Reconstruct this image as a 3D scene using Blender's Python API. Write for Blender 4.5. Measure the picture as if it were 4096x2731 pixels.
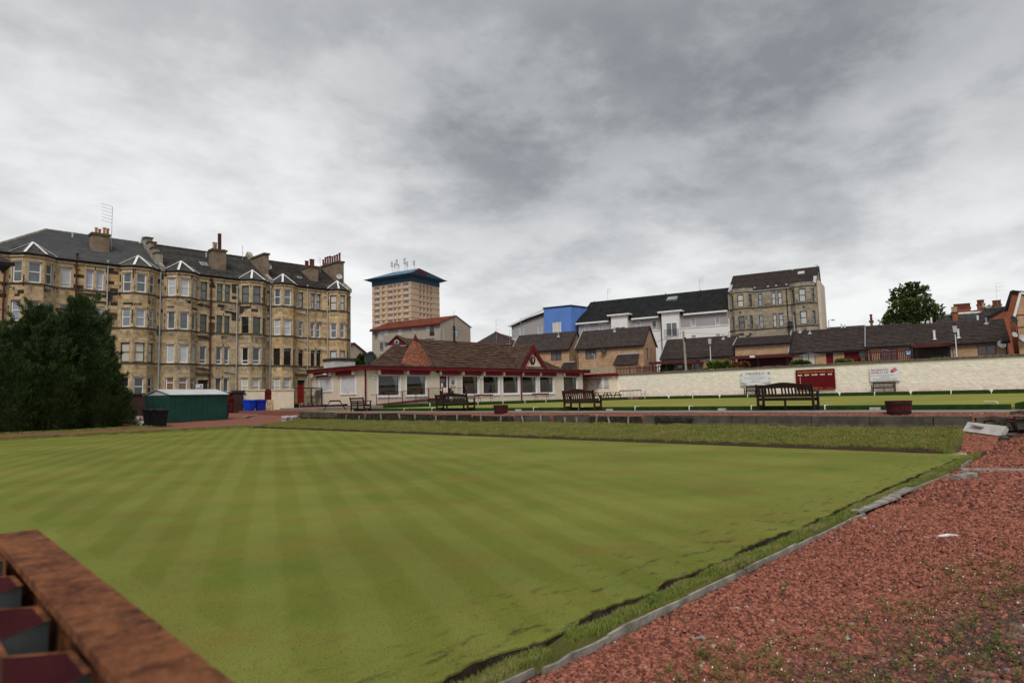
import bpy, math, random
import numpy as np
from mathutils import Vector, Matrix
R_ = math.radians
for o in list(bpy.data.objects): bpy.data.objects.remove(o)
S = bpy.context.scene
COL = S.collection
# ------------------------------------------------------------------ camera
FPX, YAW, PITCH, ROLL, CAMZ = 2570.0, R_(43.9), R_(4.9), R_(1.35), 1.5
_c, _s = math.cos, math.sin
_f = Vector((_c(YAW)*_c(PITCH), _s(YAW)*_c(PITCH), _s(PITCH)))
_r = Vector((_s(YAW), -_c(YAW), 0)); _d = _f.cross(_r)
_r2 = _r*_c(ROLL)+_d*_s(ROLL); _d2 = -_r*_s(ROLL)+_d*_c(ROLL)
cam = bpy.data.cameras.new('camera'); camo = bpy.data.objects.new('camera', cam); COL.objects.link(camo)
camo.matrix_world = Matrix(((_r2.x, -_d2.x, -_f.x, 0), (_r2.y, -_d2.y, -_f.y, 0), (_r2.z, -_d2.z, -_f.z, CAMZ), (0, 0, 0, 1)))
cam.sensor_width = 36; cam.lens = FPX/4096*36; cam.clip_end = 6000; cam.clip_start = .05
cam.dof.use_dof = True; cam.dof.focus_distance = 22; cam.dof.aperture_fstop = 4.5
S.camera = camo
def ray(x, y): return _r2*(x-2048)+_d2*(y-1365.5)+_f*FPX
def atz(x, y, z): d = ray(x, y); return d*((z-CAMZ)/d.z)+Vector((0, 0, CAMZ))     # point of the level z seen there
def atx(x, y, X): d = ray(x, y); return d*(X/d.x)+Vector((0, 0, CAMZ))
def aty(x, y, Y): d = ray(x, y); return d*(Y/d.y)+Vector((0, 0, CAMZ))
# ------------------------------------------------------------------ render view, sky, sun
S.render.engine = 'CYCLES'
S.view_settings.view_transform = 'Standard'; S.view_settings.look = 'None'
S.view_settings.exposure = 0.58; S.view_settings.gamma = 1
SUN_DIR = Vector((-.75, -.55, 1.05)).normalized()
W = bpy.data.worlds.new('World'); S.world = W; W.use_nodes = True
nt = W.node_tree; nt.nodes.clear(); N = nt.nodes.new; LK = nt.links.new
def mth(op, a, b=None, c=None):
    n = N('ShaderNodeMath'); n.operation = op
    for i, v in enumerate((a, b, c)):
        if v is None: continue
        if isinstance(v, (int, float)): n.inputs[i].default_value = v
        else: LK(v, n.inputs[i])
    return n.outputs[0]
def vmth(op, a, b=None, sc=None):
    n = N('ShaderNodeVectorMath'); n.operation = op
    for i, v in enumerate((a, b)):
        if v is None: continue
        if isinstance(v, (tuple, list)): n.inputs[i].default_value = v
        else: LK(v, n.inputs[i])
    if sc is not None:
        if isinstance(sc, (int, float)): n.inputs['Scale'].default_value = sc
        else: LK(sc, n.inputs['Scale'])
    return n
tc = N('ShaderNodeTexCoord'); dirv = tc.outputs['Generated']
sx = N('ShaderNodeSeparateXYZ'); LK(dirv, sx.inputs[0]); dz = mth('MAXIMUM', sx.outputs[2], 0.0)
pl = vmth('SCALE', dirv, sc=mth('DIVIDE', 1.0, mth('ADD', dz, .24))).outputs[0]      # cloud layer, foreshortened to the horizon
def noise(vec, sc, det, rough, dist=0.0):
    n = N('ShaderNodeTexNoise'); LK(vec, n.inputs['Vector']); n.inputs['Scale'].default_value = sc
    n.inputs['Detail'].default_value = det; n.inputs['Roughness'].default_value = rough; n.inputs['Distortion'].default_value = dist
    return n
wn = noise(pl, 2.2, 7, .56)
wv = vmth('SUBTRACT', wn.outputs['Color'], (.5, .5, .5)).outputs[0]
wd = vmth('NORMALIZE', vmth('ADD', dirv, vmth('SCALE', wv, sc=.34).outputs[0]).outputs[0]).outputs[0]
hz2 = mth('DIVIDE', dz, .17)
lum = mth('MULTIPLY_ADD', mth('EXPONENT', mth('MULTIPLY', mth('MULTIPLY', hz2, hz2), -1.0)), .30, .48)
SK = [(0.30,0.93,0.22,-0.08),(0.75,0.44,0.50,-0.06),(0.97,0.20,0.11,0.14),(0.57,0.80,0.16,0.19),(0.60,0.68,0.41,-0.27),(0.86,0.48,0.17,0.28),(0.45,0.83,0.33,0.08),(0.16,0.95,0.28,0.24),(0.87,0.38,0.31,-0.22),(0.69,0.69,0.23,-0.06),(0.96,0.09,0.27,0.14),(0.90,0.10,0.42,-0.17),(0.63,0.58,0.52,0.09),(0.45,0.85,0.27,0.21)]
for a, b, c, w in SK:                                                               # the heavy and the thin cloud masses
    if abs(w) < .03: continue
    dt = vmth('DOT_PRODUCT', wd, (a, b, c)).outputs['Value']
    lum = mth('MULTIPLY_ADD', mth('EXPONENT', mth('MULTIPLY_ADD', dt, 38.0, -38.0)), w*1.03, lum)
n1 = noise(pl, 2.4, 10, .60, .0).outputs['Fac']
n2 = noise(vmth('MULTIPLY', pl, (1, 1, .6)).outputs[0], 5.5, 8, .58, .1).outputs['Fac']
sm = N('ShaderNodeMapRange'); sm.interpolation_type = 'SMOOTHSTEP'; LK(n1, sm.inputs[0]); sm.inputs[1].default_value = .39; sm.inputs[2].default_value = .61
lum = mth('MULTIPLY_ADD', mth('SUBTRACT', sm.outputs[0], .5), .15, lum)
lum = mth('MULTIPLY_ADD', mth('SUBTRACT', n2, .5), .17, lum)
lum = mth('MINIMUM', mth('MAXIMUM', lum, .26), .93)
rmp = N('ShaderNodeValToRGB'); LK(lum, rmp.inputs[0])
e = rmp.color_ramp.elements
e[0].position = .25; e[0].color = (.235, .250, .268, 1); e[1].position = .95; e[1].color = (.93, .935, .93, 1)
m_ = e.new(.5); m_.color = (.492, .502, .510, 1)
sky = N('ShaderNodeTexSky'); sky.sky_type = 'NISHITA'; sky.sun_disc = False
sky.sun_elevation = math.asin(SUN_DIR.z); sky.sun_rotation = math.atan2(SUN_DIR.x, SUN_DIR.y)
nsk = vmth('SCALE', sky.outputs[0], sc=.08).outputs[0]
mx = N('ShaderNodeMix'); mx.data_type = 'RGBA'; mx.inputs['Factor'].default_value = .93
LK(nsk, mx.inputs['A']); LK(rmp.outputs[0], mx.inputs['B'])
bg = N('ShaderNodeBackground'); LK(mx.outputs['Result'], bg.inputs[0]); bg.inputs[1].default_value = .72
wo = N('ShaderNodeOutputWorld'); LK(bg.outputs[0], wo.inputs[0])
sl = bpy.data.lights.new('sun', 'SUN'); sl.energy = 1.5; sl.angle = R_(24); sl.color = (1, .965, .91)
so = bpy.data.objects.new('sun', sl); COL.objects.link(so); so.rotation_euler = (-SUN_DIR).to_track_quat('-Z', 'Y').to_euler()
# ------------------------------------------------------------------ materials
MATS = {}
class NT:
    """small node helper for one material"""
    def __init__(s, name):
        s.m = bpy.data.materials.new(name); s.m.use_nodes = True; s.t = s.m.node_tree
        s.b = s.t.nodes['Principled BSDF']; s.b.inputs['Specular IOR Level'].default_value = .10; s.geo = s.n('ShaderNodeNewGeometry'); s.pos = s.geo.outputs['Position']
    def n(s, k): return s.t.nodes.new(k)
    def l(s, a, b): s.t.links.new(a, b)
    def set(s, sock, v):
        if hasattr(v, 'is_linked') or hasattr(v, 'links'): s.l(v, sock)
        elif isinstance(v, (tuple, list)) and len(v) == 3 and sock.type == 'RGBA': sock.default_value = (*v, 1)
        else: sock.default_value = v
    def math(s, op, a, b=0.0, c=0.0, cl=False):
        n = s.n('ShaderNodeMath'); n.operation = op; n.use_clamp = cl
        for i, v in enumerate((a, b, c)): s.set(n.inputs[i], v)
        return n.outputs[0]
    def noise(s, scale, det=4, rough=.55, dist=0, vec=None, stretch=None):
        n = s.n('ShaderNodeTexNoise'); v = vec or s.pos
        if stretch:
            k = s.n('ShaderNodeVectorMath'); k.operation = 'MULTIPLY'; s.l(v, k.inputs[0]); k.inputs[1].default_value = stretch; v = k.outputs[0]
        s.l(v, n.inputs['Vector']); n.inputs['Scale'].default_value = scale; n.inputs['Detail'].default_value = det
        n.inputs['Roughness'].default_value = rough; n.inputs['Distortion'].default_value = dist
        return n.outputs['Fac']
    def mix(s, f, a, b, bl='MIX'):
        n = s.n('ShaderNodeMix'); n.data_type = 'RGBA'; n.blend_type = bl
        s.set(n.inputs['Factor'], f); s.set(n.inputs['A'], a); s.set(n.inputs['B'], b); return n.outputs['Result']
    def step(s, v, lo, hi):
        n = s.n('ShaderNodeMapRange'); n.interpolation_type = 'SMOOTHSTEP'; s.set(n.inputs[0], v)
        n.inputs[1].default_value = lo; n.inputs[2].default_value = hi; return n.outputs[0]
    def rnd(s):
        oi = s.n('ShaderNodeObjectInfo'); return s.math('FRACT', s.math('ADD', s.geo.outputs['Random Per Island'], s.math('MULTIPLY', oi.outputs['Random'], 7.31)))
    def bump(s, h, st=.3, dist=.02):
        n = s.n('ShaderNodeBump'); n.inputs['Strength'].default_value = st; n.inputs['Distance'].default_value = dist; s.l(h, n.inputs['Height'])
        s.l(n.outputs[0], s.b.inputs['Normal'])
    def xyz(s):
        n = s.n('ShaderNodeSeparateXYZ'); s.l(s.pos, n.inputs[0]); return n.outputs
    def col(s, c): s.set(s.b.inputs['Base Color'], c)
def M(name, c, rough=.8, var=.18, scale=2.0, bump=0.0, bscale=30.0, rnd=0.0, spec=.12, metal=0.0, dirt=0.0, dirtc=(.05, .045, .04), stretch=None):
    """mottled paint, stone, wood or cloth"""
    t = NT(name); k = t.noise(scale, 6, .6, stretch=stretch)
    dk = tuple(x*(1-var*1.3) for x in c); lt = tuple(min(1, x*(1+var)) for x in c)
    col = t.mix(t.step(k, .3, .7), dk, lt)
    if rnd: col = t.mix(1.0, col, t.mix(t.rnd(), (1-rnd,)*3, (1+rnd,)*3), 'MULTIPLY')
    if dirt: col = t.mix(t.math('MULTIPLY', t.step(t.noise(scale*.6+.3, 8, .7), .5, .75), dirt), col, dirtc)
    t.col(col); t.b.inputs['Roughness'].default_value = rough; t.b.inputs['Specular IOR Level'].default_value = spec; t.b.inputs['Metallic'].default_value = metal
    if bump: t.bump(t.noise(bscale, 5, .6, stretch=stretch), bump)
    MATS[name] = t.m; return t.m
# ------------------------------------------------------------------ mesh helpers
class Fr:
    """a vertical face: u runs along it, d points out of it"""
    def __init__(s, ox, oy, ux, uy):
        l = math.hypot(ux, uy); s.o = (ox, oy); s.u = (ux/l, uy/l); s.nn = (uy/l, -ux/l); s.len = l
    def P(s, u, d, z): return (s.o[0]+s.u[0]*u+s.nn[0]*d, s.o[1]+s.u[1]*u+s.nn[1]*d, z)
    def rot(s): return Matrix(((s.u[0], -s.nn[0], 0), (s.u[1], -s.nn[1], 0), (0, 0, 1)))
def face_to(p, q): return Fr(p[0], p[1], q[0]-p[0], q[1]-p[1])
ORG = {}
class MB:
    def __init__(s): s.v = []; s.f = []
    def add(s, vs, fs):
        k = len(s.v); s.v += [tuple(v) for v in vs]; s.f += [tuple(i+k for i in f) for f in fs]; return s
    BF = [(0, 3, 2, 1), (4, 5, 6, 7), (0, 1, 5, 4), (1, 2, 6, 5), (2, 3, 7, 6), (3, 0, 4, 7)]
    def hexa(s, p): return s.add(p, MB.BF)
    def box(s, x0, x1, y0, y1, z0, z1):
        return s.hexa([(x0, y0, z0), (x1, y0, z0), (x1, y1, z0), (x0, y1, z0), (x0, y0, z1), (x1, y0, z1), (x1, y1, z1), (x0, y1, z1)])
    def fbox(s, fr, u0, u1, d0, d1, z0, z1):
        P = fr.P; return s.hexa([P(u0, d1, z0), P(u1, d1, z0), P(u1, d0, z0), P(u0, d0, z0), P(u0, d1, z1), P(u1, d1, z1), P(u1, d0, z1), P(u0, d0, z1)])
    def obox(s, c, sz, m):
        m = m.to_3x3(); pts = []
        for dz in (-.5, .5):
            for dx, dy in ((-.5, -.5), (.5, -.5), (.5, .5), (-.5, .5)): pts.append(Vector(c)+m@Vector((dx*sz[0], dy*sz[1], dz*sz[2])))
        return s.hexa(pts)
    def beam(s, p, q, w, h, up=(0, 0, 1)):
        p = Vector(p); q = Vector(q); d = (q-p); L = d.length; d.normalize(); up = Vector(up)
        if abs(d.dot(up)) > .98: up = Vector((0, 1, 0))
        a = up.cross(d).normalized(); b = d.cross(a)
        return s.obox((p+q)/2, (L, w, h), Matrix((d, a, b)).transposed())
    def quad(s, *p): return s.add(p, [tuple(range(len(p)))])
    def prism(s, poly, vec):
        n = len(poly); v = Vector(vec); p = [Vector(a) for a in poly]
        return s.add(p+[a+v for a in p], [tuple(range(n))[::-1], tuple(range(n, 2*n))]+[(i, (i+1) % n, (i+1) % n+n, i+n) for i in range(n)])
    def tube(s, pts, r, n=6, r1=None):
        pts = [Vector(p) for p in pts]; rings = []; base = len(s.v); m = len(pts)
        for i, p in enumerate(pts):
            d = (pts[min(i+1, m-1)]-pts[max(i-1, 0)]).normalized(); up = Vector((0, 0, 1)) if abs(d.z) < .95 else Vector((1, 0, 0))
            a = d.cross(up).normalized(); b = d.cross(a); rr = r+(r1-r)*i/(m-1) if r1 is not None else r
            s.v += [tuple(p+(a*math.cos(t)+b*math.sin(t))*rr) for t in [2*math.pi*j/n for j in range(n)]]
        for i in range(m-1):
            for j in range(n):
                a = base+i*n; k = (j+1) % n; s.f.append((a+j, a+k, a+n+k, a+n+j))
        s.f += [tuple(range(base, base+n))[::-1], tuple(range(base+(m-1)*n, base+m*n))]; return s
    def lathe(s, c, prof, n=16, a0=0):
        base = len(s.v); m = len(prof)
        for r, z in prof: s.v += [(c[0]+r*math.cos(a0+2*math.pi*j/n), c[1]+r*math.sin(a0+2*math.pi*j/n), c[2]+z) for j in range(n)]
        for i in range(m-1):
            for j in range(n): k = (j+1) % n; a = base+i*n; s.f.append((a+j, a+k, a+n+k, a+n+j))
        if prof[0][0] > 1e-4: s.f.append(tuple(range(base, base+n))[::-1])
        if prof[-1][0] > 1e-4: s.f.append(tuple(range(base+(m-1)*n, base+m*n)))
        return s
    def fwall(s, fr, u0, u1, z0, z1, ops, dep=.22):
        us = sorted({u0, u1, *[min(max(o[i], u0), u1) for o in ops for i in (0, 1)]}); zs = sorted({z0, z1, *[min(max(o[i], z0), z1) for o in ops for i in (2, 3)]})
        for a, b in zip(us, us[1:]):
            for c, d in zip(zs, zs[1:]):
                m, k = (a+b)/2, (c+d)/2
                if any(o[0] < m < o[1] and o[2] < k < o[3] for o in ops): continue
                s.quad(fr.P(a, 0, c), fr.P(b, 0, c), fr.P(b, 0, d), fr.P(a, 0, d))
        for o in ops:
            P = fr.P; a, b, c, d = o[:4]
            s.quad(P(a, 0, c), P(a, -dep, c), P(b, -dep, c), P(b, 0, c)); s.quad(P(a, 0, d), P(b, 0, d), P(b, -dep, d), P(a, -dep, d))
            s.quad(P(a, 0, c), P(a, 0, d), P(a, -dep, d), P(a, -dep, c)); s.quad(P(b, 0, c), P(b, -dep, c), P(b, -dep, d), P(b, 0, d))
        return s
    def build(s, name, mat, parent=None, org=None, smooth=False):
        me = bpy.data.meshes.new(name); off = ORG[parent.name] if parent else (org or (0, 0, 0))
        v = np.array(s.v, dtype=np.float64)-np.array(off)
        me.from_pydata(v.tolist(), [], s.f); me.materials.append(MATS[mat] if isinstance(mat, str) else mat)
        if smooth: me.polygons.foreach_set('use_smooth', [True]*len(me.polygons))
        o = bpy.data.objects.new(name, me); COL.objects.link(o); o.location = off if not parent else (0, 0, 0)
        ORG[o.name] = off
        if parent: o.parent = parent
        return o
def npmesh(name, V, F, mat, parent=None, org=(0, 0, 0)):
    """one mesh from numpy arrays (n,3) and (m,k)"""
    off = ORG[parent.name] if parent else org
    me = bpy.data.meshes.new(name); V = (V-np.array(off)).astype(np.float32); n, k = F.shape
    me.vertices.add(len(V)); me.vertices.foreach_set('co', V.ravel()); me.loops.add(n*k); me.loops.foreach_set('vertex_index', F.astype(np.int32).ravel())
    me.polygons.add(n); me.polygons.foreach_set('loop_start', np.arange(0, n*k, k, dtype=np.int32)); me.polygons.foreach_set('loop_total', np.full(n, k, dtype=np.int32))
    me.update(calc_edges=True); me.materials.append(MATS[mat]); o = bpy.data.objects.new(name, me); COL.objects.link(o); ORG[o.name] = off
    if parent: o.parent = parent
    else: o.location = off
    return o
def tag(o, label, cat, group=None):
    o['label'] = label; o['category'] = cat
    if group: o['group'] = group
    return o
def thing(name, label, cat, loc, rz=0, group=None):
    o = bpy.data.objects.new(name, None); COL.objects.link(o); o.location = loc; o.rotation_euler[2] = rz; o.empty_display_size = .2
    ORG[o.name] = tuple(loc) if rz == 0 else (0, 0, 0)
    return tag(o, label, cat, group)
def local(name, label, cat, loc, rz=0, group=None):
    """a thing whose parts are built round the origin"""
    o = thing(name, label, cat, loc, rz, group); ORG[o.name] = (0, 0, 0); return o
def struct(o): o['kind'] = 'structure'; return o
def stuff(o): o['kind'] = 'stuff'; return o
def copy_tree(o, parent=None):
    c = o.copy(); COL.objects.link(c); c.parent = parent; ORG[c.name] = ORG[o.name]
    for ch in list(o.children): copy_tree(ch, c)
    return c
def again(root, loc, rz=None, label=None):
    c = copy_tree(root); c.location = loc
    if rz is not None: c.rotation_euler[2] = rz
    if label: c['label'] = label
    return c
UNIT = {}
def unit_cube(mat):
    if mat not in UNIT:
        me = bpy.data.meshes.new('block_'+mat); b = MB().box(-.5, .5, -.5, .5, -.5, .5); me.from_pydata(b.v, [], b.f); me.materials.append(MATS[mat]); UNIT[mat] = me
    return UNIT[mat]
def pieces(parent, name, boxes, mat, limit=300, rest=None):
    """boxes = (centre, size, 3x3 rotation): the nearest ones as parts of their own, the rest as one stuff part"""
    off = Vector(ORG[parent.name]); boxes = sorted(boxes, key=lambda b: (b[0][0]**2+b[0][1]**2)/(b[1][0]*b[1][2]+.01))
    me = unit_cube(mat)
    for c, sz, m in boxes[:limit]:
        o = bpy.data.objects.new(name, me); COL.objects.link(o); o.parent = parent
        o.matrix_basis = Matrix.Translation(Vector(c)-off) @ m.to_4x4() @ Matrix.Diagonal((*sz, 1))
    if len(boxes) > limit:
        mb = MB()
        for c, sz, m in boxes[limit:]: mb.obox(c, sz, m)
        stuff(mb.build(rest or name+'s', mat, parent))
I3 = Matrix.Identity(3)
rng = random.Random(7)
def roof_slope(par, A, B, C, D, n, mat, name='tile_course', th=.05, tile=0, limit=300, under=True):
    """courses of tiles from the eave A-B up to the ridge D-C; with tile>0 each course is cut into tiles"""
    A, B, C, D = map(Vector, (A, B, C, D)); nr = (B-A).cross(D-A).normalized()
    if under: MB().quad(A-nr*.03, B-nr*.03, C-nr*.03, D-nr*.03).build('roof_deck', mat, par)
    small = []
    def piece(a0, b0, a1, b1, t):
        return [a0+nr*t*.55, b0+nr*t*.55, b1, a1, a0+nr*t, b0+nr*t, b1+nr*t*.3, a1+nr*t*.3]   # the lower edge stands off and shades the joint
    for i in range(n):
        s, t = i/n, min(1, (i+1.12)/n)
        a0, b0, a1, b1 = A.lerp(D, s), B.lerp(C, s), A.lerp(D, t), B.lerp(C, t)
        if not tile: MB().hexa(piece(a0, b0, a1, b1, th)).build(name, mat, par); continue
        L = (b0-a0).length; k = max(1, int(L/tile)); e = [0]+[(j+(.5 if i % 2 else 0))/k for j in range(1, k)]+[1]
        for p, q in zip(e, e[1:]):
            g = .004/max(L, .1); q2 = q-g
            small.append(piece(a0.lerp(b0, p+g), a0.lerp(b0, q2), a1.lerp(b1, p+g), a1.lerp(b1, q2), th*rng.uniform(.75, 1.25)))
    if tile:
        small.sort(key=lambda p: p[0].x**2+p[0].y**2)
        for p in small[:limit]: MB().hexa(p).build(name, mat, par)
        if len(small) > limit:
            mb = MB()
            for p in small[limit:]: mb.hexa(p)
            stuff(mb.build(name+'s', mat, par))
def window(par, fr, u0, u1, z0, z1, fm='upvc', gm='glass_dark', style='sash', inset=.13, fw=.07, sill=None, name='window'):
    mb = MB(); a, b = -inset-.06, -inset
    mb.fbox(fr, u0, u0+fw, a, b, z0, z1).fbox(fr, u1-fw, u1, a, b, z0, z1).fbox(fr, u0+fw, u1-fw, a, b, z0, z0+fw*1.2).fbox(fr, u0+fw, u1-fw, a, b, z1-fw, z1)
    zm = z0+(z1-z0)*.52; um = (u0+u1)/2; t = fw*.4
    if style == 'sash': mb.fbox(fr, u0+fw, u1-fw, a, b+.012, zm-t, zm+t)
    elif style == 'low': mb.fbox(fr, u0+fw, u1-fw, a, b+.012, z0+(z1-z0)*.22-t, z0+(z1-z0)*.22+t)
    elif style == 'top': mb.fbox(fr, u0+fw, u1-fw, a, b+.012, z0+(z1-z0)*.72-t, z0+(z1-z0)*.72+t)
    elif style == 'mull': mb.fbox(fr, um-t, um+t, a, b+.012, z0+fw, z1-fw)
    elif style == 'cross': mb.fbox(fr, um-t, um+t, a, b+.012, z0+fw, z1-fw).fbox(fr, u0+fw, um-t, a, b+.01, z0+(z1-z0)*.3-t, z0+(z1-z0)*.3+t).fbox(fr, um+t, u1-fw, a, b+.01, z0+(z1-z0)*.3-t, z0+(z1-z0)*.3+t)
    w = mb.build(name, fm, par); d = -inset-.035
    MB().quad(fr.P(u0+fw*.5, d, z0+fw*.5), fr.P(u1-fw*.5, d, z0+fw*.5), fr.P(u1-fw*.5, d, z1-fw*.5), fr.P(u0+fw*.5, d, z1-fw*.5)).build('pane', gm, w)
    if sill: MB().fbox(fr, u0-.06, u1+.06, -inset, .07, z0-.09, z0-.003).build('sill', sill, w)
    return w
def ashlar(fr, u0, u1, z0, z1, ops, ch, lw, out=.018, margin=0):
    """dressed stones in courses, cut round the openings"""
    res = []; n = max(1, round((z1-z0)/ch)); h = (z1-z0)/n; m = fr.rot()
    for i in range(n):
        a, b = z0+i*h, z0+(i+1)*h; free = [(u0, u1)]
        for o in ops:
            if o[2]-.02 < b and o[3]+.02 > a:
                nf = []
                for p, q in free:
                    if o[1]+margin <= p or o[0]-margin >= q: nf.append((p, q)); continue
                    if o[0]-margin > p+.05: nf.append((p, o[0]-margin))
                    if o[1]+margin < q-.05: nf.append((o[1]+margin, q))
                free = nf
        for p, q in free:
            x = p; first = True
            while x < q-.02:
                L = lw*rng.uniform(.6, 1.35)*(rng.uniform(.4, .9) if first and i % 2 else 1); first = False
                if q-(x+L) < lw*.35: L = q-x
                d = out*rng.uniform(.5, 1.5)
                res.append((fr.P(x+L/2, d/2-.03, (a+b)/2), (L-.018, .06+d, h-.018), m)); x += L
    return res
def textmesh(par, txt, P, right, up, size, mat, name='lettering', align='CENTER', bold=0.0, sx=1.0):
    cu = bpy.data.curves.new('txt', 'FONT'); cu.body = txt; cu.size = size; cu.align_x = align; cu.offset = bold; cu.resolution_u = 2
    ob = bpy.data.objects.new('txt', cu); COL.objects.link(ob); bpy.context.view_layer.update()
    me = bpy.data.meshes.new_from_object(ob.evaluated_get(bpy.context.evaluated_depsgraph_get())); bpy.data.objects.remove(ob)
    right = Vector(right).normalized(); up = Vector(up).normalized(); n = right.cross(up)
    mw = Matrix.Translation(Vector(P)-Vector(ORG[par.name])) @ Matrix((right, up, n)).transposed().to_4x4() @ Matrix.Diagonal((sx, 1, 1, 1))
    me.transform(mw); me.materials.clear(); me.materials.append(MATS[mat]); me.name = name
    o = bpy.data.objects.new(name, me); COL.objects.link(o); o.parent = par; ORG[o.name] = ORG[par.name]; return o
# ------------------------------------------------------------------ material list
M('upvc', (.74, .75, .76), .35, .05, 3, dirt=.25, dirtc=(.4, .39, .36)); M('white_paint', (.72, .72, .70), .5, .08, 2, dirt=.35, dirtc=(.38, .36, .33))
M('oxblood', (.125, .010, .014), .45, .15, 2, dirt=.2); M('oxblood_dull', (.075, .012, .013), .6, .25, 3, dirt=.3); M('door_red', (.42, .014, .012), .4, .08)
M('green_frame', (.045, .075, .035), .5, .2); M('brown_frame', (.055, .022, .018), .5, .2); M('black_frame', (.02, .018, .016), .45, .2); M('maroon_frame', (.10, .016, .020), .5, .15)
M('pipe_grey', (.42, .43, .44), .5, .12, 4, dirt=.3); M('pipe_rust', (.085, .032, .022), .8, .35, 5); M('pipe_black', (.016, .016, .017), .45, .2)
M('render_cream', (.60, .52, .41), .9, .06, 1.2, .15, 60, dirt=.22, dirtc=(.36, .31, .25)); M('render_wall', (.78, .685, .52), .9, .07, 1.5, .35, 25, dirt=.18, dirtc=(.5, .42, .30))
M('render_beige', (.345, .295, .235), .95, .06, .3, .1, 20, dirt=.15, dirtc=(.22, .19, .15)); M('render_grey', (.335, .315, .315), .9, .03, .4); M('render_white', (.72, .69, .67), .9, .04, .4); M('render_blue', (.105, .215, .55), .8, .06, .5, dirt=.25, dirtc=(.06, .09, .22))
M('tower_sand', (.50, .375, .265), .9, .04, .1); M('tower_band', (.40, .245, .175), .9, .04, .1); M('tower_blue', (.028, .062, .105), .5, .1, .1); M('tower_roof', (.10, .175, .25), .45, .12, .2); M('tower_sill', (.62, .50, .38), .8, .05)
M('lead', (.40, .41, .44), .5, .15, 3); M('slate', (.062, .058, .054), .75, .35, 2.5, .3, 25, rnd=.25); M('slate_dark', (.045, .042, .040), .75, .3, 2, .3, 25, rnd=.2); M('slate_brown', (.052, .043, .038), .8, .35, 2, .3, 25, rnd=.2)
M('tile_grey', (.155, .160, .160), .6, .12, 1.5, .15, 25, rnd=.08); M('tile_club', (.098, .058, .040), .85, .22, 1.5, .3, 30, rnd=.14, dirt=.3, dirtc=(.05, .045, .028)); M('tile_turret', (.235, .090, .055), .85, .25, 6, .3, 40, rnd=.4, dirt=.3)
M('tile_house', (.058, .044, .040), .8, .25, 2, .3, 20, rnd=.12); M('tile_black', (.024, .025, .025), .75, .25, 1, .2, 15, rnd=.1); M('tile_red', (.19, .052, .030), .9, .2, .6, .2, 10, rnd=.08)
M('stone_trim', (.47, .36, .225), .9, .22, 2.5, .25, 25, dirt=.5, dirtc=(.05, .042, .03)); M('stone_band', (.105, .082, .058), .9, .4, 3, .3, 25); M('stone_grey', (.29, .26, .21), .9, .25, 2, .2, 20, dirt=.4)
M('chimney_render', (.205, .155, .110), .9, .2, 1.5, .2, 25, dirt=.3); M('pot_orange', (.44, .19, .075), .8, .2, 8); M('pot_red', (.15, .040, .028), .8, .2, 8); M('pot_buff', (.40, .31, .19), .8, .2, 8)
M('concrete', (.080, .070, .056), .95, .25, 2.5, .4, 18, dirt=.85, dirtc=(.030, .027, .023)); M('concrete_path', (.235, .20, .175), .95, .12, 1.2, .2, 40); M('concrete_pale', (.42, .40, .37), .9, .12, 6, .3, 30)
M('timber_grey', (.27, .25, .215), .9, .3, 6, .4, 40, stretch=(1, 1, 1)); M('timber_dark', (.036, .029, .022), .9, .4, 5, .4, 40, dirt=.3); M('timber_pale', (.50, .38, .23), .85, .15, 6, .2, 40)
M('bench_dark', (.022, .013, .011), .5, .35, 8, .15, 60); M('bench_brown', (.038, .016, .010), .45, .3, 8, .15, 60); M('bench_oxblood', (.15, .020, .022), .5, .2, 4); M('metal_dark', (.02, .019, .019), .5, .2); M('metal_grey', (.42, .43, .44), .35, .1, metal=.6); M('steel_keg', (.55, .55, .54), .3, .1, metal=.9)
M('shed_green', (.014, .062, .046), .5, .12, 1.5, dirt=.12, dirtc=(.04, .1, .08)); M('shed_roof', (.52, .53, .53), .5, .1, 2); M('plastic_black', (.012, .012, .013), .4, .2); M('plastic_grey', (.03, .034, .036), .45, .1); M('plastic_blue', (.010, .050, .44), .38, .08); M('plastic_navy', (.012, .024, .26), .38, .08)
M('plastic_white', (.72, .73, .74), .5, .1, 15); M('plastic_orange', (.55, .20, .03), .5, .1); M('plastic_green', (.02, .22, .13), .5, .1); M('plastic_red', (.36, .012, .02), .5, .1); M('yellow', (.62, .38, .02), .5, .1); M('cloth_white', (.66, .64, .61), .9, .08, 10); M('cloth_black', (.012, .012, .014), .9, .1); M('curtain', (.66, .66, .64), .9, .05, 4); M('chair_red', (.30, .012, .016), .7, .1)
M('interior', (.055, .045, .038), .9, .2, 1); M('floor_room', (.06, .03, .025), .8, .2, 2); M('emblem_black', (.012, .011, .011), .6, .1); M('emblem_red', (.11, .010, .012), .6, .1); M('sign_white', (.70, .71, .73), .4, .03, 2); M('sign_maroon', (.115, .006, .010), .5, .06, 2); M('gold', (.50, .20, .025), .6, .1); M('ink', (.035, .035, .04), .6, .05); M('ink_grey', (.16, .16, .17), .6, .05); M('ink_red', (.33, .03, .04), .6, .05); M('ink_pink', (.52, .16, .17), .6, .05); M('letter_white', (.78, .78, .78), .6, .03); M('blue_sign', (.02, .10, .32), .5, .1)
M('skin', (.50, .30, .22), .6, .05); M('hair_grey', (.55, .54, .52), .8, .1); M('coat_dark', (.035, .035, .045), .9, .1)
M('bark', (.065, .050, .038), .95, .3, 8, .5, 30); M('soil', (.050, .036, .026), .98, .35, 8, .5, 60); M('marker_white', (.80, .80, .78), .45, .03); M('astro', (.020, .050, .010), .98, .25, 5, .5, 200)
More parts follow.
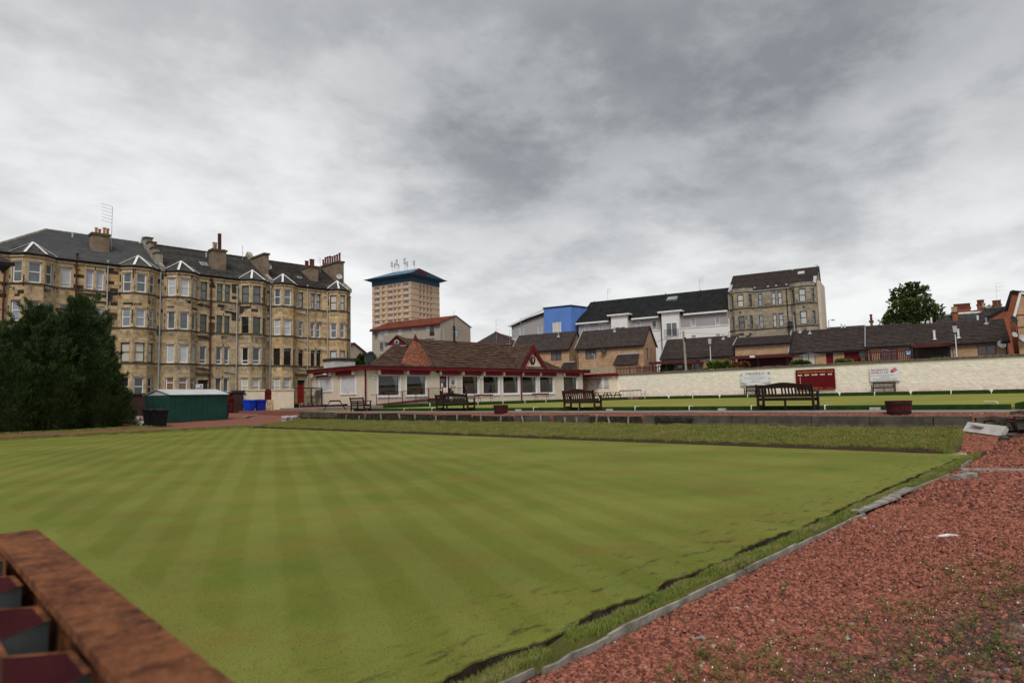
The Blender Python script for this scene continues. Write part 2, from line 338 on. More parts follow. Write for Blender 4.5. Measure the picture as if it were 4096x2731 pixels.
M('rail_paint', (.11, .024, .028), .5, .2, 4); M('wood_fence', (.36, .29, .20), .9, .2, 4); M('fence_maroon', (.085, .026, .026), .7, .2, 4); M('coping', (.135, .115, .09), .95, .35, 4, .5, 20, dirt=.4); M('pebble', (.36, .29, .22), .8, .25, 9, rnd=.5)
M('glass_dark', (.018, .020, .022), .05, .3, .6, spec=.9); M('glass_grey', (.105, .115, .125), .06, .25, .8, spec=.8); M('glass_blind', (.46, .475, .48), .12, .06, 1.5, spec=.6); M('glass_cream', (.52, .49, .42), .12, .06, 1.5, spec=.6); M('glass_lilac', (.36, .37, .45), .1, .06, 1.5, spec=.6); M('glass_board', (.21, .135, .085), .2, .08, 1.5, spec=.5); M('glass_sky', (.26, .285, .32), .05, .12, .5, spec=.9)
# bricks: real size, joints in relief
def brickmat(name, c, mort, var):
    t = NT(name); x = t.xyz(); cb = t.n('ShaderNodeCombineXYZ'); t.l(t.math('ADD', x[0], x[1]), cb.inputs[0]); t.l(x[2], cb.inputs[1])
    b = t.n('ShaderNodeTexBrick'); t.l(cb.outputs[0], b.inputs['Vector']); b.inputs['Scale'].default_value = 1; b.inputs['Brick Width'].default_value = .225; b.inputs['Row Height'].default_value = .075; b.inputs['Mortar Size'].default_value = .006
    b.inputs['Color1'].default_value = (*[v*(1-var) for v in c], 1); b.inputs['Color2'].default_value = (*[v*(1+var) for v in c], 1); b.inputs['Mortar'].default_value = (*mort, 1)
    t.col(t.mix(t.step(t.noise(1.2, 5), .3, .7), b.outputs['Color'], t.mix(1.0, b.outputs['Color'], (.78, .76, .74), 'MULTIPLY'))); t.b.inputs['Roughness'].default_value = .9; t.bump(t.math('SUBTRACT', 1.0, b.outputs['Fac']), .4, .008); MATS[name] = t.m
brickmat('brick_buff', (.46, .285, .165), (.40, .33, .24), .18); brickmat('brick_red', (.30, .088, .045), (.24, .16, .11), .18); brickmat('brick_dark', (.055, .030, .026), (.07, .06, .05), .3); brickmat('brick_white', (.62, .61, .58), (.5, .49, .46), .06)
# weathered blond sandstone: every stone its own tone, soot in clusters and under the string courses
def sandstone(name, base, warm, soot, sootlo, seed):
    t = NT(name); r = t.rnd(); c = t.mix(r, tuple(v*.74 for v in base), tuple(min(1, v*1.16) for v in base))
    c = t.mix(t.step(t.math('FRACT', t.math('MULTIPLY', r, 13.7)), .82, .97), c, warm)
    n1 = t.noise(.22, 5, .65, vec=None); n2 = t.noise(1.4, 7, .7, stretch=(1.3, 1.3, .45)); z = t.xyz()[2]
    # streaks run down from the courses 3.2 m apart
    fr = t.math('FRACT', t.math('DIVIDE', t.math('SUBTRACT', z, 2.3+seed), 3.2)); drip = t.math('MULTIPLY', t.step(fr, .55, 1.0), t.step(n2, .42, .62))
    c = t.mix(t.math('MULTIPLY', drip, .85), c, soot)
    blk = t.math('MULTIPLY', t.step(t.math('ADD', t.math('FRACT', t.math('MULTIPLY', r, 5.3)), t.math('MULTIPLY', t.step(n1, .40, .66), .55)), sootlo, sootlo+.12), t.step(z, 3.5, 11.0))
    c = t.mix(t.math('MULTIPLY', blk, .93), c, tuple(v*.36 for v in soot))
    c = t.mix(t.math('MULTIPLY', t.step(t.noise(3.0, 8, .7), .5, .72), .45), c, soot)
    t.col(c); t.b.inputs['Roughness'].default_value = .92; t.b.inputs['Specular IOR Level'].default_value = .08; t.bump(t.noise(22, 6, .65), .35, .02); MATS[name] = t.m
sandstone('sandstone_a', (.52, .385, .225), (.54, .34, .14), (.060, .050, .038), .84, 0); sandstone('sandstone_b', (.48, .37, .24), (.50, .36, .19), (.060, .051, .040), .92, 0); sandstone('sandstone_c', (.60, .43, .235), (.60, .37, .15), (.10, .078, .052), 1.22, 0); sandstone('sandstone_d', (.34, .29, .215), (.42, .29, .15), (.10, .088, .07), 1.30, 0)
# mown bowling turf
def turf(name, stripes, c1, c2):
    t = NT(name); x = t.xyz(); a = R_(64.5)
    w = t.math('SUBTRACT', t.math('MULTIPLY', x[0], math.sin(a)), t.math('MULTIPLY', x[1], math.cos(a)))
    w = t.math('ADD', w, t.math('MULTIPLY', t.math('SUBTRACT', t.noise(.35, 2), .5), .22))
    f = t.math('FRACT', t.math('DIVIDE', t.math('SUBTRACT', w, .05), .645))
    st = t.math('SUBTRACT', t.step(f, 0, .16), t.step(f, .50, .66))          # 1 where the mower ran away from the viewer
    st = t.math('MULTIPLY', t.math('MULTIPLY', st, t.step(x[0], 1.80, 1.86)), t.math('MULTIPLY', t.math('SUBTRACT', 1.15, t.step(w, 2.0, 8.0)), t.math('ADD', .55, t.math('MULTIPLY', t.noise(.5, 3), .9))))
    c = t.mix(t.math('MULTIPLY', st, stripes), c1, c2)
    br = t.step(t.noise(.9, 6, .65, stretch=(1, .8, 1)), .46, .70); c = t.mix(t.math('MULTIPLY', br, .55), c, (.215, .155, .045))
    gr = t.step(t.noise(.55, 5, .6), .52, .75); c = t.mix(t.math('MULTIPLY', gr, .45), c, (.100, .165, .026))
    c = t.mix(t.step(t.noise(.30, 4, .6), .36, .66), t.mix(1.0, c, (.88, .90, .86), 'MULTIPLY'), t.mix(1.0, c, (1.13, 1.10, 1.12), 'MULTIPLY'))
    if stripes > .1:
        ed = t.math('SUBTRACT', 1.0, t.step(x[1], 2.9, 4.1)); wr = t.math('MULTIPLY', ed, t.step(t.noise(5, 6, .7, stretch=(.6, 1.4, 1)), .52, .68)); c = t.mix(t.math('MULTIPLY', wr, .8), c, (.050, .046, .026))
        c = t.mix(t.math('MULTIPLY', t.step(t.noise(1.7, 8, .75), .64, .74), .5), c, (.075, .065, .03))
    fine = t.noise(75, 5, .75); c = t.mix(t.math('MULTIPLY', t.step(fine, .35, .68), .75), c, t.mix(1.0, c, (.58, .62, .50), 'MULTIPLY')); c = t.mix(t.math('MULTIPLY', t.step(t.noise(11, 5, .7), .50, .72), .35), c, t.mix(1.0, c, (1.35, 1.22, 1.2), 'MULTIPLY'))
    t.col(c); t.b.inputs['Roughness'].default_value = 1.0; t.b.inputs['Specular IOR Level'].default_value = .03; t.bump(fine, .5, .01); MATS[name] = t.m
turf('turf_lower', .42, (.194, .210, .050), (.145, .162, .027)); turf('turf_upper', .05, (.27, .265, .068), (.22, .21, .05))
def grassmat(name, ca, cb, cc):
    t = NT(name); c = t.mix(t.geo.outputs['Random Per Island'], ca, cb); c = t.mix(t.math('MULTIPLY', t.step(t.noise(1.6, 5, .65), .45, .66), .8), c, cc)
    t.col(c); t.b.inputs['Roughness'].default_value = .8; t.b.inputs['Specular IOR Level'].default_value = .08; MATS[name] = t.m
grassmat('grass_blade', (.115, .165, .028), (.215, .24, .060), (.31, .255, .11)); grassmat('grass_bank', (.125, .155, .032), (.22, .225, .055), (.29, .225, .085)); grassmat('weed_leaf', (.06, .10, .02), (.14, .16, .04), (.20, .15, .05))
def leafmat(name, ca, cb, tr=.0):
    t = NT(name); c = t.mix(t.geo.outputs['Random Per Island'], ca, cb); c = t.mix(t.math('MULTIPLY', t.step(t.noise(.9, 4, .6), .42, .62), .5), c, tuple(v*.55 for v in ca))
    t.col(c); t.b.inputs['Roughness'].default_value = .65; t.b.inputs['Specular IOR Level'].default_value = .10
    MATS[name] = t.m
leafmat('conifer_leaf', (.030, .054, .020), (.090, .130, .050)); leafmat('cypress_leaf', (.026, .046, .013), (.058, .088, .024)); leafmat('tree_leaf', (.050, .082, .022), (.125, .165, .045)); leafmat('shrub_leaf', (.070, .120, .022), (.16, .22, .045)); leafmat('red_leaf', (.20, .035, .03), (.12, .12, .03)); leafmat('fern_leaf', (.045, .085, .018), (.10, .15, .03))
def gravelmat(name, k):
    t = NT(name); v = t.n('ShaderNodeTexVoronoi'); t.l(t.pos, v.inputs['Vector']); v.inputs['Scale'].default_value = k
    s = t.n('ShaderNodeSeparateColor'); t.l(v.outputs['Color'], s.inputs[0])
    c = t.mix(s.outputs[0], (.135, .052, .038), (.315, .125, .088)); c = t.mix(t.step(s.outputs[1], .96, .98), c, (.36, .32, .28)); c = t.mix(t.math('MULTIPLY', t.step(t.noise(.7, 6, .65), .52, .72), .5), c, (.14, .072, .055))
    t.col(c); t.b.inputs['Roughness'].default_value = .95; t.bump(v.outputs['Distance'], .6, .02); MATS[name] = t.m
gravelmat('gravel_red', 38)
t = NT('stone_chip'); r = t.rnd(); x = t.xyz()
c = t.mix(r, (.100, .036, .026), (.40, .150, .100)); c = t.mix(t.step(t.math('FRACT', t.math('MULTIPLY', r, 9.1)), .990, .996), c, (.36, .33, .30))
gy = t.math('MULTIPLY', t.step(t.math('SUBTRACT', 3.2, t.math('ADD', x[1], t.math('MULTIPLY', x[0], .26))), .3, 1.5), t.step(t.noise(.9, 6, .65), .34, .56))
c = t.mix(t.math('MULTIPLY', gy, t.step(t.math('FRACT', t.math('MULTIPLY', r, 17.3)), .28, .42)), c, (.050, .046, .046)); c = t.mix(t.math('MULTIPLY', t.math('MULTIPLY', t.step(t.noise(1.3, 5, .6), .56, .66), .6), t.step(t.math('SUBTRACT', 3.2, t.math('ADD', x[1], t.math('MULTIPLY', x[0], .26))), .3, 1.2)), c, (.29, .24, .185)); c = t.mix(t.math('MULTIPLY', t.step(t.noise(60, 3), .4, .8), .3), c, t.mix(1.0, c, (.6, .6, .6), 'MULTIPLY'))
t.col(c); t.b.inputs['Roughness'].default_value = .9; t.b.inputs['Specular IOR Level'].default_value = .10; MATS['stone_chip'] = t.m
t = NT('earth_red'); gy = t.step(t.noise(.8, 6, .65), .4, .62); t.col(t.mix(gy, (.120, .042, .029), (.062, .043, .036))); t.b.inputs['Roughness'].default_value = 1; t.bump(t.noise(40, 6, .7), .8, .03); MATS['earth_red'] = t.m
# rust on old paint
t = NT('rust_rail'); a = t.noise(22, 9, .75); b = t.noise(60, 6, .7)
c = t.mix(t.step(a, .34, .62), (.085, .028, .018), (.30, .115, .048)); c = t.mix(t.step(b, .58, .72), c, (.34, .20, .12)); c = t.mix(t.math('MULTIPLY', t.step(t.noise(9, 6, .7), .52, .66), .75), c, (.095, .034, .028)); c = t.mix(t.math('MULTIPLY', t.step(t.noise(7, 3), .64, .72), .5), c, (.16, .14, .04))
t.col(c); t.b.inputs['Roughness'].default_value = .85; t.bump(t.math('ADD', a, b), .9, .012); MATS['rust_rail'] = t.m
t = NT('fence_paint'); c = t.mix(t.step(t.noise(6, 6, .6), .4, .7), (.050, .012, .016), (.085, .020, .024)); c = t.mix(t.step(t.noise(11, 3), .66, .70), c, (.34, .006, .008)); c = t.mix(t.step(t.noise(15, 4), .68, .74), c, (.02, .018, .018)); t.col(c); t.b.inputs['Roughness'].default_value = .45; MATS['fence_paint'] = t.m
M('zinc', (.22, .25, .245), .5, .2, 12)
# clear glazing for the clubhouse windows
t = NT('glazing'); tr = t.n('ShaderNodeBsdfTransparent'); tr.inputs[0].default_value = (.86, .90, .89, 1); gl = t.n('ShaderNodeBsdfGlossy'); gl.inputs['Roughness'].default_value = .02
fz = t.n('ShaderNodeFresnel'); fz.inputs[0].default_value = 1.7; ms = t.n('ShaderNodeMixShader'); t.l(fz.outputs[0], ms.inputs[0]); t.l(tr.outputs[0], ms.inputs[1]); t.l(gl.outputs[0], ms.inputs[2])
t.l(ms.outputs[0], t.t.nodes['Material Output'].inputs[0]); MATS['glazing'] = t.m
t = NT('whitewash'); c = t.mix(t.step(t.noise(1.6, 7, .65), .35, .7), (.76, .70, .585), (.86, .80, .69)); c = t.mix(t.math('MULTIPLY', t.math('SUBTRACT', 1.0, t.step(t.xyz()[2], 1.15, 1.7)), t.step(t.noise(3, 5), .35, .65)), c, (.68, .56, .48)); c = t.mix(t.math('MULTIPLY', t.step(t.noise(7, 6, .7), .62, .74), .3), c, (.44, .37, .28))
t.col(c); t.b.inputs['Roughness'].default_value = .92; t.bump(t.noise(9, 6, .7), .3, .04); MATS['whitewash'] = t.m
t = NT('turf_rough'); x = t.xyz(); c = t.mix(t.step(t.noise(2.2, 6, .65), .35, .68), (.075, .085, .020), (.155, .135, .042))
end = t.math('SUBTRACT', 1.0, t.step(t.math('SUBTRACT', x[1], t.math('MULTIPLY', t.noise(3, 4), .25)), 2.86, 3.02)); end = t.math('MULTIPLY', end, t.step(x[0], 17.0, 17.1)); c = t.mix(end, c, (.060, .038, .027))
lip = t.math('SUBTRACT', 1.0, t.step(t.math('ABSOLUTE', t.math('SUBTRACT', t.math('ADD', x[0], t.math('MULTIPLY', t.noise(4, 4), .12)), 17.20)), .045, .085))
c = t.mix(lip, c, (.050, .033, .023)); t.col(c); t.b.inputs['Roughness'].default_value = .98; t.bump(t.noise(30, 6, .7), .6, .03); MATS['turf_rough'] = t.m
# ------------------------------------------------------------------ ground and greens
nr = np.random.RandomState(3)
def vnoise(x, y, seed=0):
    """cheap smooth value noise for modelling"""
    r = np.random.RandomState(seed).rand(257); xi = np.floor(x).astype(int); yi = np.floor(y).astype(int); fx = x-xi; fy = y-yi; fx = fx*fx*(3-2*fx); fy = fy*fy*(3-2*fy)
    h = lambda a, b: r[(a*73+b*151+(a*b) % 19) % 257]
    return (h(xi, yi)*(1-fx)+h(xi+1, yi)*fx)*(1-fy)+(h(xi, yi+1)*(1-fx)+h(xi+1, yi+1)*fx)*fy
def grid(name, xs, ys, zf, mat):
    X, Y = np.meshgrid(xs, ys, indexing='ij'); Z = zf(X, Y); n, m = X.shape; V = np.stack([X, Y, Z], -1).reshape(-1, 3); i = np.arange(n*m).reshape(n, m)
    F = np.stack([i[:-1, :-1], i[1:, :-1], i[1:, 1:], i[:-1, 1:]], -1).reshape(-1, 4); return npmesh(name, V, F, mat)
struct(MB().quad((-1500, -1500, -.3), (2500, -1500, -.3), (2500, 2500, -.3), (-1500, 2500, -.3)).build('ground', 'soil'))
# lower green: level turf, a ragged cut edge of bare soil down to the ditch along the near verge
def cut(x): return 2.79+(vnoise(x*3, x*0, 1)-.5)*.09+(vnoise(x*14, x*0, 2)-.5)*.04
xs = np.linspace(-4, 17.15, 620); o = grid('lower_green', xs, np.concatenate([[0, .012, .05], np.linspace(.3, 35.8, 24)]), lambda X, Y: np.where(Y < .01, -.012, 0.0), 'turf_lower'); me = o.data
co = np.empty(len(me.vertices)*3, np.float32); me.vertices.foreach_get('co', co); co = co.reshape(-1, 3); co[:, 1] = np.where(co[:, 1] < .2, cut(co[:, 0]), 2.79)+co[:, 1]; me.vertices.foreach_set('co', co.ravel()); struct(o)
sk_ = grid('cut_edge', xs, np.array([0, .5, 1.0]), lambda X, Y: X*0, 'soil'); co = np.empty(len(sk_.data.vertices)*3, np.float32); sk_.data.vertices.foreach_get('co', co); co = co.reshape(-1, 3); v_ = co[:, 1].copy(); co[:, 2] = -.005-.12*v_; co[:, 1] = cut(co[:, 0])+.003-.02*v_*vnoise(co[:, 0]*20, v_*5, 30); sk_.data.vertices.foreach_set('co', co.ravel()); struct(sk_)
struct(MB().box(-6, 20.2, 2.2, 39.2, -.28, -.115).build('ditch_soil', 'soil'))
def verge_z(X, Y): return -.002+.035*np.clip((2.70-Y)/.2, 0, 1)+.045*(vnoise(X*5, Y*5, 4)-.5)-.09*np.clip((Y-2.68)/.04, 0, 1)-.14*np.clip((2.495-Y)/.03, 0, 1)
struct(grid('grass_verge', np.linspace(-2, 17.9, 420), np.concatenate([[2.40, 2.465], np.linspace(2.495, 2.68, 8), [2.70, 2.73]]), verge_z, 'turf_rough'))
def path_z(X, Y): return -.02+.03*(vnoise(X*.9, Y*.9, 5)-.5)+.36*np.clip((X-17.6)/3, 0, 1)
struct(grid('gravel_path', np.linspace(-3, 26, 180), np.concatenate([np.linspace(-26, 2.40, 160), [2.48]]), path_z, 'earth_red'))
# left of the green: lip of grass, red gravel, yard rising to the tenements
struct(grid('far_verge', np.linspace(-12, 17.4, 200), np.array([38.5, 38.56, 38.6, 38.75, 39.0, 39.35]), lambda X, Y: -.14*np.clip((38.6-Y)/.08, 0, 1)+.06+.05*np.clip((Y-38.62)/.2, 0, 1)+.04*(vnoise(X*2, Y*2, 6)-.5), 'turf_rough'))
struct(grid('yard', np.linspace(-60, 33, 120), np.concatenate([[39.3], np.linspace(39.4, 66, 90)]), lambda X, Y: .10+np.clip(Y-39.4, 0, 30)*.030+.03*(vnoise(X*.7, Y*.7, 8)-.5), 'gravel_red'))
struct(MB().box(-80, 45, 59.1, 140, -.2, 1.28).build('back_court', 'soil'))
# bank with the retaining wall above it
def bank_z(X, Y):
    e = np.clip((Y-2.72-.05*(X-17.2)-.15*vnoise(X*2, X*0, 26))/.55, 0, 1); e = e*e*(3-2*e); s = np.clip((X-17.2)/3.1, 0, 1)
    return e*(np.clip(X-17.12, 0, .08)*1.3+.30*s+.06*(vnoise(X*1.5, Y*1.5, 9)-.5)*np.clip((X-17.2)*3, 0, 1)+.045*(vnoise(X*6, Y*6, 10)-.5))+(1-e)*(-.09+.34*np.clip((X-17.6)/2.8, 0, 1))
o = grid('grass_bank', np.concatenate([[17.12, 17.14, 17.17, 17.20, 17.25], np.linspace(17.4, 20.42, 24)]), np.concatenate([np.linspace(2.6, 4.2, 40), np.linspace(4.3, 38.6, 260)]), bank_z, 'turf_rough')
co = np.empty(len(o.data.vertices)*3, np.float32); o.data.vertices.foreach_get('co', co); co = co.reshape(-1, 3); k = co[:, 0] < 17.22; co[k, 0] += (vnoise(co[k, 1]*4, co[k, 1]*0, 28)-.5)*.06; o.data.vertices.foreach_set('co', co.ravel()); struct(o)
struct(grid('corner_gravel', np.linspace(17.45, 20.45, 24), np.linspace(2.45, 3.6, 16), lambda X, Y: -.05+.36*np.clip((X-17.6)/2.8, 0, 1)+.02*(vnoise(X*4, Y*4, 29)-.5), 'gravel_red'))
# terrace that carries the upper green
tp = [(20.44, -.2), (20.44, .58), (20.6, .665), (21.3, .765), (22.9, .793), (67.7, .80), (67.7, -.2)]
struct(MB().prism([(x, -40, z) for x, z in tp], (0, 79.2, 0)).build('terrace_ground', 'gravel_red'))
struct(MB().box(24.3, 70, 39.21, 62, -.2, .797).build('club_ground', 'gravel_red'))
def pathz(X, Y): return .782+(X-21.3)*.013+.010*(vnoise(X*3, Y*.8, 11)-.5)
struct(grid('concrete_path', np.linspace(21.3, 22.85, 8), np.linspace(-38, 39, 300), pathz, 'concrete_path'))
struct(MB().box(23.3, 65.8, 2.75, 43.6, .79, .812).build('upper_green', 'turf_upper'))
struct(MB().box(24.6, 67.4, 44.1, 49.99, .79, 1.0).build('club_apron', 'concrete_path'))
struct(MB().box(66.3, 67.6, -38, 49, .79, 1.14).build('wall_strip', 'gravel_red'))
def bankstrip(name, a, b, w, h, z0):
    a = Vector(a); b = Vector(b); d = (b-a).normalized(); n = Vector((-d.y, d.x, 0)); L = (b-a).length; mb = MB(); pr = [(-w/2, 0), (-w/2, h*.86), (-w*.36, h), (w*.36, h), (w/2, h*.86), (w/2, 0)]
    mb.prism([a+n*p+Vector((0, 0, z0+q)) for p, q in pr], b-a); return struct(mb.build(name, 'astro'))
bankstrip('ditch_bank', (23.3, 2.60, 0), (23.3, 31, 0), .36, .15, .80); bankstrip('ditch_bank', (23.45, 31.02, 0), (23.45, 37.0, 0), .36, .15, .80); bankstrip('ditch_bank', (23.65, 2.36, 0), (66, 3.0, 0), .36, .18, .80)
bankstrip('ditch_bank', (66.0, -38, 0), (66.0, 42.6, 0), .45, .33, .81); bankstrip('ditch_bank', (30.5, 43.85, 0), (65.2, 43.85, 0), .45, .30, .80)
struct(MB().box(68.0, 420, -120, 420, -.2, 3.45).build('upper_street', 'concrete_path'))
# ------------------------------------------------------------------ grass, gravel chips, weeds
def blades(name, P, h, w, mat, lean=.5, seed=0, curve=True):
    r = np.random.RandomState(seed); n = len(P); a = r.rand(n)*2*np.pi; d = np.stack([np.cos(a), np.sin(a), 0*a], 1); H = h*(.5+r.rand(n))[:, None]; ww = (w*(.6+.8*r.rand(n)))[:, None]
    b = r.rand(n)*2*np.pi; ln = np.stack([np.cos(b), np.sin(b), 0*b], 1)*(lean*r.rand(n))[:, None]*H; up = np.array([0, 0, 1.0])
    m = P+ln*.35+up*H*.55; t = P+ln+up*H*(1-.3*(lean*.5))
    V = np.stack([P-d*ww, P+d*ww, m+d*ww*.7, m-d*ww*.7, t], 1).reshape(-1, 3); i = np.arange(n)[:, None]*5
    F = np.concatenate([i+np.array([0, 1, 2]), i+np.array([0, 2, 3]), i+np.array([3, 2, 4])], 1).reshape(-1, 3)
    return stuff(npmesh(name, V, F, mat))
n = 75000; u = nr.rand(n); X = 1.2+16.2*u**1.9; Y = 2.49+(.175+.05*vnoise(X*2.5, X*0, 20))*nr.rand(n); d = vnoise(X*3, Y*6, 21); k = d > .13; X, Y, d = X[k], Y[k], d[k]
tag(blades('verge_grass', np.stack([X, Y, verge_z(X, Y)-.004], 1), .036, .0022, 'grass_blade', .75, 1), 'rough strip of grass between the timber edging boards and the bowling green', 'grass')
n = 3000; X = 2+15*nr.rand(n)**1.5; Y = cut(X)-.004+.02*nr.rand(n); tag(blades('edge_grass', np.stack([X, Y, X*0-.012], 1), .022, .0016, 'grass_blade', 1.2, 2), 'ragged grass overhanging the cut edge of the lower green', 'grass')
n = 110000; dd = 2.6+6.5*nr.rand(n)**1.5; an = YAW-.45+1.1*nr.rand(n); X = dd*np.cos(an); Y = dd*np.sin(an); k = (Y > 2.83) & (X > .3); X, Y = X[k], Y[k]
tag(blades('green_grass', np.stack([X, Y, X*0-.003], 1), .011, .0013, 'turf_lower', .9, 12), 'short mown turf on the near part of the lower green', 'grass')
n = 150000; X = 17.16+3.2*nr.rand(n)**1.15; Y = 2.9+35.4*nr.rand(n)**1.5; k = (vnoise(X*1.7, Y*1.7, 23) > .16) & (Y > 2.93+.06*(X-17.2)+.22*vnoise(X*3, X*0, 27)); X, Y = X[k], Y[k]
tag(blades('bank_grass', np.stack([X, Y, bank_z(X, Y)-.01], 1), .058, .005, 'grass_bank', 1.1, 3), 'rough grass covering the long sloping bank below the retaining wall', 'grass')
n = 24000; X = -6+23.3*nr.rand(n); Y = 38.64+.7*nr.rand(n); tag(blades('far_verge_grass', np.stack([X, Y, X*0+.08], 1), .08, .008, 'grass_bank', 1.0, 4), 'narrow lip of grass along the far side of the lower green by the yard', 'grass')
n = 16000; X = -4+18*nr.rand(n); Y = 41.4+2.4*nr.rand(n); tag(blades('yard_grass', np.stack([X, Y, .1+(Y-39.4)*.03], 1), .10, .008, 'grass_bank', 1.0, 5), 'thin grass on the ground in front of the big conifers', 'grass')
def chips(name, P, size, mat, seed, flat=.45):
    r = np.random.RandomState(seed); n = len(P); base = np.array([[-1, -1, -1], [1, -1, -1], [1, 1, -1], [-1, 1, -1], [-1, -1, 1], [1, -1, 1], [1, 1, 1], [-1, 1, 1]], float)
    C = base[None]*(1+.55*(r.rand(n, 8, 3)-.5)); C[:, 4:, :2] *= (.55+.4*r.rand(n, 1, 1)); C *= (size*(.55+.9*r.rand(n)**1.6))[:, None, None]*np.stack([.55+.5*r.rand(n), .4+.4*r.rand(n), flat*(.5+.7*r.rand(n))], 1)[:, None, :]
    a = r.rand(n)*2*np.pi; b = (r.rand(n)-.5)*1.3; ca, sa, cb, sb = np.cos(a), np.sin(a), np.cos(b), np.sin(b); x, y, z = C[..., 0], C[..., 1], C[..., 2]
    y2 = y*cb[:, None]-z*sb[:, None]; z2 = y*sb[:, None]+z*cb[:, None]; C = np.stack([x*ca[:, None]-y2*sa[:, None], x*sa[:, None]+y2*ca[:, None], z2], -1)+P[:, None, :]
    i = np.arange(n)[:, None, None]*8; F = (i+np.array(MB.BF[1:])[None]).reshape(-1, 4); return stuff(npmesh(name, C.reshape(-1, 3), F, mat))
def in_view(X, Y, n_keep=None):
    a = np.arctan2(Y, X)-YAW; return (a < .62) & (a > -.76)
n = 230000; dd = 2.0+7.8*nr.rand(n)**1.3; an = YAW-.78+1.2*nr.rand(n); X = dd*np.cos(an); Y = dd*np.sin(an); k = (Y < 2.42) & (X > .4); X, Y = X[k], Y[k]; Z = path_z(X, Y)+.006+.012*nr.rand(len(X))
tag(chips('gravel_chips', np.stack([X, Y, Z], 1), .0145, 'stone_chip', 5), 'loose red stone chips mixed with dark grit beside the lower green', 'gravel')
n = 60000; X = 8+12.5*nr.rand(n); Y = 2.42-11*nr.rand(n); k = in_view(X, Y); X, Y = X[k], Y[k]; Z = path_z(X, Y)+.012
X2 = 17.75+2.7*nr.rand(5000); Y2 = 2.45+.75*nr.rand(5000); X, Y, Z = np.concatenate([X, X2]), np.concatenate([Y, Y2]), np.concatenate([Z, -.03+.36*np.clip((X2-17.6)/2.8, 0, 1)])
tag(chips('path_gravel', np.stack([X, Y, Z], 1), .026, 'stone_chip', 6), 'red stone chips on the path that leads up to the broken end of the wall', 'gravel')
n = 26000; X = 20.5+.85*nr.rand(n); Y = 2.2+36*nr.rand(n)**1.4; Z = .648+(X-20.5)*.135
tag(chips('terrace_gravel', np.stack([X, Y, Z], 1), .030, 'gravel_red', 7), 'strip of red stone chips along the top of the retaining wall', 'gravel')
n = 1300; X = 16.95+.75*nr.rand(n); Y = 2.74+.32*nr.rand(n)+.15*(X-16.9); tag(chips('corner_pebbles', np.stack([X, Y, -.08+.06*nr.rand(n)], 1), .026, 'pebble', 8, .8), 'pale pebbles heaped in the corner of the ditch', 'pebbles')
def weeds(name, pts, hs, mat='weed_leaf', seed=0):
    r = np.random.RandomState(seed); P = []; V = []; F = []
    for (x, y, z), h in zip(pts, hs):
        for _s in range(r.randint(2, 5)):
            tip = np.array([x+(r.rand()-.5)*h*.7, y+(r.rand()-.5)*h*.7, z+h*(.6+.5*r.rand())]); b = np.array([x, y, z]); w = np.array([.0014, .0014, 0])
            k = len(V); V += [b-w, b+w, tip]; F.append((k, k+1, k+2))
            for q in range(r.randint(5, 10)):
                s = .15+.85*r.rand(); c = b+(tip-b)*s; a = r.rand()*6.28; L = h*.13*(.5+r.rand()); d = np.array([np.cos(a), np.sin(a), .4])*L; e = np.array([-np.sin(a), np.cos(a), 0])*L*.28
                k = len(V); V += [c, c+d*.5+e, c+d, c+d*.5-e]; F += [(k, k+1, k+2), (k, k+2, k+3)]
    return npmesh(name, np.array(V), np.array(F), mat, None, tuple(pts[0]) if len(pts) == 1 else (0, 0, 0))
n = 3200; dd = 2.4+5.5*nr.rand(n); an = YAW-.76+.75*nr.rand(n); X = dd*np.cos(an); Y = dd*np.sin(an); k = (Y < 2.1) & ((3.2-Y-.26*X) > .05+.95*vnoise(X*1.1, Y*1.1, 31)-.6*(nr.rand(n) > .95)); X, Y = X[k], Y[k]
tag(stuff(weeds('seeding_weeds', [(a, b, -.03) for a, b in zip(X, Y)], .05+.10*nr.rand(len(X)), seed=3)), 'thin straggling weeds scattered over the dark part of the gravel', 'weeds')
fl = []
for a, b in zip(X, Y):
    for q in range(int(nr.rand() < .3)): fl.append((a+(nr.rand()-.5)*.06, b+(nr.rand()-.5)*.06, .02+.06*nr.rand()))
tag(chips('weed_flowers', np.array(fl), .0034, 'curtain', 9, 1.0), 'tiny white seed heads on the weeds in the gravel', 'flowers')
for i, (x, y, h, lb) in enumerate([(2600, 2440, .22, 'bushy green weed standing alone in clean red chips beside an edging board'), (2723, 2540, .20, 'leafy weed growing in bare red chips away from the boards'), (2980, 2300, .24, 'tall weed with white seed heads leaning over the timber edging'), (3120, 2390, .22, 'upright weed at the edge of the dark gritty gravel'), (2520, 2580, .16, 'small weed rooted against the foot of an edging board')]):
    p = atz(x, y, -.02); tag(weeds('weed_plant', [(p.x, p.y, -.03)], [h], seed=40+i), lb, 'weed')
n = 900; Y = np.array([26+5*nr.rand() if nr.rand() < .6 else 20+18*nr.rand() for _ in range(260)]); tag(stuff(weeds('wall_foot_weeds', [(20.1+.2*nr.rand(), y, .32) for y in Y], .12+.22*nr.rand(260), 'fern_leaf', 5)), 'green weeds growing along the foot of the rotten timber wall', 'weeds')
